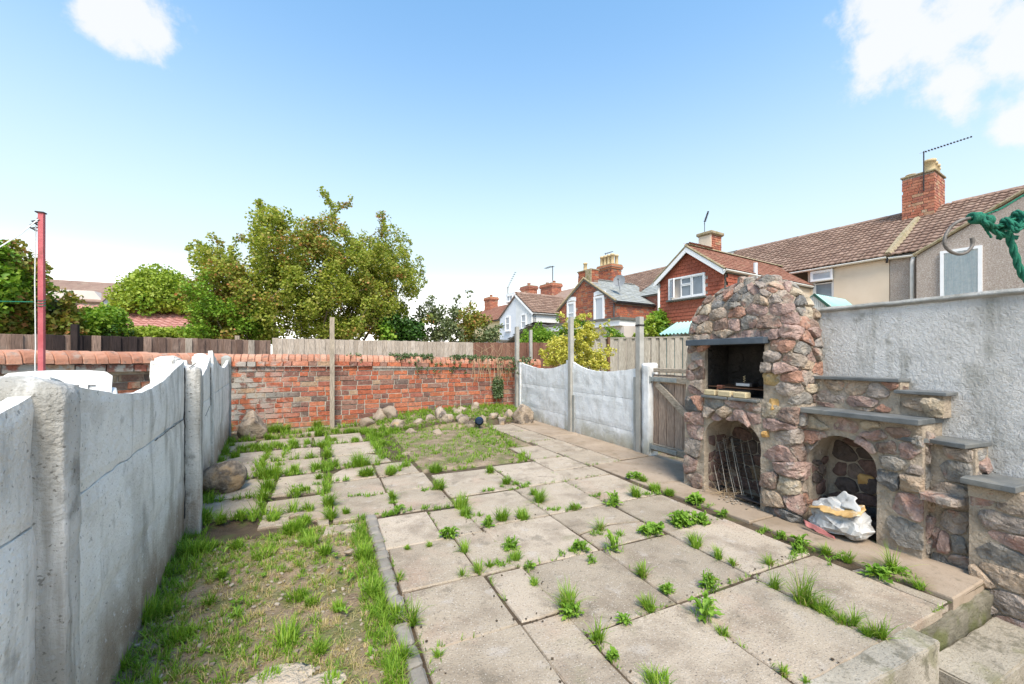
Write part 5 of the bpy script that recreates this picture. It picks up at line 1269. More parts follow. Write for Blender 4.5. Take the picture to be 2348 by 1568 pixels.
mb = MB(); twisted(mb, [hp(2308, 530), hp(2318, 560), hp(2328, 590), hp(2336, 615), hp(2350, 640), hp(2375, 660)], .0085); mb.build('hanging_end', M['cord_green'], rope, smooth=True)
mb = MB(); twisted(mb, [hp(2250, 512), hp(2262, 530), hp(2272, 545)], .003); twisted(mb, [hp(2245, 495), hp(2290, 480), hp(2347, 447), hp(2400, 420)], .003); mb.build('thin_cord', M['cord_green'], rope, smooth=True)
lp = hp(2420, 500, 1.2)
lpost = empty('line_post', (lp.x, lp.y, -.7), 'grey metal line post just outside the right edge holding the green rope', 'post')
mb = MB(); mb.tube([(lp.x, lp.y, -.7), (lp.x, lp.y, 2.2)], .02, 12); mb.build('shaft', M['post_conc'], lpost, smooth=True)

# ================================================================== HOUSES
def quadbox(mb, P, th, mi=0):
    """thick panel from 4 coplanar corners"""
    P = [Vector(p) for p in P]; n = (P[1] - P[0]).cross(P[3] - P[0]).normalized() * th
    return mb.prism(P, n, mi)
def wallpart(parent, P, m, name='wall', th=.2):
    mb = MB(); quadbox(mb, P, th); return mb.build(name, M[m], parent)
def tile_mesh(kind, m):
    me = bpy.data.meshes.new('tile'); vs = []; fs = []
    if kind == 'roman':
        K = 9; pr = [(.0, 0.02), (.06, .055), (.14, .07), (.22, .05), (.30, .012), (.50, .0), (.62, .045), (.74, .068), (.86, .045), (.96, .012), (1.02, .012)]
        for (y, dz) in ((0, .10), (1.12, .0)):
            for (x, z) in pr: vs.append((x, y, z + dz))
        n = len(pr)
        for i in range(n - 1): fs.append((i, i + 1, n + i + 1, n + i))
        for (x, z) in pr: vs.append((x, 0, z + .10 - .085))
        for i in range(n - 1): fs.append((i, 2 * n + i, 2 * n + i + 1, i + 1))
    elif kind == 'pan':
        pr = [(0, .06), (.15, .10), (.3, .06), (.45, .0), (.7, .0), (.9, .03), (1.02, .06)]; n = len(pr)
        for (y, dz) in ((0, .10), (1.12, 0)):
            for (x, z) in pr: vs.append((x, y, z + dz))
        for i in range(n - 1): fs.append((i, i + 1, n + i + 1, n + i))
        for (x, z) in pr: vs.append((x, 0, z + .10 - .085))
        for i in range(n - 1): fs.append((i, 2 * n + i, 2 * n + i + 1, i + 1))
    else:
        mb = MB(); x1 = .97; t0, t1 = .10, .0; h = .045
        vs = [(.02, 0, t0), (x1, 0, t0), (x1, 1.1, t1), (.02, 1.1, t1), (.02, 0, t0 - h), (x1, 0, t0 - h), (x1, 1.1, t1 - h), (.02, 1.1, t1 - h)]
        fs = [(0, 1, 2, 3), (0, 4, 5, 1), (1, 5, 6, 2), (3, 7, 4, 0)]
    me.from_pydata(vs, [], fs); me.materials.append(M[m]); 
    if kind != 'flat': me.polygons.foreach_set('use_smooth', [i < len(pr) - 1 for i in range(len(me.polygons))])
    return me
_tm = {}
def tiles(parent, o, u, v, Lu, Lv, w, h, kind, m, cover=None, limit=300, name='tile', zs=.35):
    """tiled slope from eave corner o; u along the eave, v up the slope (unit). cover(s,t) says whether a tile is there"""
    key = (kind, m)
    if key not in _tm: _tm[key] = tile_mesh(kind, m)
    me = _tm[key]; u = Vector(u).normalized(); v = Vector(v).normalized(); n = u.cross(v)
    if n.z < 0 or (abs(n.z) < .05 and n.dot(-Vector(o)) < 0): n = -n
    nu = int(math.ceil(Lu / w)); nv = int(math.ceil(Lv / h)); items = []
    # underlay so that nothing shows between tiles
    for j in range(nv):
        for i in range(nu):
            off = (.5 if (j % 2 and kind == 'flat') else 0) * w; s, t = i * w + off, j * h
            if s > Lu - .02 or (off and i == nu - 1 and s + w > Lu + .2): continue
            if cover and not cover(s + w / 2, t + h / 2): continue
            items.append((s, t, min(w, Lu - s)))
    o = Vector(o); E_ = Vector((0, 0, EYE)); items.sort(key=lambda it: (o + u * it[0] + v * it[1] - E_).length)
    def mt(it):
        s, t, ww_ = it; d = R.uniform(-.004, .004); uu = (u + v * R.uniform(-.012, .012)).normalized()
        return axes_mat(o + u * s + v * (t + d) + n * (.01 + R.uniform(0, .006)), uu, v, n, (ww_, h, zs))
    for it in items[:limit]: place(name, me, mt(it), parent)
    if items[limit:]:
        mb = MB()
        for it in items[limit:]:
            mw = mt(it); mb.add([mw @ q.co for q in me.vertices], [tuple(p.vertices) for p in me.polygons])
        mb.build(name, M[m], parent, kind='stuff', fixn=False)
def slope(parent, o, u, v, Lu, Lv, m='felt', th=.06, name='roof'):
    u = Vector(u).normalized(); v = Vector(v).normalized(); n = u.cross(v); n = n if n.z > 0 else -n; o = Vector(o)
    mb = MB(); mb.prism([o, o + u * Lu, o + u * Lu + v * Lv, o + v * Lv], -n * th); return mb.build(name, M[m], parent)
def chimney(house, c, ax, size, z0, z1, m='brick_tan', pots=(), cap=True, potm='pot', bl=.25, bh=.085, corbel=True, render=None):
    """brick stack with its bricks, corbelled head and pots. c: centre plan"""
    a, b_ = ax; ch = empty('chimney', (0, 0, 0)); ch.parent = house; ch.location = Vector((c[0], c[1], z0)) - Vector(house.location)
    C0 = Vector((c[0], c[1], 0)); sx, sy = size
    mb = MB(); mb.box(C0 + UP * ((z0 + z1) / 2), (sx - .05, sy - .05, z1 - z0), ax=(a, b_, UP)); mb.build('stack', M['brick_mortar'], ch)
    faces = [(C0 - b_ * (sy / 2) - a * (sx / 2), a, -b_, sx), (C0 - a * (sx / 2) - b_ * (sy / 2), b_, -a, sy), (C0 + a * (sx / 2) - b_ * (sy / 2), b_, a, sy), (C0 + b_ * (sy / 2) - a * (sx / 2), a, b_, sx)]
    for k, (o, u, n, L) in enumerate(faces):
        cen = o + u * L / 2
        if (Vector((0, 0, 0)) - cen).dot(n) < 0: continue
        if render is not None and k == render: wallpart(ch, [o + UP * z0 + n * .01, o + u * L + UP * z0 + n * .01, o + u * L + UP * z1 + n * .01, o + UP * z1 + n * .01], 'render_cream', 'render_panel', .03); continue
        bricks(ch, o + n * .0, u, n, L, z0, z1, m=m, bl=bl, bh=bh, jt=.012, dep=.06, limit=90, jit=.002)
    if corbel:
        for k in range(3):
            mb = MB(); e = .05 + .03 * k if k < 2 else .05; mb.box(C0 + UP * (z1 + .04 + .085 * k), (sx + e * 2, sy + e * 2, .078), ax=(a, b_, UP), ch=.006); mb.build('brick_band', M[m], ch)
        zt = z1 + .26
    else: zt = z1
    if cap: mb = MB(); mb.box(C0 + UP * (zt + .02), (sx + .06, sy + .06, .06), ax=(a, b_, UP), ch=.012); mb.build('cap', M['ridge_moss'], ch); zt += .045
    for (da, db, r_, h) in pots:
        p = C0 + a * da + b_ * db; mb = MB(); mb.lathe((p.x, p.y, zt), [(r_ * 1.05, 0), (r_ * .92, h * .15), (r_ * .88, h * .8), (r_ * 1.05, h * .82), (r_ * 1.08, h), (r_ * .85, h), (r_ * .8, h * .5)], 14); mb.build('chimney_pot', M[potm], ch, smooth=True)
    return ch
def window(house, P00, u, w, h, nrm, frame=.07, panes=((0, 1, 0, 1),), glass='glass', curtain=None, sill=True, depth=.06, m='upvc', proud=.015, sillm=None, out=.05):
    """P00: lower left outer corner. panes: (x0,x1,z0,z1) as fractions; each gets its own sash frame and pane"""
    u = Vector(u).normalized(); n = Vector(nrm).normalized(); P00 = Vector(P00) + n * out
    wf = empty('window', (0, 0, 0)); wf.parent = house; wf.location = P00 - Vector(house.location)
    W_ = lambda s, z, d: P00 + u * s + UP * z + n * d
    def bar(s0, s1, z0, z1, d0, d1, nm, mm):
        mb = MB(); mb.box(W_((s0 + s1) / 2, (z0 + z1) / 2, (d0 + d1) / 2), (s1 - s0, d1 - d0, z1 - z0), ax=(u, n, UP), ch=.004); return mb.build(nm, M[mm], wf)
    mb = MB(); f = frame
    for (s0, s1, z0, z1) in ((0, f, 0, h), (w - f, w, 0, h), (f, w - f, 0, f), (f, w - f, h - f, h)): mb.box(W_((s0 + s1) / 2, (z0 + z1) / 2, proud / 2 - depth / 2), (s1 - s0, depth + proud, z1 - z0), ax=(u, n, UP))
    mb.build('frame', M[m], wf)
    for (a, b_, c, d) in panes:
        s0, s1 = f + (w - 2 * f) * a, f + (w - 2 * f) * b_; z0, z1 = f + (h - 2 * f) * c, f + (h - 2 * f) * d; g_ = .028
        mb = MB()
        for (q0, q1, r0, r1) in ((s0, s0 + g_, z0, z1), (s1 - g_, s1, z0, z1), (s0 + g_, s1 - g_, z0, z0 + g_), (s0 + g_, s1 - g_, z1 - g_, z1)): mb.box(W_((q0 + q1) / 2, (r0 + r1) / 2, -.012), (q1 - q0, .03, r1 - r0), ax=(u, n, UP))
        mb.build('sash', M[m], wf); bar(s0 + g_, s1 - g_, z0 + g_, z1 - g_, -.035, -.025, 'pane', glass)
    if sill: bar(-.05, w + .05, -.05, -.002, -depth, .07, 'sill', sillm or m)
    return wf
def gutter(house, p0, p1, r_=.055, m='gutter', name='gutter'):
    p0, p1 = Vector(p0), Vector(p1); u = (p1 - p0).normalized(); mb = MB(); side = UP.cross(u).normalized(); vs = []; fs = []; K = 8
    for e, P in enumerate((p0, p1)):
        for rr_ in (r_, r_ * .8):
            for i in range(K + 1): t = PI * i / K; vs.append(P + side * math.cos(t) * rr_ - UP * math.sin(t) * rr_)
    n = K + 1
    for i in range(K): fs += [(i, 2 * n + i, 2 * n + i + 1, i + 1), (n + i, n + i + 1, 3 * n + i + 1, 3 * n + i), ]
    fs += [(0, n, 3 * n, 2 * n), (K, 2 * n + K, 3 * n + K, n + K)]
    mb.add(vs, fs); mb.build(name, M[m], house, smooth=True)
def pipe(house, pts, r_=.035, m='gutter', name='downpipe'): mb = MB(); mb.tube(pts, r_, 10); return mb.build(name, M[m], house, smooth=True)
def ridge(house, p0, p1, m='tile_brown', r_=.10, L=.42):
    p0, p1 = Vector(p0), Vector(p1); d = p1 - p0; n_ = max(1, int(d.length / L)); u = d.normalized(); side = UP.cross(u).normalized()
    for k in range(n_):
        a = p0 + d * (k / n_); b_ = p0 + d * ((k + 1) / n_) + u * .02; vs = []; K = 8
        for P, s in ((a, 1.08), (b_, 1.0)):
            for i in range(K + 1): t = PI * i / K; vs.append(P + side * math.cos(t) * r_ * s + UP * (math.sin(t) * r_ * .8 * s - .02))
        mb = MB(); mb.add(vs, [(i, i + 1, K + 2 + i, K + 1 + i) for i in range(K)]); mb.build('ridge_tile', M[m], house, smooth=True, fixn=False)
def aerial(loc, h, boom_dir, L, n, lab, el=.16, r_=.012):
    o = empty('tv_aerial', loc, lab, 'aerial'); loc = Vector(loc); d = Vector(boom_dir).normalized(); side = d.cross(UP).normalized()
    mb = MB(); mb.tube([loc, loc + UP * h], r_ * 1.3, 6); mb.build('mast', M['steel_dark'], o)
    mb = MB(); t = loc + UP * (h - .03); mb.tube([t - d * .1, t + d * L], r_ * .55, 5); mb.build('boom', M['lead'], o)
    mb = MB()
    for k in range(n): c = t + d * (.05 + (L - .05) * k / (n - 1)); e = el * (1 - .4 * k / n); mb.tube([c - side * e / 2, c + side * e / 2], r_ * .55, 4); mb.box(c, (.035, .035, .035))
    mb.build('elements', M['steel_dark'], o); return o
SV = (TB * 3.6 + UP * 2.05).normalized(); SLN = math.hypot(3.6, 2.05)      # main slope: up and away from us
# ---- house 1: pebbledashed
h1 = empty('pebbledash_house', tuple(T(-1.5, 0, 0)), 'brown pebbledashed terrace house with lace curtained window and white downpipe, nearest on the right', 'house', 'terraced houses')
wallpart(h1, [T(-9, 0, -1), T(-.02, 0, -1), T(-.02, 0, 4.2), T(-9, 0, 4.2)], 'pebbledash')
# gabled rear bay, standing forward
gz = lambda a: 4.06 + (-.66 - a) * .585 if a > -4.1 else 4.06 + 3.44 * .585 - (-4.1 - a) * .585
for q_ in ([(-.66, -1), (-1.17, -1), (-1.17, gz(-1.17)), (-.66, 4.06)], [(-1.17, -1), (-1.83, -1), (-1.83, 2.76), (-1.17, 2.76)], [(-1.17, 3.99), (-1.83, 3.99), (-1.83, gz(-1.83)), (-1.17, gz(-1.17))], [(-1.83, -1), (-4.1, -1), (-4.1, gz(-4.1)), (-1.83, gz(-1.83))], [(-4.1, -1), (-7.54, -1), (-7.54, 4.06), (-4.1, gz(-4.1))]):
    wallpart(h1, [T(a, -.3, z) for a, z in q_], 'pebbledash', th=-.12)
# verge of the bay: mossy mortar line and bay roof behind
mb = MB(); a, b_ = T(-.60, -.34, 4.05), T(-4.1, -.34, gz(-4.1) + .03); mb.tube([a, b_, T(-7.6, -.34, 4.03)], .045, 6); mb.build('verge', M['ridge_moss'], h1)
slope(h1, T(-.66, -.3, 4.08), TB, (-TA + UP * .585), 3.9, 3.98, 'tile_brown', th=.05); slope(h1, T(-7.54, -.3, 4.08), TB, (TA + UP * .585), 3.9, 3.98, 'tile_brown', th=.05)
slope(h1, T(-9, -.12, 4.17), TA, SV, 8.98, SLN + .14, 'felt')
tiles(h1, T(-4.6, -.15, 4.17), TA, SV, 4.6, SLN + .1, .30, .268, 'roman', 'tile_brown', limit=300)
slope(h1, T(-9, 3.6 + 3.6, 4.2), TA, (-TB * 3.6 + UP * 2.05), 8.98, SLN, 'tile_brown')
ridge(h1, T(-5.5, 3.62, 6.30), T(-.6, 3.62, 6.30)); ridge(h1, T(.55, 3.62, 6.30), T(-.02, 3.62, 6.30))
window(h1, T(-1.13, -.3, 2.72), -TA, .745, 1.32, -TB, glass='glass', panes=(), sill=True, out=.04)
mb = MB(); K = 60; vs = []; fs = []
for j in (0, 1):
    for i in range(K + 1): s = i / K; vs.append(T(-1.20 - .60 * s, -.305 + .007 * math.sin(s * 44) + .003 * math.sin(s * 97), 2.79 + 1.18 * j))
for i in range(K): fs.append((i, i + 1, K + 2 + i, K + 1 + i))
mb.add(vs, fs); wn = [c for c in h1.children if c.name.startswith('window')][-1]; mb.build('curtain', M['lace'], wn, smooth=True, fixn=False); mb = MB(); mb.add([T(-1.19, -.335, 2.79), T(-1.81, -.335, 2.79), T(-1.81, -.335, 3.97), T(-1.19, -.335, 3.97)], [(0, 1, 2, 3)]); mb.build('pane', M['glass_clear'], wn, fixn=False)
gutter(h1, T(-.72, -.12, 4.10), T(-.02, -.10, 4.14)); pipe(h1, [T(-.55, -.07, 4.08), T(-.52, -.09, 3.9), T(-.52, -.09, -.8)], .05)
mb = MB(); mb.tube([T(-2.66, -.33, 4.0), T(-2.66, -.28, 4.0)], .055, 12); mb.build('vent', M['steel_dark'], h1)
chimney(h1, T(.05, 3.35, 0)[:2], (TA, TB), (.80, 1.15), 5.7, 7.28, m='brick_tan', pots=((-.22, -.28, .15, .42), (-.22, .05, .12, .42), (-.22, .32, .12, .40), (-.2, .55, .10, .36), (.25, -.25, .13, .12)), corbel=False, bl=.27, bh=.095)
# lead apron
slope(h1, T(-.50, 2.58, 5.72), TA, SV, .12, .9, 'lead', .02, 'flashing'); slope(h1, T(.42, 2.5, 5.67), TA, SV, .3, .30, 'lead', .02, 'flashing')
aerial(T(-.10, 2.75, 6.7), 1.29, (-TA * 1.0 + UP * .02), 1.05, 15, 'tall television aerial on the nearest chimney, boom pointing up to the right', el=.2, r_=.014)
# party line of mortar down the roof
mb = MB(); mb.tube([T(.0, -.12, 4.22), T(.0, 1.2, 4.98), T(.02, 2.6, 5.77)], [.10, .12, .09], 6); mb.build('party_verge', M['ridge_moss'], h1)
# ---- house 2: cream rendered
h2_ = empty('cream_house', tuple(T(1.0, 0, 0)), 'cream rendered terrace house with one open top hung window, beside the pebbledashed house', 'house', 'terraced houses')
def wall_with_hole(parent, a0, a1, z0, z1, hole, m, b0=0):
    (ha0, ha1, hz0, hz1) = hole
    for (p, q, r_, s) in ((a0, ha0, z0, z1), (ha1, a1, z0, z1), (ha0, ha1, z0, hz0), (ha0, ha1, hz1, z1)):
        wallpart(parent, [T(p, b0, r_), T(q, b0, r_), T(q, b0, s), T(p, b0, s)], m)
wall_with_hole(h2_, 0, 2.1, -1, 4.2, (1.37, 1.97, 2.94, 4.10), 'render_cream')
mb = MB(); c = T(1.67, .6, 3.5); mb.box(c, (.9, .05, 1.4), ax=(TA, TB, UP)); mb.build('room_wall', M['render_buff'], h2_)
window(h2_, T(1.97, .06, 2.94), -TA, .60, 1.14, -TB, frame=.05, panes=((0, 1, 0, .66),), glass='glass', out=0)
w_ = window(h2_, T(1.99, -.04, 3.72), -TA, .62, .34, (-TB + UP * .35), frame=.04, panes=((0, 1, 0, 1),), glass='glass_pale', sill=False)
slope(h2_, T(0, -.12, 4.17), TA, SV, 3.95, SLN + .14, 'felt'); tiles(h2_, T(.02, -.15, 4.17), TA, SV, 3.9, SLN + .1, .30, .268, 'roman', 'tile_brown', limit=300)
slope(h2_, T(0, 7.2, 4.2), TA, (-TB * 3.6 + UP * 2.05), 6.6, SLN, 'tile_brown'); ridge(h2_, T(.58, 3.62, 6.30), T(3.9, 3.62, 6.30))
gutter(h2_, T(0.02, -.14, 4.17), T(2.75, -.14, 4.15)); pipe(h2_, [T(.02, -.1, 4.12), T(.03, -.08, 4.0)], .03, 'steel_dark', 'gutter_bracket')
# ---- house 3: tile hung gable wing
h3 = empty('tile_hung_house', tuple(T(3.15, -5, 0)), 'house with red tile hung gable, white bargeboards and an open white window', 'house', 'terraced houses')
slope(h3, T(3.95, -.12, 4.17), TA, SV, 2.6, SLN + .14, 'felt'); tiles(h3, T(3.94, -.15, 4.17), TA, SV, 2.6, SLN + .1, .30, .268, 'roman', 'tile_brown', limit=300); ridge(h3, T(3.95, 3.62, 6.30), T(6.5, 3.62, 6.30))
aL, aR, zE, zR = 4.18, 2.03, 3.62, 4.43; aM = 3.10; GB = -5.0
wallpart(h3, [T(aR, GB, -1), T(aL, GB, -1), T(aL, GB, zE), T(aR, GB, zE)], 'render_buff', th=.15)
mb = MB(); mb.prism([T(aR, GB, zE), T(aL, GB, zE), T(aM, GB, zR)], TB * .15); mb.build('gable', M['felt'], h3)
wallpart(h3, [T(aR, GB, -1), T(aR, -3.2, -1), T(aR, -3.2, zE), T(aR, GB, zE)], 'felt', th=-.15); wallpart(h3, [T(aR, -3.2, -1), T(aR, 0, -1), T(aR, 0, zE), T(aR, -3.2, zE)], 'render_cream', th=-.15)
wx0, wx1, wz0, wz1 = 3.79, 2.58, 2.97, 3.63
def cov(s, t): # on the front: s from the left corner towards the right
    a = aL - s; z = 2.25 + t
    if z > zE and z > zE + (zR - zE) * (1 - abs(a - aM) / ((aL - aR) / 2)) - .03: return False
    return not (wx1 - .0 < a < wx0 + .0 and wz0 - .03 < z < wz1 + .03)
tiles(h3, T(aL, GB - .02, 2.25), -TA, UP, aL - aR, 2.15, .145, .107, 'flat', 'tile_hung', cover=cov, limit=300, zs=.16)
tiles(h3, T(aR - .02, GB, 2.85), TB, UP, 1.8, .64, .145, .107, 'flat', 'tile_hung', limit=100, zs=.16)
wh = window(h3, T(wx0, GB - .02, wz0), -TA, wx0 - wx1, wz1 - wz0, -TB, frame=.045, panes=((.34, .66, .0, .62), (.34, .66, .64, 1), (.67, 1, 0, 1)), glass='glass', sill=True, sillm='felt')
mb = MB(); mb.box(T(3.60, GB + .12, 3.3), (.4, .02, .6), ax=(TA, TB, UP)); mb.build('curtain', M['curtain_dark'], wh)
# open casement at its left
u_ = (-TA * .80 - TB * .60).normalized(); n_ = (-TB * .8 + TA * .6).normalized(); pc = T(3.745, GB - .045, wz0 + .04); g_ = .03; w1, hh1 = .36, .58; mb = MB()
for (q0, q1, r0, r1) in ((0, g_, 0, hh1), (w1 - g_, w1, 0, hh1), (g_, w1 - g_, 0, g_), (g_, w1 - g_, hh1 - g_, hh1)): mb.box(pc + u_ * ((q0 + q1) / 2) + UP * ((r0 + r1) / 2), (q1 - q0, .035, r1 - r0), ax=(u_, n_, UP))
mb.build('open_sash', M['upvc'], wh); mb = MB(); mb.box(pc + u_ * w1 / 2 + UP * hh1 / 2, (w1 - 2 * g_, .01, hh1 - 2 * g_), ax=(u_, n_, UP)); mb.build('pane', M['glass_pale'], wh)
# bargeboards, roof
rv = lambda s: (TA * s * (aL - aM) + UP * (zR - zE)).normalized(); Lr = math.hypot(aL - aM, zR - zE) + .16
for s, a0 in ((-1, aL), (1, aR)):
    v_ = rv(s); o_ = T(a0, GB - .17, zE) - v_ * .12 - UP * .02; slope(h3, o_ + UP * .03, TB, v_, 5.6, Lr, 'felt')
    mb = MB(); c = o_ + v_ * (Lr / 2) - UP * .03; n_ = TB.cross(v_); mb.box(c, (.03, Lr, .13), ax=(TB, v_, n_), ch=.004); mb.build('bargeboard', M['upvc'], h3)
    tiles(h3, o_ + UP * .07, TB, v_, 5.2 if s > 0 else 1.2, Lr, .19, .16, 'roman', 'tile_red', limit=290, zs=.22)
    mb = MB(); mb.tube([o_ - TB * .0 + UP * .08, o_ + v_ * Lr + UP * .08], .035, 6); mb.build('verge', M['ridge_moss'], h3)
ridge(h3, T(aM, GB - .15, zR + .11), T(aM, .6, zR + .11), m='ridge_moss', r_=.06, L=.3)
gutter(h3, T(aR - .10, GB - .2, zE - .03), T(aR - .10, -.1, zE - .03), .05); gutter(h3, T(aL + .10, GB - .2, zE - .03), T(aL + .1, -4, zE - .03), .04)
pipe(h3, [T(aL - .02, GB - .06, zE - .06), T(aL - .02, GB - .06, 1)], .035)
pipe(h3, [T(aR - .08, -3.6, 2.6), T(aR - .08, -3.6, 3.95)], .055, 'lead', 'flue')
window(h3, T(aR, -1.30, 3.0), TB, .32, .46, -TA, frame=.04, panes=((0, 1, .35, 1),), glass='glass_pale', sill=True); window(h3, T(aR, -2.55, 3.0), TB, .30, .40, -TA, frame=.04, panes=((0, 1, 0, 1),), glass='glass_pale', sill=False)
chimney(h3, T(3.30, -3.68, 0)[:2], (TA, TB), (.42, .56), 4.25, 5.03, m='brick_tan', corbel=False, bl=.20, bh=.07, render=0)
mb = MB(); mb.box(T(3.30, -3.68, 5.09), (.54, .68, .10), ax=(TA, TB, UP), ch=.02); mb.build('chimney_head', M['ridge_moss'], h3)
aerial(T(3.38, -3.85, 5.1), .42, (-TA * .6 - TB * .6 + UP * .3), .5, 8, 'thin television aerial on the chimney of the tile hung house', el=.10, r_=.008)
# ---- house 4: brick gable, slate roof
h4 = empty('brick_house', tuple(T(10.5, -2.5, 0)), 'red brick gabled house with two arched white windows, slate roof and satellite dish', 'house', 'terraced houses')
aR, aL, GB, zE, zR = 8.48, 12.5, -2.5, 3.72, 5.0; aM = 10.5
mb = MB(); mb.prism([T(aR, GB, -1), T(aL, GB, -1), T(aL, GB, zE), T(aM, GB, zR), T(aR, GB, zE)], TB * .2); mb.build('wall', M['brick_mortar'], h4)
mb = MB(); mb.prism([T(aR, GB, -1), T(aR, 0, -1), T(aR, 0, zE), T(aR, GB, zE)], TA * .2); mb.build('side_wall', M['brick_mortar'], h4)
W4 = ((11.78, 11.16, 2.90, 4.0), (9.82, 9.15, 2.85, 4.05))
def in4(s, z):
    a = aL - s
    if z > zE and z > zE + (zR - zE) * (1 - abs(a - aM) / 2.01) - .02: return False
    return not any(w1 < a < w0 and zz0 < z < zz1 + .12 for (w0, w1, zz0, zz1) in W4)
bricks(h4, T(aL, GB, 0), -TA, -TB, aL - aR, 2.2, 5.0, m='brick_far', bl=.27, bh=.098, jt=.014, dep=.05, inside=in4, limit=300, jit=.002, hdr=.5, proud=.015)
bricks(h4, T(aR, GB, 0), TB, -TA, 2.5, 2.2, 3.62, m='brick_far', bl=.27, bh=.098, jt=.014, dep=.05, limit=150, jit=.002, hdr=.5, proud=.015)
for (w0, w1, z0, z1) in W4:
    window(h4, T(w0, GB - .01, z0), -TA, w0 - w1, z1 - z0, -TB, frame=.09, panes=((0, 1, 0, .5), (0, 1, .5, 1)) if w0 > 11 else ((0, 1, 0, 1),), glass='glass_pale', sill=True)
    mb = MB(); K = 10; P = []
    for i in range(K + 1): t = i / K; P.append(T(w0 + .03 - (w0 - w1 + .06) * t, GB - .03, z1 + .02 + .05 * math.sin(PI * t)))
    for i in range(K, -1, -1): t = i / K; P.append(T(w0 + .03 - (w0 - w1 + .06) * t, GB - .03, z1 + .20 + .06 * math.sin(PI * t)))
    mb.prism(P, TB * .06); mb.build('arched_lintel', M['upvc'], h4)
v_ = (TA * (aM - aR) + UP * (zR - zE)).normalized(); Lr = math.hypot(aM - aR, zR - zE) + .12; o_ = T(aR, GB - .08, zE) - v_ * .1
slope(h4, o_, TB, v_, 4.4, Lr, 'felt'); tiles(h4, o_ + UP * .03, TB, v_, 3.6, Lr, .24, .19, 'flat', 'slate', limit=300, zs=.16)
mb = MB(); mb.tube([o_ + UP * .05, o_ + v_ * Lr + UP * .05], .045, 6); mb.build('verge', M['ridge_moss'], h4)
v2 = (-TA * (aL - aM) + UP * (zR - zE)).normalized(); slope(h4, T(aL, GB - .08, zE) - v2 * .1, TB, v2, 3.4, Lr, 'slate')
mb = MB(); mb.tube([T(aL, GB - .1, zE) - v2 * .1, T(aM, GB - .1, zR + .03)], .04, 6); mb.build('verge', M['pot'], h4)
ridge(h4, T(aM, GB - .05, zR + .05), T(aM, .9, zR + .05), 'felt', .08)
gutter(h4, T(aR - .12, GB - .1, zE - .06), T(aR - .12, 0, zE - .06), .05, 'steel_dark'); pipe(h4, [T(aR + .06, GB - .05, zE - .1), T(aR + .06, GB - .05, 2)], .035, 'steel_dark')
chimney(h4, T(10.62, GB + .32, 0)[:2], (TA, TB), (.95, .50), 4.55, 5.42, m='brick_far', corbel=False, pots=((.2, 0, .10, .42),), bl=.27, bh=.098)
mb = MB(); mb.box(T(10.30, GB + .05, 5.05), (.40, .06, .75), ax=(TA, TB, UP), ch=.01); mb.build('chimney_render', M['ridge_moss'], h4)
mb = MB(); ds = on_X(1410, 651, 13.0)
# satellite dish on the slate slope
dsh = empty('satellite_dish', tuple(T(9.0, -1.6, 4.1)), 'round grey satellite dish above the slate roof of the brick house', 'satellite dish')
mb = MB(); pm = T(8.95, -1.75, 4.15); pt = T(8.95, -1.78, 4.72); mb.tube([T(8.95, -1.6, 3.7), pm, pt], .015, 6); mb.build('pole', M['lead'], dsh)
mb = MB(); dd = Vector((-.75, -.6, .28)).normalized(); e1 = dd.cross(UP).normalized(); e2 = e1.cross(dd); vs = []; fs = []; n = 18
for (r_, d_) in ((0.0, 0.0), (.12, .012), (.2, .035), (.27, .065)):
    for i in range(n): t = 2 * PI * i / n; vs.append(pt + dd * d_ + e1 * r_ * math.cos(t) + e2 * r_ * 1.08 * math.sin(t))
for k in range(3):
    for i in range(n): fs.append((k * n + i, k * n + (i + 1) % n, (k + 1) * n + (i + 1) % n, (k + 1) * n + i))
mb.add(vs, fs); mb.build('dish', M['dish_grey'], dsh, smooth=True, fixn=False); mb = MB(); mb.tube([pt - e2 * .25 + dd * .05, pt + dd * .30 - e2 * .05], .01, 5); mb.tube([pt + dd * .28 - e2 * .05, pt + dd * .34 - e2 * .05], .03, 8); mb.build('receiver_arm', M['steel_dark'], dsh)
# main roofs behind houses 4: slate part and brown part, with the big shared chimney
h4b = empty('slate_roofed_house', tuple(T(8, 0, 0)), 'terrace house roof of grey slate between the brick gable and the tile hung gable', 'house', 'terraced houses')
wallpart(h4b, [T(6.5, 0, -1), T(9.6, 0, -1), T(9.6, 0, 4.2), T(6.5, 0, 4.2)], 'brick_tan'); slope(h4b, T(6.5, -.12, 4.17), TA, SV, 3.1, SLN + .14, 'felt'); tiles(h4b, T(6.54, -.15, 4.17), TA, SV, 3.05, SLN + .1, .27, .22, 'flat', 'slate', limit=300, zs=.16)
window(h4b, T(8.15, -.02, 2.9), -TA, .35, 1.05, -TB, frame=.06, panes=((0, 1, 0, 1),), glass='glass_pale'); ridge(h4b, T(6.55, 3.62, 6.3), T(9.6, 3.62, 6.3), 'felt')
slope(h4b, T(6.5, 7.2, 4.2), TA, (-TB * 3.6 + UP * 2.05), 3.1, SLN, 'slate')
h5b = empty('brown_roofed_house', tuple(T(12, 0, 0)), 'terrace house with plain brown tiled main roof behind the brick gable', 'house', 'terraced houses')
slope(h5b, T(9.6, -.12, 4.17), TA, SV, 6.0, SLN + .14, 'felt'); tiles(h5b, T(9.62, -.15, 4.17), TA, SV, 5.9, SLN + .1, .33, .268, 'roman', 'tile_brown', limit=300); ridge(h5b, T(9.65, 3.62, 6.3), T(15.5, 3.62, 6.3))
slope(h5b, T(9.6, 7.2, 4.2), TA, (-TB * 3.6 + UP * 2.05), 12, SLN, 'tile_brown')
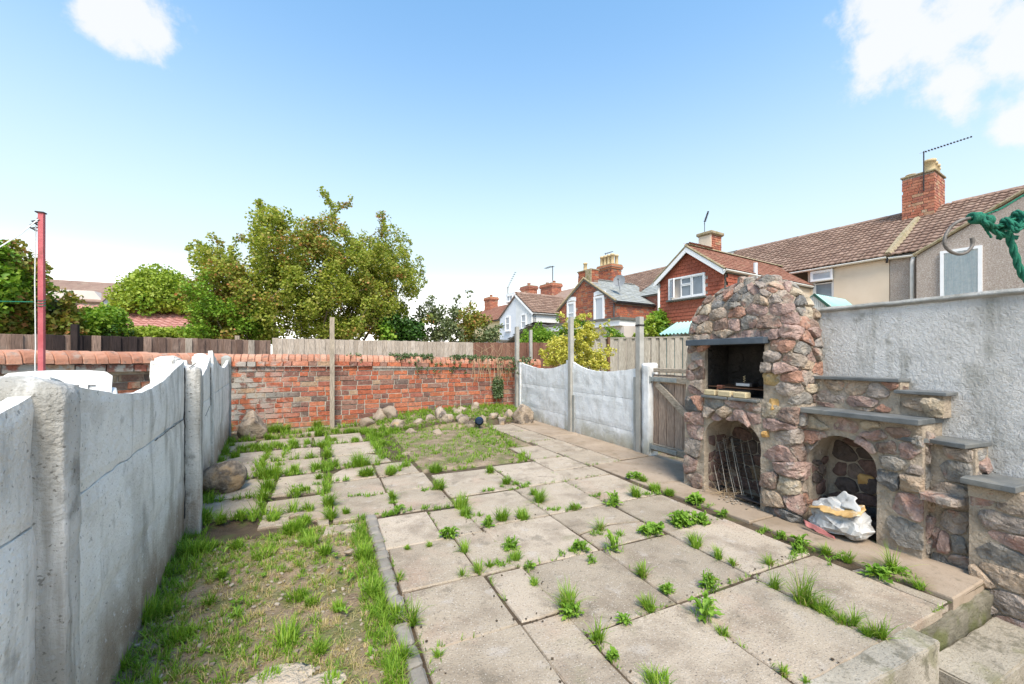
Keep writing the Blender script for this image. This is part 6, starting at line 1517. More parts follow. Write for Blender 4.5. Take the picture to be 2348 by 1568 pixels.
chimney(h5b, T(13.75, 2.4, 0)[:2], (TA, TB), (1.2, .85), 5.3, 6.55, m='brick_far', pots=tuple((-.45 + .3 * k, -.2, .12, .62) for k in range(4)) + tuple((-.4 + .35 * k, .2, .12, .62) for k in range(3)), bl=.3, bh=.11)
aerial(T(14.1, 2.4, 6.8), .9, (-TA), .6, 6, 'small television aerial over the pots of the big cluster chimney', el=.3, r_=.015)
# ---- house 5: white house
h5 = empty('white_house', tuple(T(17.4, -2, 0)), 'white rendered gabled house with brown tiled roof and two sash windows', 'house', 'terraced houses')
aR, aL, GB, zE, zR = 15.45, 19.45, -2.1, 3.9, 5.22; aM = 17.35
mb = MB(); mb.prism([T(aR, GB, -1), T(aM + .05, GB, -1), T(aM + .05, GB, zR), T(aR, GB, zE)], TB * .2); mb.build('wall', M['render_white'], h5)
mb = MB(); mb.prism([T(aM + .05, GB, -1), T(aL, GB, -1), T(aL, GB, zE), T(aM + .05, GB, zR)], TB * .2); mb.build('wall', M['render_bluish'], h5)  # left half of the white gable: its shade put into a bluish colour
mb = MB(); mb.prism([T(aR, GB, -1), T(aR, 0, -1), T(aR, 0, zE), T(aR, GB, zE)], TA * .2); mb.build('side_wall', M['render_white'], h5)
for (w0, w1, z0, z1) in ((18.62, 18.05, 2.95, 3.88), (16.72, 16.15, 2.95, 3.88)): window(h5, T(w0, GB - .01, z0), -TA, w0 - w1, z1 - z0, -TB, frame=.06, panes=((0, 1, 0, .5), (0, 1, .5, 1)), glass='glass', sill=True)
v_ = (TA * (aM - aR) + UP * (zR - zE)).normalized(); Lr = math.hypot(aM - aR, zR - zE) + .12; o_ = T(aR, GB - .1, zE) - v_ * .1
slope(h5, o_, TB, v_, 4, Lr, 'felt'); tiles(h5, o_ + UP * .03, TB, v_, 3.9, Lr, .30, .24, 'roman', 'tile_brown', limit=300); v2 = (-TA * (aL - aM) + UP * (zR - zE)).normalized(); slope(h5, T(aL, GB - .1, zE) - v2 * .1, TB, v2, 4, math.hypot(aL - aM, zR - zE) + .12, 'tile_brown')
mb = MB(); mb.box(o_ + v_ * Lr / 2 - UP * .08, (.03, Lr, .12), ax=(TB, v_, TB.cross(v_)), ch=.004); mb.build('bargeboard', M['upvc'], h5)
gutter(h5, T(aR - .12, GB - .1, zE - .06), T(aR - .12, 0, zE - .06), .05); pipe(h5, [T(aR + .05, GB - .06, zE - .1), T(aR + .05, GB - .06, 2)], .03); ridge(h5, T(aM, GB, zR + .05), T(aM, 1.6, zR + .05))
slope(h5, T(15.6, -.12, 4.17), TA, SV, 5.8, SLN + .14, 'tile_brown'); wallpart(h5, [T(15.5, 0, -1), T(21.5, 0, -1), T(21.5, 0, 4.2), T(15.5, 0, 4.2)], 'render_white')
chimney(h5, T(20.5, 3.0, 0)[:2], (TA, TB), (1.5, .9), 5.5, 6.5, m='brick_tan', pots=((-.4, 0, .13, .2), (.45, 0, .13, .2)), potm='pot_red', bl=.3, bh=.12)
# ---- house 6: far yellow house
h6 = empty('yellow_house', tuple(T(24, 0, 0)), 'far house with pale yellow wall and red brown roof behind the olive shrub', 'house', 'terraced houses')
wallpart(h6, [T(21.5, -.4, -1), T(30, -.4, -1), T(30, -.4, 4.1), T(21.5, -.4, 4.1)], 'render_yellow'); slope(h6, T(21.5, -.6, 4.05), TA, (TB * 3 + UP * 1.7), 8.5, 3.5, 'felt'); tiles(h6, T(21.5, -.62, 4.07), TA, (TB * 3 + UP * 1.7), 8.5, 3.4, .4, .30, 'roman', 'tile_red', limit=240)
for (a, z) in ((28.9, 6.5), (22.6, 6.6)): chimney(h6, T(a, 2.4, 0)[:2], (TA, TB), (1.2, .8), 5.5, z, m='brick_tan', pots=((0, 0, .14, .25),), potm='pot_red', bl=.35, bh=.14)
mb = MB(); mb.box(T(22.9, 1.4, 5.9), (1.3, 1.2, .75), ax=(TA, TB, UP)); mb.build('dormer', M['render_bluish'], h6); window(h6, T(23.3, .78, 5.6), -TA, .9, .5, -TB, frame=.06, panes=((0, .5, 0, 1), (.5, 1, 0, 1)))
aerial(T(25.2, 2, 6.0), 1.2, (-TA + UP * .9), 1.6, 8, 'distant television aerial slanting up beside the far chimneys', el=.3, r_=.03); aerial(T(20.0, 2.8, 7.0), 1.1, (TA), .9, 6, 'distant television aerial over the white house chimney', el=.5, r_=.025)
# ---- flat roofed extension, lean-to, far flat garage
ext = empty('flat_roof_extension', tuple(T(5.5, -5.5, 0)), 'single storey buff extension with flat roof and white fascia in front of the brick house', 'building')
wallpart(ext, [T(5.6, -5.3, -1), T(9.6, -5.3, -1), T(9.6, -5.3, 2.30), T(5.6, -5.3, 2.30)], 'render_buff'); wallpart(ext, [T(5.6, -5.3, -1), T(5.6, -1, -1), T(5.6, -1, 2.3), T(5.6, -5.3, 2.3)], 'render_buff')
mb = MB(); mb.box(T(7.6, -3.2, 2.40), (4.3, 4.5, .20), ax=(TA, TB, UP)); mb.build('fascia', M['upvc'], ext); mb = MB(); mb.box(T(7.6, -3.2, 2.545), (4.4, 4.6, .09), ax=(TA, TB, UP)); mb.build('roof', M['felt'], ext)
window(ext, T(8.2, -5.31, 1.1), -TA, 1.6, .85, -TB, frame=.05, panes=((0, .5, 0, 1), (.5, 1, 0, 1)), glass='glass_pale')
lean = empty('lean_to', tuple(T(12.6, -3.5, 0)), 'low lean to outbuilding with dark tiled roof between the white and brick houses', 'outbuilding')
wallpart(lean, [T(12.2, -4.2, -1), T(15.2, -4.2, -1), T(15.2, -4.2, 1.95), T(12.2, -4.2, 1.95)], 'render_white'); v_ = (-TA * 2.6 + UP * .9).normalized(); slope(lean, T(15.2, -4.4, 1.95), TB, v_, 2.6, 2.8, 'felt'); tiles(lean, T(15.2, -4.4, 1.99), TB, v_, 2.6, 2.8, .3, .3, 'flat', 'felt')
gar = empty('garage', tuple(T(17, -5, 0)), 'low white garage with flat roof edge beyond the brown fence', 'garage')
mb = MB(); mb.box(T(18.6, -4.0, .8), (5.0, 2.6, 2.7), ax=(TA, TB, UP)); mb.build('wall', M['render_white'], gar); mb = MB(); mb.box(T(18.6, -4.0, 2.2), (5.2, 2.8, .10), ax=(TA, TB, UP)); mb.build('roof', M['felt'], gar)
# ---- pink tiled garage on the left, beyond the fence
pg = empty('pink_roofed_garage', (-6, 15, 0), 'garage with pink pantiled roof beyond the boarded fence on the left', 'garage')
oL = Vector((-8.5, 15.0, 1.98)); uu = Vector((1, 0, 0)); vv = Vector((0, 1.7, .72)).normalized(); slope(pg, oL, uu, vv, 4.95, 1.85, 'felt'); tiles(pg, oL + UP * .03, uu, vv, 4.95, 1.85, .185, .20, 'pan', 'tile_pink', limit=300, zs=.3)
mb = MB(); mb.boxp((-8.4, 15.2, -.1), (-3.65, 18.4, 1.97)); mb.build('wall', M['brick_far'], pg); slope(pg, Vector((-8.5, 18.4, 1.98)), uu, Vector((0, -1.7, .72)), 4.95, 1.85, 'tile_pink'); ridge(pg, Vector((-8.5, 16.7, 2.74)), Vector((-3.55, 16.7, 2.74)), 'tile_pink', .08)
fh = empty('far_roof_house', (-9, 22, 0), 'distant brown roofed building behind the russet bush on the left', 'building')
mb = MB(); mb.prism([(-10.6, 22, -.1), (-8.1, 22, -.1), (-8.1, 22, 3.3), (-8.5, 22, 3.9), (-10.6, 22, 3.9)], (0, 5, 0)); mb.build('wall', M['render_buff'], fh); slope(fh, Vector((-10.8, 21.8, 3.45)), Vector((1, 0, 0)), Vector((0, 1, .55)), 2.6, 2.2, 'tile_brown')
# ---- corrugated roofs
def corrugated(parent, o, u, v, Lu, Lv, pitch=.10, amp=.022, m='teal_sheet', th=.006, name='corrugated_roof'):
    u = Vector(u).normalized(); v = Vector(v).normalized(); n = u.cross(v); n = n if n.z > 0 else -n; o = Vector(o); K = int(Lu / pitch * 8); vs = []; fs = []
    for k in (0, 1):
        for j in (0, 1):
            for i in range(K + 1): s = Lu * i / K; vs.append(o + u * s + v * Lv * j + n * (amp * math.sin(2 * PI * s / pitch) - th * k))
    q = K + 1
    for i in range(K): fs += [(i, i + 1, q + i + 1, q + i), (2 * q + i, 3 * q + i, 3 * q + i + 1, 2 * q + i + 1), (i, 2 * q + i, 2 * q + i + 1, i + 1)]
    mb = MB(); mb.add(vs, fs); return mb.build(name, M[m], parent, smooth=True, fixn=False)
# lean-to shed with teal sheet: eave runs along the terrace direction, sheets rise away from us
sh = empty('teal_roofed_shed', tuple(T(1.4, -8, 0)), 'shed with pale teal corrugated roof behind the grey fence, left of the barbecue', 'shed')
E0 = hp(1509, 767, 11.7)
vv = Vector((2.09, .58, .84)).normalized(); corrugated(sh, E0, -TA, vv, 1.15, 2.4, .12, .024)
mb = MB(); c0 = E0 + TB * .15 - UP * .1; mb.prism([c0 - UP * 1.8, c0 - TA * 1.1 - UP * 1.8, c0 - TA * 1.1 - UP * .02, c0 - UP * .02], TB * .05); mb.build('wall', M['teal_dark'], sh)
for k in range(8): mb = MB(); c = c0 - TA * (.07 + .135 * k) - TB * .01 - UP * .5; mb.box(c, (.115, .02, .9), ax=(TA, TB, UP), ch=.004); mb.build('cladding_board', M['teal_dark'], sh)
ws = empty('small_white_shed', tuple(T(.7, -3, 0)), 'small corrugated shed with white gable and dark green bargeboards peeping over the white wall', 'shed')
ap = T(.72, -3, 2.93); lf_ = T(1.10, -3, 2.62); rt = T(.33, -3, 2.52)
for k in range(16):
    s = k / 15; a = 1.06 - .70 * s; zt = 2.93 - .82 * abs(a - .72); mb = MB(); mb.box(T(a, -3, (zt + 1.2) / 2 - .03), (.038, .03, zt - 1.2), ax=(TA, TB, UP), ch=.008); mb.build('gable_sheet', M['gutter'], ws)
for (q_, w_, d_) in ((ap, rt, .02), ):
    d0 = (w_ - q_); mb = MB(); mb.box(q_ + d0 * .5 - TB * .04, (d0.length, .03, .06), ax=(d0.normalized(), TB, d0.normalized().cross(TB)), ch=.004); mb.build('bargeboard', M['green_paint'], ws)
corrugated(ws, lf_ - TB * .03, TB, (ap - lf_), 2.0, (ap - lf_).length, .12, .02); corrugated(ws, rt - TB * .03, TB, (ap - rt), 2.0, (ap - rt).length, .12, .02)

# ================================================================== GRASS, WEEDS, FOLIAGE
def np_mesh(name, V, F, m, parent=None, smooth=False):
    """V (n,3); F list of (faces array (k,c))"""
    me = bpy.data.meshes.new(name); nl = sum(a.size for a in F); nf = sum(len(a) for a in F)
    me.vertices.add(len(V)); me.vertices.foreach_set('co', V.astype(np.float32).ravel()); me.loops.add(nl); me.polygons.add(nf)
    me.loops.foreach_set('vertex_index', np.concatenate([a.ravel() for a in F]).astype(np.int32))
    st = []; tot = []; c = 0
    for a in F: k = a.shape[1]; st.append(c + np.arange(len(a)) * k); tot.append(np.full(len(a), k)); c += a.size
    me.polygons.foreach_set('loop_start', np.concatenate(st).astype(np.int32)); me.polygons.foreach_set('loop_total', np.concatenate(tot).astype(np.int32))
    me.update(calc_edges=True); me.validate(); return mesh_obj(name, me, M[m], parent, (0, 0, 0), smooth)
def blades(P, az, Lh, w, lean, droop):
    """P (n,3) roots; az azimuth; Lh length; w half width; lean start angle from vertical; droop extra bend"""
    n = len(P); ca, sa = np.cos(az), np.sin(az); pos = P.copy(); th = lean.copy(); V = np.zeros((n, 7, 3)); seg = 3
    twist = NR.uniform(-.6, .6, n); sx, sy = -np.sin(az + twist), np.cos(az + twist)
    for k in range(seg + 1):
        ww = w * (1.0, .9, .6, 0)[k]
        if k < seg:
            V[:, 2 * k] = pos + np.stack([sx * ww, sy * ww, 0 * ww], 1); V[:, 2 * k + 1] = pos - np.stack([sx * ww, sy * ww, 0 * ww], 1)
        else: V[:, 6] = pos
        st = Lh / seg; pos = pos + np.stack([ca * np.sin(th) * st, sa * np.sin(th) * st, np.cos(th) * st], 1); th = th + droop
    V[:, :, 2] = np.maximum(V[:, :, 2], P[:, None, 2] + .002 * np.arange(7)[None, :] / 7)
    b = np.arange(n)[:, None] * 7
    return V.reshape(-1, 3), np.concatenate([b + np.array([[0, 1, 3, 2]]), b + np.array([[2, 3, 5, 4]])]), b + np.array([[4, 5, 6]])
class Blades:
    def __init__(s): s.a = []
    def add(s, P, az, L, w, lean, droop): s.a.append((P, az, L, w, lean, droop))
    def build(s, name, m):
        A = [np.concatenate([x[i] for x in s.a]) for i in range(6)]; V, q, t = blades(*A); o = np_mesh(name, V, [q, t], m); o['kind'] = 'stuff'; return o
def tuft(B, x, y, z, rx, h, n, wid=.0022, flop=.5, flat=False):
    a = NR.uniform(0, 2 * PI, n); r = rx * .45 * np.sqrt(NR.uniform(0, 1, n)); P = np.stack([x + r * np.cos(a), y + r * np.sin(a), np.full(n, z)], 1)
    wd = NR.uniform(0, 2 * PI); az = np.where(NR.uniform(0, 1, n) < .4, wd + NR.normal(0, .5, n), a + NR.normal(0, .8, n)); L = h * NR.uniform(.35, 1.3, n)
    if flat: lean = NR.uniform(.7, 1.4, n); droop = NR.uniform(-.1, .35, n); L = rx * NR.uniform(.5, 1.1, n)
    else: lean = np.abs(NR.normal(.3, .38, n)); droop = np.abs(NR.normal(flop * .55, flop * .4, n))
    B.add(P, az, L, wid * NR.uniform(.6, 1.3, n), lean, droop)
TUFTS = [
('g', 0.942, 3.659, 0.061, 0.095),('g', 1.569, 3.539, 0.049, 0.077),('g', 0.983, 3.118, 0.071, 0.106),('g', 0.967, 2.958, 0.051, 0.067),('g', 1.189, 2.763, 0.066, 0.087),('g', 1.34, 2.724, 0.061, 0.072),
('g', 1.614, 2.974, 0.055, 0.104),('g', 1.665, 3.15, 0.039, 0.065),('g', 0.52, 3.554, 0.031, 0.075),('g', 0.784, 2.397, 0.032, 0.073),('g', 0.776, 2.136, 0.029, 0.066),('g', 1.026, 2.185, 0.044, 0.061),
('g', 1.058, 1.654, 0.049, 0.106),('g', 1.05, 1.412, 0.031, 0.075),('g', 1.398, 1.497, 0.021, 0.064),('g', 1.743, 2.31, 0.031, 0.082),('g', 1.584, 1.73, 0.02, 0.073),('g', 1.79, 2.712, 0.035, 0.058),
('g', 2.173, 1.912, 0.024, 0.058),('g', 0.36, 2.244, 0.016, 0.048),('g', 1.005, 1.901, 0.023, 0.039),('g', 0.379, 4.38, 0.075, 0.09),('g', 0.627, 4.383, 0.062, 0.077),('g', 1.061, 4.245, 0.094, 0.078),
('g', 1.566, 3.951, 0.046, 0.077),('g', 2.45, 2.748, 0.051, 0.09),('g', 0.299, 1.953, 0.028, 0.062),('g', 0.468, 2.584, 0.014, 0.028),('g', 0.603, 2.566, 0.019, 0.028),('g', 0.413, 1.602, 0.015, 0.036),
('g', 0.684, 2.144, 0.008, 0.049),('g', 0.859, 2.168, 0.021, 0.051),('g', -1.399, 7.709, 0.056, 0.161),('g', -0.761, 7.611, 0.149, 0.133),('g', -0.595, 7.535, 0.116, 0.133),('g', -0.12, 7.741, 0.088, 0.14),
('g', -0.093, 6.924, 0.079, 0.11),('g', -0.044, 6.035, 0.055, 0.096),('g', 0.039, 5.38, 0.049, 0.111),('g', 0.087, 4.901, 0.068, 0.09),('g', -0.085, 4.845, 0.066, 0.088),('g', 0.356, 4.824, 0.125, 0.137),
('g', -0.762, 6.972, 0.06, 0.091),('g', -0.726, 6.214, 0.04, 0.107),('g', -0.568, 6.276, 0.096, 0.069),('g', -0.39, 6.335, 0.084, 0.084),('g', -0.226, 6.333, 0.057, 0.071),('g', 0.1, 6.412, 0.088, 0.059),
('g', 0.395, 6.277, 0.074, 0.059),('g', 0.489, 8.066, 0.095, 0.114),('g', 0.143, 7.195, 0.099, 0.066),('g', 0.368, 7.092, 0.116, 0.066),('g', 0.564, 6.807, 0.081, 0.097),('g', 0.688, 6.389, 0.077, 0.107),
('g', 0.695, 5.836, 0.084, 0.084),('g', -0.516, 4.716, 0.143, 0.133),('g', -0.489, 4.257, 0.055, 0.12),('g', -0.481, 3.993, 0.043, 0.095),('g', -0.458, 3.802, 0.016, 0.049),('g', -1.22, 5.746, 0.083, 0.118),
('g', -1.184, 6.114, 0.14, 0.089),('g', -1.013, 5.864, 0.111, 0.062),('g', -1.119, 4.993, 0.051, 0.153),('g', -0.993, 4.398, 0.063, 0.108),('g', 0.344, 4.398, 0.031, 0.062),('g', 0.42, 4.363, 0.036, 0.094),
('g', 0.605, 4.318, 0.063, 0.063),('g', -0.173, 4.143, 0.065, 0.037),('g', -0.06, 4.468, 0.03, 0.061),('g', -0.247, 4.146, 0.046, 0.028),('g', 0.026, 3.604, 0.05, 0.116),('g', 0.045, 3.32, 0.046, 0.091),
('g', -0.805, 3.649, 0.06, 0.082),('g', -0.692, 3.576, 0.045, 0.067),('g', -0.582, 3.63, 0.046, 0.061),('g', -0.348, 3.479, 0.068, 0.045),('g', -0.186, 3.226, 0.093, 0.065),('g', -0.139, 3.322, 0.067, 0.059),
('g', -0.11, 3.065, 0.062, 0.055),('g', -0.983, 6.268, 0.08, 0.08),('g', -0.823, 6.259, 0.067, 0.081),('g', -1.155, 6.616, 0.042, 0.056),('g', 0.146, 3.383, 0.031, 0.047),('g', -0.299, 4.857, 0.054, 0.075),
('g', -0.907, 6.364, 0.041, 0.068),('g', 2.137, 1.854, 0.042, 0.083),('g', 2.14, 1.691, 0.029, 0.069),('g', 2.15, 1.602, 0.019, 0.047),('g', 1.588, 1.725, 0.027, 0.072),('g', 1.401, 1.477, 0.027, 0.07),
('g', 2.795, 1.457, 0.04, 0.06),('g', 2.797, 1.346, 0.029, 0.067),('g', 2.894, 1.181, 0.037, 0.138),('g', 2.82, 1.036, 0.034, 0.051),('g', 2.125, 1.215, 0.056, 0.144),('g', 2.148, 1.134, 0.07, 0.062),
('g', 2.129, 1.05, 0.045, 0.045),('g', 2.15, 1.016, 0.015, 0.081),('g', 2.164, 0.927, 0.035, 0.084),('g', 2.132, 0.954, 0.021, 0.05),('g', 2.13, 1.354, 0.026, 0.077),('g', 1.569, 1.224, 0.036, 0.036),
('g', 1.58, 0.967, 0.019, 0.037),('g', 1.615, 0.909, 0.007, 0.024),('g', 1.113, 1.132, 0.072, 0.054),('g', 2.339, 1.515, 0.028, 0.057),('g', 2.807, 3.048, 0.048, 0.063),('g', 2.727, 2.815, 0.074, 0.06),
('g', 2.747, 2.66, 0.057, 0.057),('w', 0.859, 3.652, 0.067, 0.016),('w', 1.306, 3.402, 0.079, 0.016),('w', 1.542, 3.478, 0.111, 0.019),('w', 1.715, 3.423, 0.07, 0.022),('w', 1.019, 2.903, 0.067, 0.016),
('w', 1.633, 2.767, 0.07, 0.016),('w', 1.788, 2.73, 0.059, 0.016),('w', 0.606, 3.222, 0.15, 0.029),('w', 0.457, 3.193, 0.067, 0.022),('w', 0.814, 3.161, 0.093, 0.023),('w', 0.957, 2.159, 0.052, 0.017),
('w', 1.344, 2.118, 0.054, 0.018),('w', 2.136, 2.892, 0.064, 0.02),('w', 2.582, 2.729, 0.052, 0.018),('w', 1.672, 2.264, 0.04, 0.012),('w', 1.776, 2.192, 0.06, 0.012),('w', 1.593, 3.36, 0.122, 0.014),
('w', 0.241, 3.764, 0.077, 0.013),('w', 0.382, 3.719, 0.077, 0.013),('w', 0.149, 4.298, 0.09, 0.04),('w', -0.152, 4.263, 0.134, 0.019),('w', 0.239, 3.231, 0.046, 0.023),('w', 0.458, 3.217, 0.055, 0.039),
('w', 0.509, 3.458, 0.025, 0.025),('w', -0.025, 4.731, 0.097, 0.011),('w', 0.212, 4.891, 0.068, 0.011),('w', -0.243, 4.708, 0.063, 0.01),('w', 2.741, 2.711, 0.131, 0.02),('w', 2.769, 2.307, 0.079, 0.013),
('w', 2.747, 1.813, 0.068, 0.016),('w', 2.762, 1.723, 0.055, 0.018),('w', 2.758, 1.386, 0.116, 0.012),('w', 2.867, 1.1, 0.08, 0.011),('w', 2.668, 1.516, 0.09, 0.012),('d', 1.042, 2.686, 0.063, 0.073),
('d', 0.759, 2.635, 0.059, 0.059),('d', 1.059, 2.058, 0.034, 0.042),('d', 1.042, 1.304, 0.035, 0.029),('d', 1.23, 1.467, 0.047, 0.027),('d', 1.448, 2.112, 0.064, 0.055),('d', 2.128, 2.663, 0.084, 0.084),
('d', 1.623, 2.032, 0.073, 0.092),('d', 1.42, 1.965, 0.035, 0.043),('d', 1.591, 1.557, 0.045, 0.038),('d', 2.796, 3.157, 0.088, 0.059),('d', 1.982, 2.122, 0.08, 0.05),('d', 2.307, 2.133, 0.095, 0.084),
('d', 1.028, 1.606, 0.048, 0.048),('d', 1.048, 2.318, 0.046, 0.065),('d', 0.527, 3.293, 0.07, 0.035),('d', 2.789, 2.42, 0.108, 0.054),('d', 2.738, 2.136, 0.062, 0.05),('d', 2.357, 2.145, 0.106, 0.083),
('d', 2.475, 2.09, 0.083, 0.071),('d', 2.013, 2.123, 0.1, 0.056),('d', 1.584, 1.556, 0.042, 0.033),('d', 1.814, 1.482, 0.042, 0.068),('d', 2.765, 1.591, 0.063, 0.052),('d', 2.653, 1.545, 0.04, 0.04),
('d', 2.755, 1.188, 0.081, 0.045),('d', 2.875, 1.152, 0.072, 0.045),('d', 1.592, 1.336, 0.076, 0.076),('d', 2.757, 1.698, 0.043, 0.043),('g', -0.737, 3.073, 0.072, 0.09),('g', -0.67, 3.106, 0.065, 0.055),
('g', -0.803, 2.826, 0.049, 0.057),('g', -0.747, 2.386, 0.054, 0.101),('g', -0.689, 2.406, 0.041, 0.062),('g', -0.573, 2.157, 0.069, 0.056),('g', -0.527, 2.197, 0.039, 0.032),('g', -0.146, 1.951, 0.068, 0.081),
('g', -0.341, 2.87, 0.099, 0.045),('g', -0.202, 3.175, 0.092, 0.071),('g', -0.085, 2.902, 0.066, 0.076),('g', 0.001, 2.754, 0.055, 0.055),('g', -0.127, 2.303, 0.082, 0.044),('g', -0.058, 2.217, 0.051, 0.043),
('g', 0.211, 2.596, 0.062, 0.089),('g', 0.229, 2.196, 0.061, 0.068),('g', 0.301, 1.904, 0.054, 0.067),('g', 0.255, 1.902, 0.04, 0.04),('g', -0.518, 2.429, 0.043, 0.043),('g', -0.716, 2.06, 0.04, 0.051),
('g', -0.021, 1.827, 0.036, 0.054),('g', 0.284, 1.651, 0.029, 0.082),('g', -0.19, 1.755, 0.061, 0.033),('g', 0.021, 1.65, 0.044, 0.033),('g', 0.234, 1.583, 0.05, 0.05),('g', -0.51, 3.076, 0.056, 0.047),
('g', 0.358, 1.855, 0.027, 0.093),('g', -0.515, 2.694, 0.024, 0.041),('g', 0.059, 2.112, 0.042, 0.042),('g', -0.379, 2.252, 0.041, 0.027),('g', -0.654, 2.032, 0.034, 0.034)
]
green = Blades(); dry = Blades(); low = Blades()
for (k, x, y, r_, h) in TUFTS:
    z = .0 + (bed_h(x, y) if y > 6 else 0); far = max(1, y / 2.2)
    if k == 'g' and R.random() < .25: tuft(dry, x, y, z, r_ * 1.3, h * .8, int(20 + 500 * r_), .0014, .9)
    if k == 'g': tuft(green, x, y, z - .005, max(r_, .014) * 1.35, h * 1.15, int(34 + 2100 * r_ + (60 if y > 2.5 else 0)), .0019 * min(1.6, .75 + y * .22), .5)
    elif k == 'w':
        for j in range(int(4 + r_ * 60)): tuft(low, x + R.uniform(-r_, r_), y + R.uniform(-.02, .02) * 1, z + .002, .03, .028 + h * .6, 9, .003, .8)
# joints: sparse blades and moss along the slab edges
for s_ in SL:
    x0, x1, y0, y1 = s_[:4]
    for (ax, ay, bx_, by_) in ((x0, y0, x1, y0), (x0, y0, x0, y1)):
        L_ = math.hypot(bx_ - ax, by_ - ay)
        for j in range(int(L_ * 26)):
            t = R.random(); 
            if noise.noise(Vector(((ax + (bx_ - ax) * t) * 3.2, (ay + (by_ - ay) * t) * 3.2, 1))) < .06: continue
            tuft(low if R.random() < .7 else green, ax + (bx_ - ax) * t, ay + (by_ - ay) * t, -.004, .018, R.uniform(.012, .045), 6, .0016, .6)
# dense growth between the rougher slabs at the back left
for (x0, y0, x1, y1, n) in ((-.46, 3.5, -.44, 6.9, 50), (-.0, 3.9, .03, 6.9, 56), (-1.3, 4.75, .6, 4.79, 60), (-1.2, 6.12, .6, 6.2, 60), (-.62, 5.43, -.05, 5.44, 18), (-1.4, 6.95, .9, 7.05, 110), (.62, 5.0, .62, 6.9, 60), (-.65, 4.8, -.65, 6.9, 44), (-.95, 3.64, .0, 3.55, 40), (-.84, 3.6, -1.3, 7.3, 100), (.6, 4.25, .95, 4.8, 20), (2.2, 4.3, 2.62, 6.8, 30), (-.95, 4.14, .0, 4.0, 26), (.5, 6.95, 2.5, 6.9, 90), (-.6, 7.3, .6, 7.75, 60), (.7, 6.3, 1.1, 6.9, 40)):
    for j in range(n):
        t = R.random(); tuft(green, x0 + (x1 - x0) * t + R.uniform(-.04, .04), y0 + (y1 - y0) * t + R.uniform(-.04, .04), -.01, R.uniform(.02, .05), R.uniform(.05, .13), 16, .0032, .55)
# front lawn: patchy, lush by the fence and kerb, dry in the middle
def lz(x, y): return -.022 + .010 * fbm(Vector((x * 3, y * 3, 0))) + .006 * fbm(Vector((x * 14, y * 14, 2))) + ((.012 + .018 * fbm(Vector((x * 2.2, y * 2.2, 8)))) if x < .3 and y < 3.2 else 0)
for j in range(2600):
    x, y = R.uniform(-.95, .27), R.uniform(1.1, 3.22)
    if x < fx(y) + .05: continue
    e = min(abs(x - .27), 9); d = noise.noise(Vector((x * 3.4, y * 3.4, 4))) - .06 + (.35 if e < .12 else 0) + (.3 if x - fx(y) < .16 else 0) + (.25 if y > 2.9 else 0)
    z = lz(x, y)
    if d > -.04: tuft(green, x, y, z, .026, R.uniform(.018, .055), 9, .0018, .7)
    if d > -.3: tuft(dry if R.random() < .75 else low, x, y, z, .035, R.uniform(.015, .04), 13, .0014, .9)
    elif R.random() < .5: tuft(dry, x, y, z, .04, R.uniform(.01, .03), 7, .0012, 1.2, flat=R.random() < .5)
for j in range(230):
    x, y = R.uniform(-.1, .25), R.uniform(1.2, 3.1); tuft(green, .255 - R.random() ** 2 * .09, y, lz(x, y), .03, R.uniform(.03, .09), 14, .0018, .6)
    y = R.uniform(1.3, 3.5); tuft(green, fx(y) + .03 + R.random() ** 2 * .14, y, lz(x, y), .03, R.uniform(.03, .10), 12, .0019, .6)
# far plot and raised bed
for j in range(3600):
    x, y = R.uniform(.5, 3.6), R.uniform(4.2, 8.0)
    plot = .62 < x < (2.2 if y < 4.92 else 2.56) and y < 6.95; bedp = y > 6.8 and x > .75 and bed_h(x, y) > .01
    if not (plot or bedp): continue
    if plot and not (4.28 < y or x > .95): continue
    if plot and x < .92 and y < 4.9: continue
    d = noise.noise(Vector((x * 2.2, y * 2.2, 9))) + (.3 if (x < .9 or y > 6.3) else 0) + (.5 if bedp else 0); z = bed_h(x, y) - .012
    if d > -.2: tuft(green, x, y, z, .045, R.uniform(.025, .07) * (1.3 if bedp else 1), 11, .0034, .5)
    elif d > -.25: tuft(R.choice((dry, low)), x, y, z, .05, R.uniform(.02, .04), 9, .003, .8)
for (nm, b_, m, lab) in (('grass', green, 'grass', 'lush green grass in tufts between slabs, along the fence foot and on the raised bed'), ('dry_grass', dry, 'grass_dry', 'straw coloured dry grass matted over the bare lawn'), ('low_weeds', low, 'weed', 'low creeping weeds and moss in the paving joints and lawn')):
    o = b_.build(nm, m); tag(o, lab)
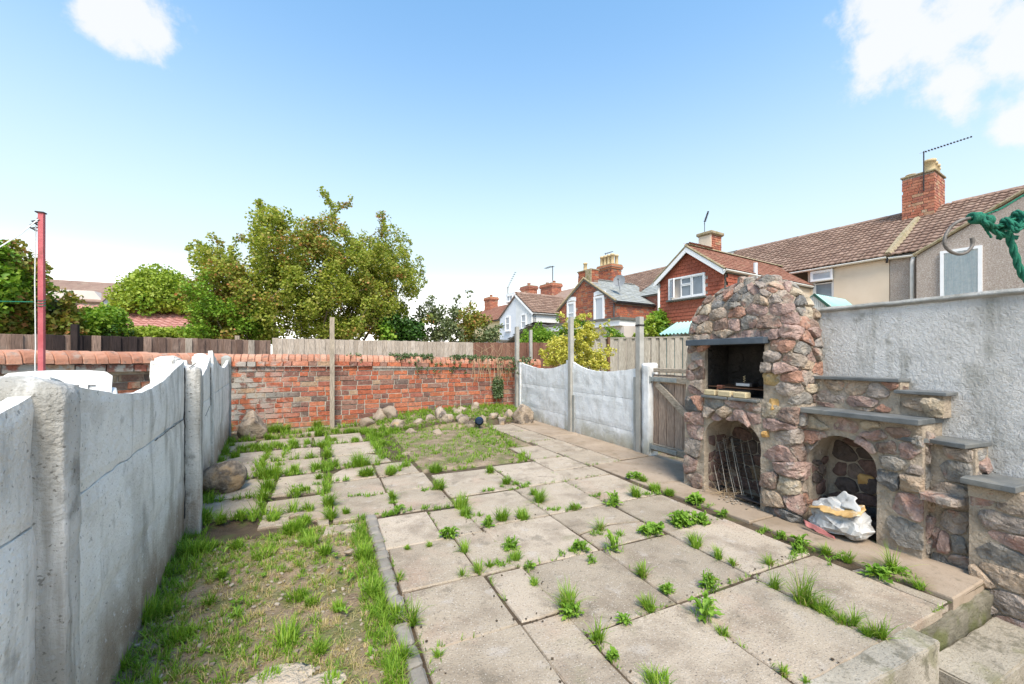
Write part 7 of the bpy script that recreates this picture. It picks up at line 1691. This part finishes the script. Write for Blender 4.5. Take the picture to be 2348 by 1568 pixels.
# broad leaved weeds
def rosette(name, x, y, r_, h, seed, parent=None, n=16, m='weed'):
    """a weed clump: a few plants of uneven size growing into each other, ragged toothed leaves and some bladed ones"""
    rr = random.Random(seed); mb = MB(); subs = [(x, y, r_)] if n < 10 else [(x, y, r_ * .85)] + [(x + rr.uniform(-.7, .7) * r_, y + rr.uniform(-.5, .5) * r_, r_ * rr.uniform(.35, .7)) for _ in range(rr.choice((1, 2, 3)))]
    for (sx, sy, sr) in subs:
        style = rr.random(); nn = int(n * (.45 + .5 * sr / r_) * rr.uniform(.6, 1.1)); az0 = rr.uniform(0, 6); dens = rr.uniform(.6, 1)
        for k in range(nn):
            az = az0 + 2 * PI * dens * k / nn * 3.4 + rr.uniform(-.6, .6); L = sr * rr.uniform(.35, 1.25) * 1.05; up = rr.uniform(.05, 1.5) * (1 - .4 * k / nn); w = L * (rr.uniform(.09, .17) if style < .65 else rr.uniform(.17, .26)); S = 7
            if style >= .65: L *= .7
            vs = []; d = Vector((math.cos(az), math.sin(az), 0)); sd_ = Vector((-d.y, d.x, 0)); cv = rr.uniform(-.5, .5); tw = rr.uniform(-.6, .6); toothed = style < .5
            for i in range(S + 1):
                t = i / S; c = Vector((sx, sy, 0)) + d * L * t * (.7 + .3 * math.cos(up)) + sd_ * (cv * L * t * t * .5) + UP * (h * up * math.sin(min(1, t * 1.2) * PI * .66) + .004 + rr.uniform(0, .003))
                ww = w * (.15 + math.sin(min(1, t * 1.08) * PI * .93) ** .8) * ((1.2 if i % 2 else .45) if toothed else 1) * (.25 if i == 0 else 1) * rr.uniform(.8, 1.15)
                if i == S: ww = .001
                vs += [c + sd_ * ww + UP * (.25 + tw * t) * ww, c - UP * .15 * ww, c - sd_ * ww + UP * (.25 - tw * t) * ww]
            mb.add(vs, [f for i in range(S) for f in ((3 * i, 3 * i + 1, 3 * i + 4, 3 * i + 3), (3 * i + 1, 3 * i + 2, 3 * i + 5, 3 * i + 4))])
    for k in range(int(n * .8) if n > 10 else 0):      # blades of grass growing through it
        a = rr.uniform(0, 6.28); p = Vector((x + rr.uniform(-.6, .6) * r_, y + rr.uniform(-.6, .6) * r_, 0)); L = h * rr.uniform(.6, 1.7); l = rr.uniform(.1, .9); d = Vector((math.cos(a) * math.sin(l), math.sin(a) * math.sin(l), math.cos(l))); sd_ = Vector((-math.sin(a), math.cos(a), 0)) * .0018
        m1 = p + d * L * .55; t_ = p + d * L + Vector((math.cos(a), math.sin(a), -.6)) * L * .18; mb.add([p + sd_, p - sd_, m1 - sd_ * .8, m1 + sd_ * .8, t_], [(0, 1, 2, 3), (3, 2, 4)])
    o = mb.build(name, M[m], parent, smooth=False, fixn=False); return o
NAMED = {(1.623, 2.032): 'big bushy green weed at a slab corner in the middle of the patio', (2.128, 2.663): 'leafy dandelion clump growing at a slab corner nearest the small cracked slab row', (2.307, 2.133): 'bright broad leaved weed at the right end of the weedy joint before the lower arch',
 (2.013, 2.123): 'spreading dandelion at the left end of the long weedy joint before the lower arch', (1.592, 1.336): 'pale green lobed dandelion sitting on the largest front slab corner', (2.755, 1.188): 'wide low weed in the joint next to the path below the stone steps',
 (2.789, 2.42): 'green weed in the path joint in front of the lower barbecue arch', (1.028, 1.606): 'round leaved weed at the foot of the lone grass tuft on the front slabs', (.759, 2.635): 'little bushy dandelion at the corner of the slab next to the narrow cut slab',
 (1.048, 2.318): 'dark leaved weed with a long seed stalk in the centre of the front slabs', (1.814, 1.482): 'upright small weed in the long cross joint of the big slabs', (1.448, 2.112): 'thin leaved weed trailing beside the big bushy weed in mid patio', (2.765, 1.591): 'bright weed in the path joint in front of the cement bag arch'}
rest_w = []
for (k, x, y, r_, h) in TUFTS:
    if k != 'd': continue
    key = min(NAMED, key=lambda q: math.hypot(q[0] - x, q[1] - y))
    if math.hypot(key[0] - x, key[1] - y) < .004: tag(rosette('dandelion_weed', x, y, max(.05, r_) * 1.15, h * .9, int(x * 999), n=38), NAMED[key], 'weed', 'broad leaved weeds in the paving')
    else: rest_w.append((x, y, r_, h))
mbs = []
for i, (x, y, r_, h) in enumerate(rest_w): o = rosette('leafy_weeds', x, y, max(.04, r_), h * .8, i, n=30); mbs.append(o)
for i in range(26): o = rosette('leafy_weeds', R.uniform(-.6, .2), R.uniform(1.2, 3.1), R.uniform(.02, .05), .02, i + 90, n=8); mbs.append(o)
mb = MB()
for o in mbs: mb.add([o.location + v.co for v in o.data.vertices], [tuple(p.vertices) for p in o.data.polygons]); bpy.data.objects.remove(o)
tag(mb.build('leafy_weeds', M['weed'], kind='stuff', fixn=False), 'small broad leaved weeds scattered in joints and lawn')

# ---- leaf clouds
def leaves(name, C, S, m, parent=None, n_per=None, size=.06, up=.3, seed=0, flat=1.0):
    """C (k,3) cluster centres, S (k,) radii; n_per leaves each; diamond leaves folded along the midrib"""
    rs_ = np.random.RandomState(seed); k = len(C); idx = np.repeat(np.arange(k), n_per); n = len(idx)
    d = rs_.normal(0, 1, (n, 3)); d /= np.linalg.norm(d, axis=1)[:, None]; r = rs_.uniform(0, 1, n) ** .45; P = C[idx] + d * (S[idx] * r)[:, None] * np.array([1, 1, flat])
    a = rs_.normal(0, 1, (n, 3)); a[:, 2] = a[:, 2] * .6 - .25; a /= np.linalg.norm(a, axis=1)[:, None]
    nn = d * .6 + rs_.normal(0, .6, (n, 3)) + np.array([0, 0, up]); b = np.cross(a, nn); b /= np.linalg.norm(b, axis=1)[:, None] + 1e-9; c = np.cross(b, a)
    L = size * rs_.uniform(.6, 1.35, n); w = L * rs_.uniform(.32, .5, n)
    base = P - a * (L / 2)[:, None]; tip = P + a * (L / 2)[:, None]; m1 = P - a * (L * .08)[:, None]; l = m1 + b * w[:, None] + c * (w * .35)[:, None]; r_ = m1 - b * w[:, None] + c * (w * .35)[:, None]
    V = np.stack([base, r_, tip, l], 1).reshape(-1, 3); i = np.arange(n)[:, None] * 4; F = np.concatenate([i + np.array([[0, 1, 2]]), i + np.array([[0, 2, 3]])]); o = np_mesh(name, V, [F], m)
    if parent is not None: wparent(o, parent)
    return o
def inpoly(x, z, P):
    c = False; j = len(P) - 1
    for i in range(len(P)):
        if (P[i][1] > z) != (P[j][1] > z) and x < (P[j][0] - P[i][0]) * (z - P[i][1]) / (P[j][1] - P[i][1]) + P[i][0]: c = not c
        j = i
    return c
def crown_tree(name, outline, Y, depth, base, lab, cat, mats, n, rad, size, sprigs=(), stems=7, seed=1, per=55, group=None, sparse=0, zmin=None, trunk=True, tw=.03, zbase=0):
    """outline: sighted silhouette of the crown (photo px) at distance plane Y. The crown is filled in depth as well."""
    rr = random.Random(seed); O = [on_Y(x, y, Y) for x, y in outline]; P = [(p.x, p.z) for p in O]; xs = [p[0] for p in P]; zs_ = [p[1] for p in P]; cx_ = (min(xs) + max(xs)) / 2
    root = empty(name, (base[0], base[1], zbase), lab, cat, group); pts = []; tries = 0; W_ = (max(xs) - min(xs)) / 2
    while len(pts) < n and tries < n * 60:
        tries += 1; x, z = rr.uniform(min(xs), max(xs)), rr.uniform(min(zs_), max(zs_))
        if not inpoly(x, z, P): continue
        # shrink with depth so that the crown is rounded in plan
        e = rr.uniform(-1, 1); f_ = math.sqrt(max(0, 1 - e * e)); 
        if not inpoly(cx_ + (x - cx_) / max(.25, f_ ** .5), min(zs_) + (z - min(zs_)) / max(.35, f_ ** .5), P) and abs(e) > .3: continue
        if sparse and noise.noise(Vector((x * 2.3, z * 2.3, e * 3 + seed))) < sparse * .5 - .30 + rr.uniform(-.12, .12): continue
        pts.append(Vector((x, Y + e * depth, z)))
    C = np.array([tuple(p) for p in pts]); S = NR.uniform(.6, 1.25, len(pts)) * rad; sp = []
    for s_ in sprigs:
        q = [on_Y(x, y, Y) for x, y in s_[0]]; 
        for p in smooth_pts(q, 6): sp.append((tuple(p + Vector((rr.uniform(-.05, .05), rr.uniform(-.2, .2), rr.uniform(-.05, .05)))), s_[1] * rr.uniform(.7, 1.2)))
    if sp: C = np.concatenate([C, np.array([a for a, b_ in sp])]); S = np.concatenate([S, np.array([b_ for a, b_ in sp])])
    pr = np.clip((S / rad) ** 2 * per, 6, per * 1.3).astype(int)
    key = np.array([noise.noise(Vector(c) * .9 + Vector((seed, 0, 0))) for c in C]); order = np.argsort(key)
    k = len(mats); acc = 0
    for i, (mm, share) in enumerate(mats):
        sel = order[int(acc * len(C)):int((acc + share) * len(C))]; acc += share
        if len(sel): leaves('crown', C[sel], S[sel], mm, root, pr[sel], size, seed=seed + i)
    # limbs: stems fan out from the base, twigs run to the leaf clusters
    mb = MB(); heads = []
    for i in range(stems):
        t = rr.choice(pts); b0 = Vector((base[0] + rr.uniform(-.15, .15), base[1] + rr.uniform(-.15, .15), zbase)); tgt = t * .85 + Vector((b0.x, b0.y, b0.z)) * .15; tgt.z = max(tgt.z, b0.z + .5); q = []
        for j in range(9): u = j / 8; p = b0.lerp(tgt, u); p.x += (b0.x - tgt.x) * .15 * math.sin(PI * u) * -1 * .6; p += Vector((noise.noise(p * 1.7), noise.noise(p * 1.7 + Vector((5, 0, 0))), 0)) * .12; q.append(p)
        r0 = tw * rr.uniform(.8, 1.5); mb.tube(q, [r0 * (1 - .8 * j / 8) for j in range(9)], 6); heads += q[3:]
    for s_ in sprigs:
        q = [on_Y(x, y, Y) for x, y in s_[0]]; st_ = min(pts, key=lambda p: (p - q[0]).length); mb.tube(smooth_pts([st_] + q, 4), tw * .16, 4, cap=False)
    ND = np.array([tuple(q) for q in heads]); b0 = np.array([base[0], base[1], zbase])
    for p in sorted(pts[::2], key=lambda q: (q - Vector(b0)).length):
        a_ = np.array(tuple(p)); d2 = ((ND - a_) ** 2).sum(1) + np.maximum(0, ND[:, 2] - a_[2]) * .5; h_ = Vector(ND[int(d2.argmin())]); L_ = (p - h_).length
        m_ = h_.lerp(p, .5) + Vector((rr.uniform(-.06, .06), rr.uniform(-.06, .06), rr.uniform(-.02, .06))) * min(1, L_); r1 = tw * (.10 + .16 * min(1, L_)); mb.tube([h_, m_, p], [r1, r1 * .7, r1 * .35], 4, cap=False); ND = np.concatenate([ND, [a_, np.array(tuple(m_))]])
    if trunk: o = mb.build('trunk', M['bark'], root, smooth=True, fixn=False)
    return root
T1 = [(452,590),(470,560),(520,572),(560,580),(575,545),(580,505),(600,485),(640,490),(680,500),(715,505),(760,510),(800,530),(850,545),(885,520),(905,540),(935,580),(955,625),(950,680),(930,730),(915,775),(460,775),(445,720),(470,660)]
crown_tree('big_tree', T1, 11.2, 1.5, (-.2, 11.3), 'large multi stemmed broadleaf tree with russet patches, towering behind the middle fence', 'tree', (('leaf_big', .80), ('leaf_russet', .20)), 1200, .20, .060, seed=5, per=92, sparse=.60, stems=16, tw=.05,
  sprigs=(([(760,520),(765,480),(750,455),(738,440)], .10), ([(765,490),(785,470),(800,462)], .09), ([(600,500),(598,470),(592,462)], .09), ([(880,530),(878,500),(872,492)], .10), ([(640,500),(630,480),(622,478)], .08), ([(955,640),(965,615),(958,590)], .09), ([(470,570),(450,560),(425,572)], .07), ([(510,580),(500,555),(485,542)], .08), ([(530,575),(545,550),(552,545)], .07), ([(965,660),(972,640),(966,620)], .07), ([(905,550),(925,545),(940,560)], .07)))
crown_tree('left_small_tree', [(420,640),(452,600),(500,600),(560,620),(600,680),(620,775),(440,775),(430,700)], 10.4, .7, (-1.6, 10.5), 'smaller russet leaved tree against the left side of the big tree', 'tree', (('leaf_russet', .65), ('leaf_bright', .35)), 280, .17, .055, seed=9, per=80, sparse=.2, stems=6, tw=.03)
crown_tree('lime_tree', [(265,712),(272,680),(295,660),(305,640),(340,622),(370,628),(400,632),(430,650),(470,670),(500,715),(470,720)], 17, 1.3, (-4.6, 17), 'rounded light green tree behind the pink roofed garage', 'tree', (('leaf_lime', .7), ('leaf_bright', .3)), 420, .28, .085, seed=12, per=100, tw=.05)
crown_tree('left_tree', [(-60,570),(0,562),(40,566),(55,600),(72,650),(75,690),(50,770),(-80,770)], 9.2, .8, (-5.3, 9.3), 'green tree with browning lower leaves behind the red post at the left edge', 'tree', (('leaf_bright', .70), ('leaf_russet', .30)), 330, .18, .07, seed=14, per=80, tw=.04, sprigs=(([(50,600),(80,620),(100,605)], .05), ([(60,660),(95,655),(112,652)], .05), ([(20,580),(30,562),(28,556)], .05)))
crown_tree('russet_bush', [(40,720),(110,700),(150,690),(165,710),(170,770),(30,775)], 9.6, .4, (-4.9, 9.7), 'russet brown bush between the left tree and the conifer hedge', 'bush', (('leaf_russet', .8), ('leaf_olive', .2)), 120, .13, .07, seed=16, per=40, sparse=.3, sprigs=(([(120,700),(150,680),(165,672)], .05), ([(140,700),(170,690),(180,685)], .05)))
crown_tree('bright_bush', [(115,765),(125,735),(170,722),(200,712),(250,706),(275,720),(290,770)], 10.6, .5, (-4.6, 10.7), 'bright green feathery bush behind the dark fence boards', 'bush', (('leaf_bright', .75), ('leaf_dark', .25)), 230, .14, .06, seed=18, per=55)
crown_tree('lime_hedge', [(290,772),(292,757),(350,755),(420,758),(468,762),(470,775)], 11.4, .35, (-3.6, 11.4), 'low yellow green hedge in front of the pink roof', 'hedge', (('leaf_lime', 1.0),), 110, .11, .06, seed=20, per=50, trunk=False)
crown_tree('dark_shrub', [(860,778),(870,735),(900,722),(935,735),(960,750),(965,778)], 10.2, .4, (2.0, 10.3), 'deep green shrub at the foot of the big tree on its right', 'shrub', (('leaf_dark', .8), ('leaf_bright', .2)), 130, .15, .08, seed=22, per=50)
crown_tree('olive_shrub', [(945,780),(950,715),(970,695),(1000,697),(1030,705),(1050,700),(1085,700),(1110,722),(1125,750),(1150,785)], 11.0, .7, (3.2, 11.1), 'loose olive grey shrub with thin upright shoots in front of the yellow house', 'shrub', (('leaf_olive', .75), ('leaf_russet', .25)), 250, .14, .065, seed=24, per=42, sparse=.25, sprigs=(([(1075,705),(1078,680),(1075,664)], .05), ([(985,700),(985,685),(990,682)], .06), ([(1050,700),(1045,688),(1052,680)], .04), ([(1120,760),(1140,752),(1155,745)], .07)))
crown_tree('green_shrub', [(1195,788),(1200,760),(1215,752),(1240,755),(1265,762),(1285,790)], 10.6, .4, (5.6, 10.7), 'fresh green shrub below the white house between the thin posts', 'shrub', (('leaf_bright', 1.0),), 110, .12, .05, seed=26, per=50, sprigs=(([(1225,755),(1232,745),(1234,742)], .04),))
crown_tree('golden_shrub', [(1250,790),(1265,778),(1290,765),(1285,735),(1295,722),(1305,735),(1330,728),(1345,738),(1362,752),(1370,780),(1350,800),(1392,815),(1395,842),(1375,845),(1330,842),(1300,830),(1255,838),(1240,800)], 6.6, .22, (4.75, 6.7), 'golden variegated shrub spilling over the dipped top of the right concrete fence', 'shrub', (('leaf_gold', .80), ('leaf_bright', .20)), 330, .075, .038, seed=28, per=46, tw=.018,
  sprigs=(([(1290,760),(1288,735),(1290,722)], .045), ([(1330,735),(1335,726),(1340,722)], .045), ([(1370,830),(1385,805),(1388,795)], .045), ([(1385,815),(1398,808),(1402,800)], .035), ([(1390,765),(1385,750),(1388,740)], .04)))
crown_tree('laurel_bush', [(1455,775),(1462,745),(1480,722),(1500,710),(1540,702),(1572,708),(1580,735),(1545,770)], 9.7, .3, (8.6, 9.7), 'glossy green bush beside the teal roofed shed', 'bush', (('leaf_bright', .75), ('leaf_lime', .25)), 200, .13, .09, seed=30, per=36)
crown_tree('grey_fence_shrub', [(1385,775),(1392,750),(1402,748),(1410,762),(1430,770),(1440,778)], 8.7, .2, (6.2, 8.7), 'sparse shrub top showing above the grey fence left of the tall post', 'shrub', (('leaf_bright', 1.0),), 40, .08, .05, seed=32, per=26, sparse=.3)
# ivy trailing over the coping
ivc = []
for j in range(420):
    x = R.uniform(1.1, 4.1) if R.random() < .75 else R.uniform(.3, 4.1); z = wall_top(x) + R.uniform(-.04, .035) if R.random() < .75 else wall_top(x) - R.random() ** 2 * .3
    if noise.noise(Vector((x * 2, z * 3, 0))) < -.12: continue
    ivc.append((x, 7.86 + (z > wall_top(x) - .05) * R.uniform(0, .25) - R.uniform(0, .03), z))
for j in range(150):
    z = R.uniform(.35, .80); ivc.append((3.28 + R.uniform(-.11, .11) * (1.1 - abs(z - .55)), 7.82, z))
for j in range(60): ivc.append((R.uniform(3.45, 4.0), 7.6 + R.uniform(-.2, .2), R.uniform(.85, 1.2)))
iv = empty('ivy', (3, 7.85, 0), 'ivy trailing along the brick coping with a dark clump hanging at the right end', 'ivy'); C = np.array(ivc); leaves('foliage', C, np.full(len(C), .035), 'ivy', iv, np.full(len(C), 12), .032, seed=40)
mb = MB()
for j in range(30):
    x = R.uniform(2.75, 3.55); z = wall_top(x) - .02; p = Vector((x, 7.84, z)); q = [p]; s_ = R.uniform(-.12, .2)
    for i in range(5): p = p + Vector((s_ * .12 + R.uniform(-.02, .02), -.01, -R.uniform(.05, .12))); q.append(p)
    mb.tube(q, .0035, 4)
for j in range(14):
    x = R.uniform(2.9, 4.0); p = Vector((x, 8.0, 1.16)); mb.tube([p, p + Vector((R.uniform(-.12, .12), 0, .15)), p + Vector((R.uniform(-.3, .2), 0, R.uniform(.2, .36)))], .0035, 4)
tag(mb.build('dry_stems', M['stem_dry'], iv, fixn=False))
# dry brown growth over the corner lump
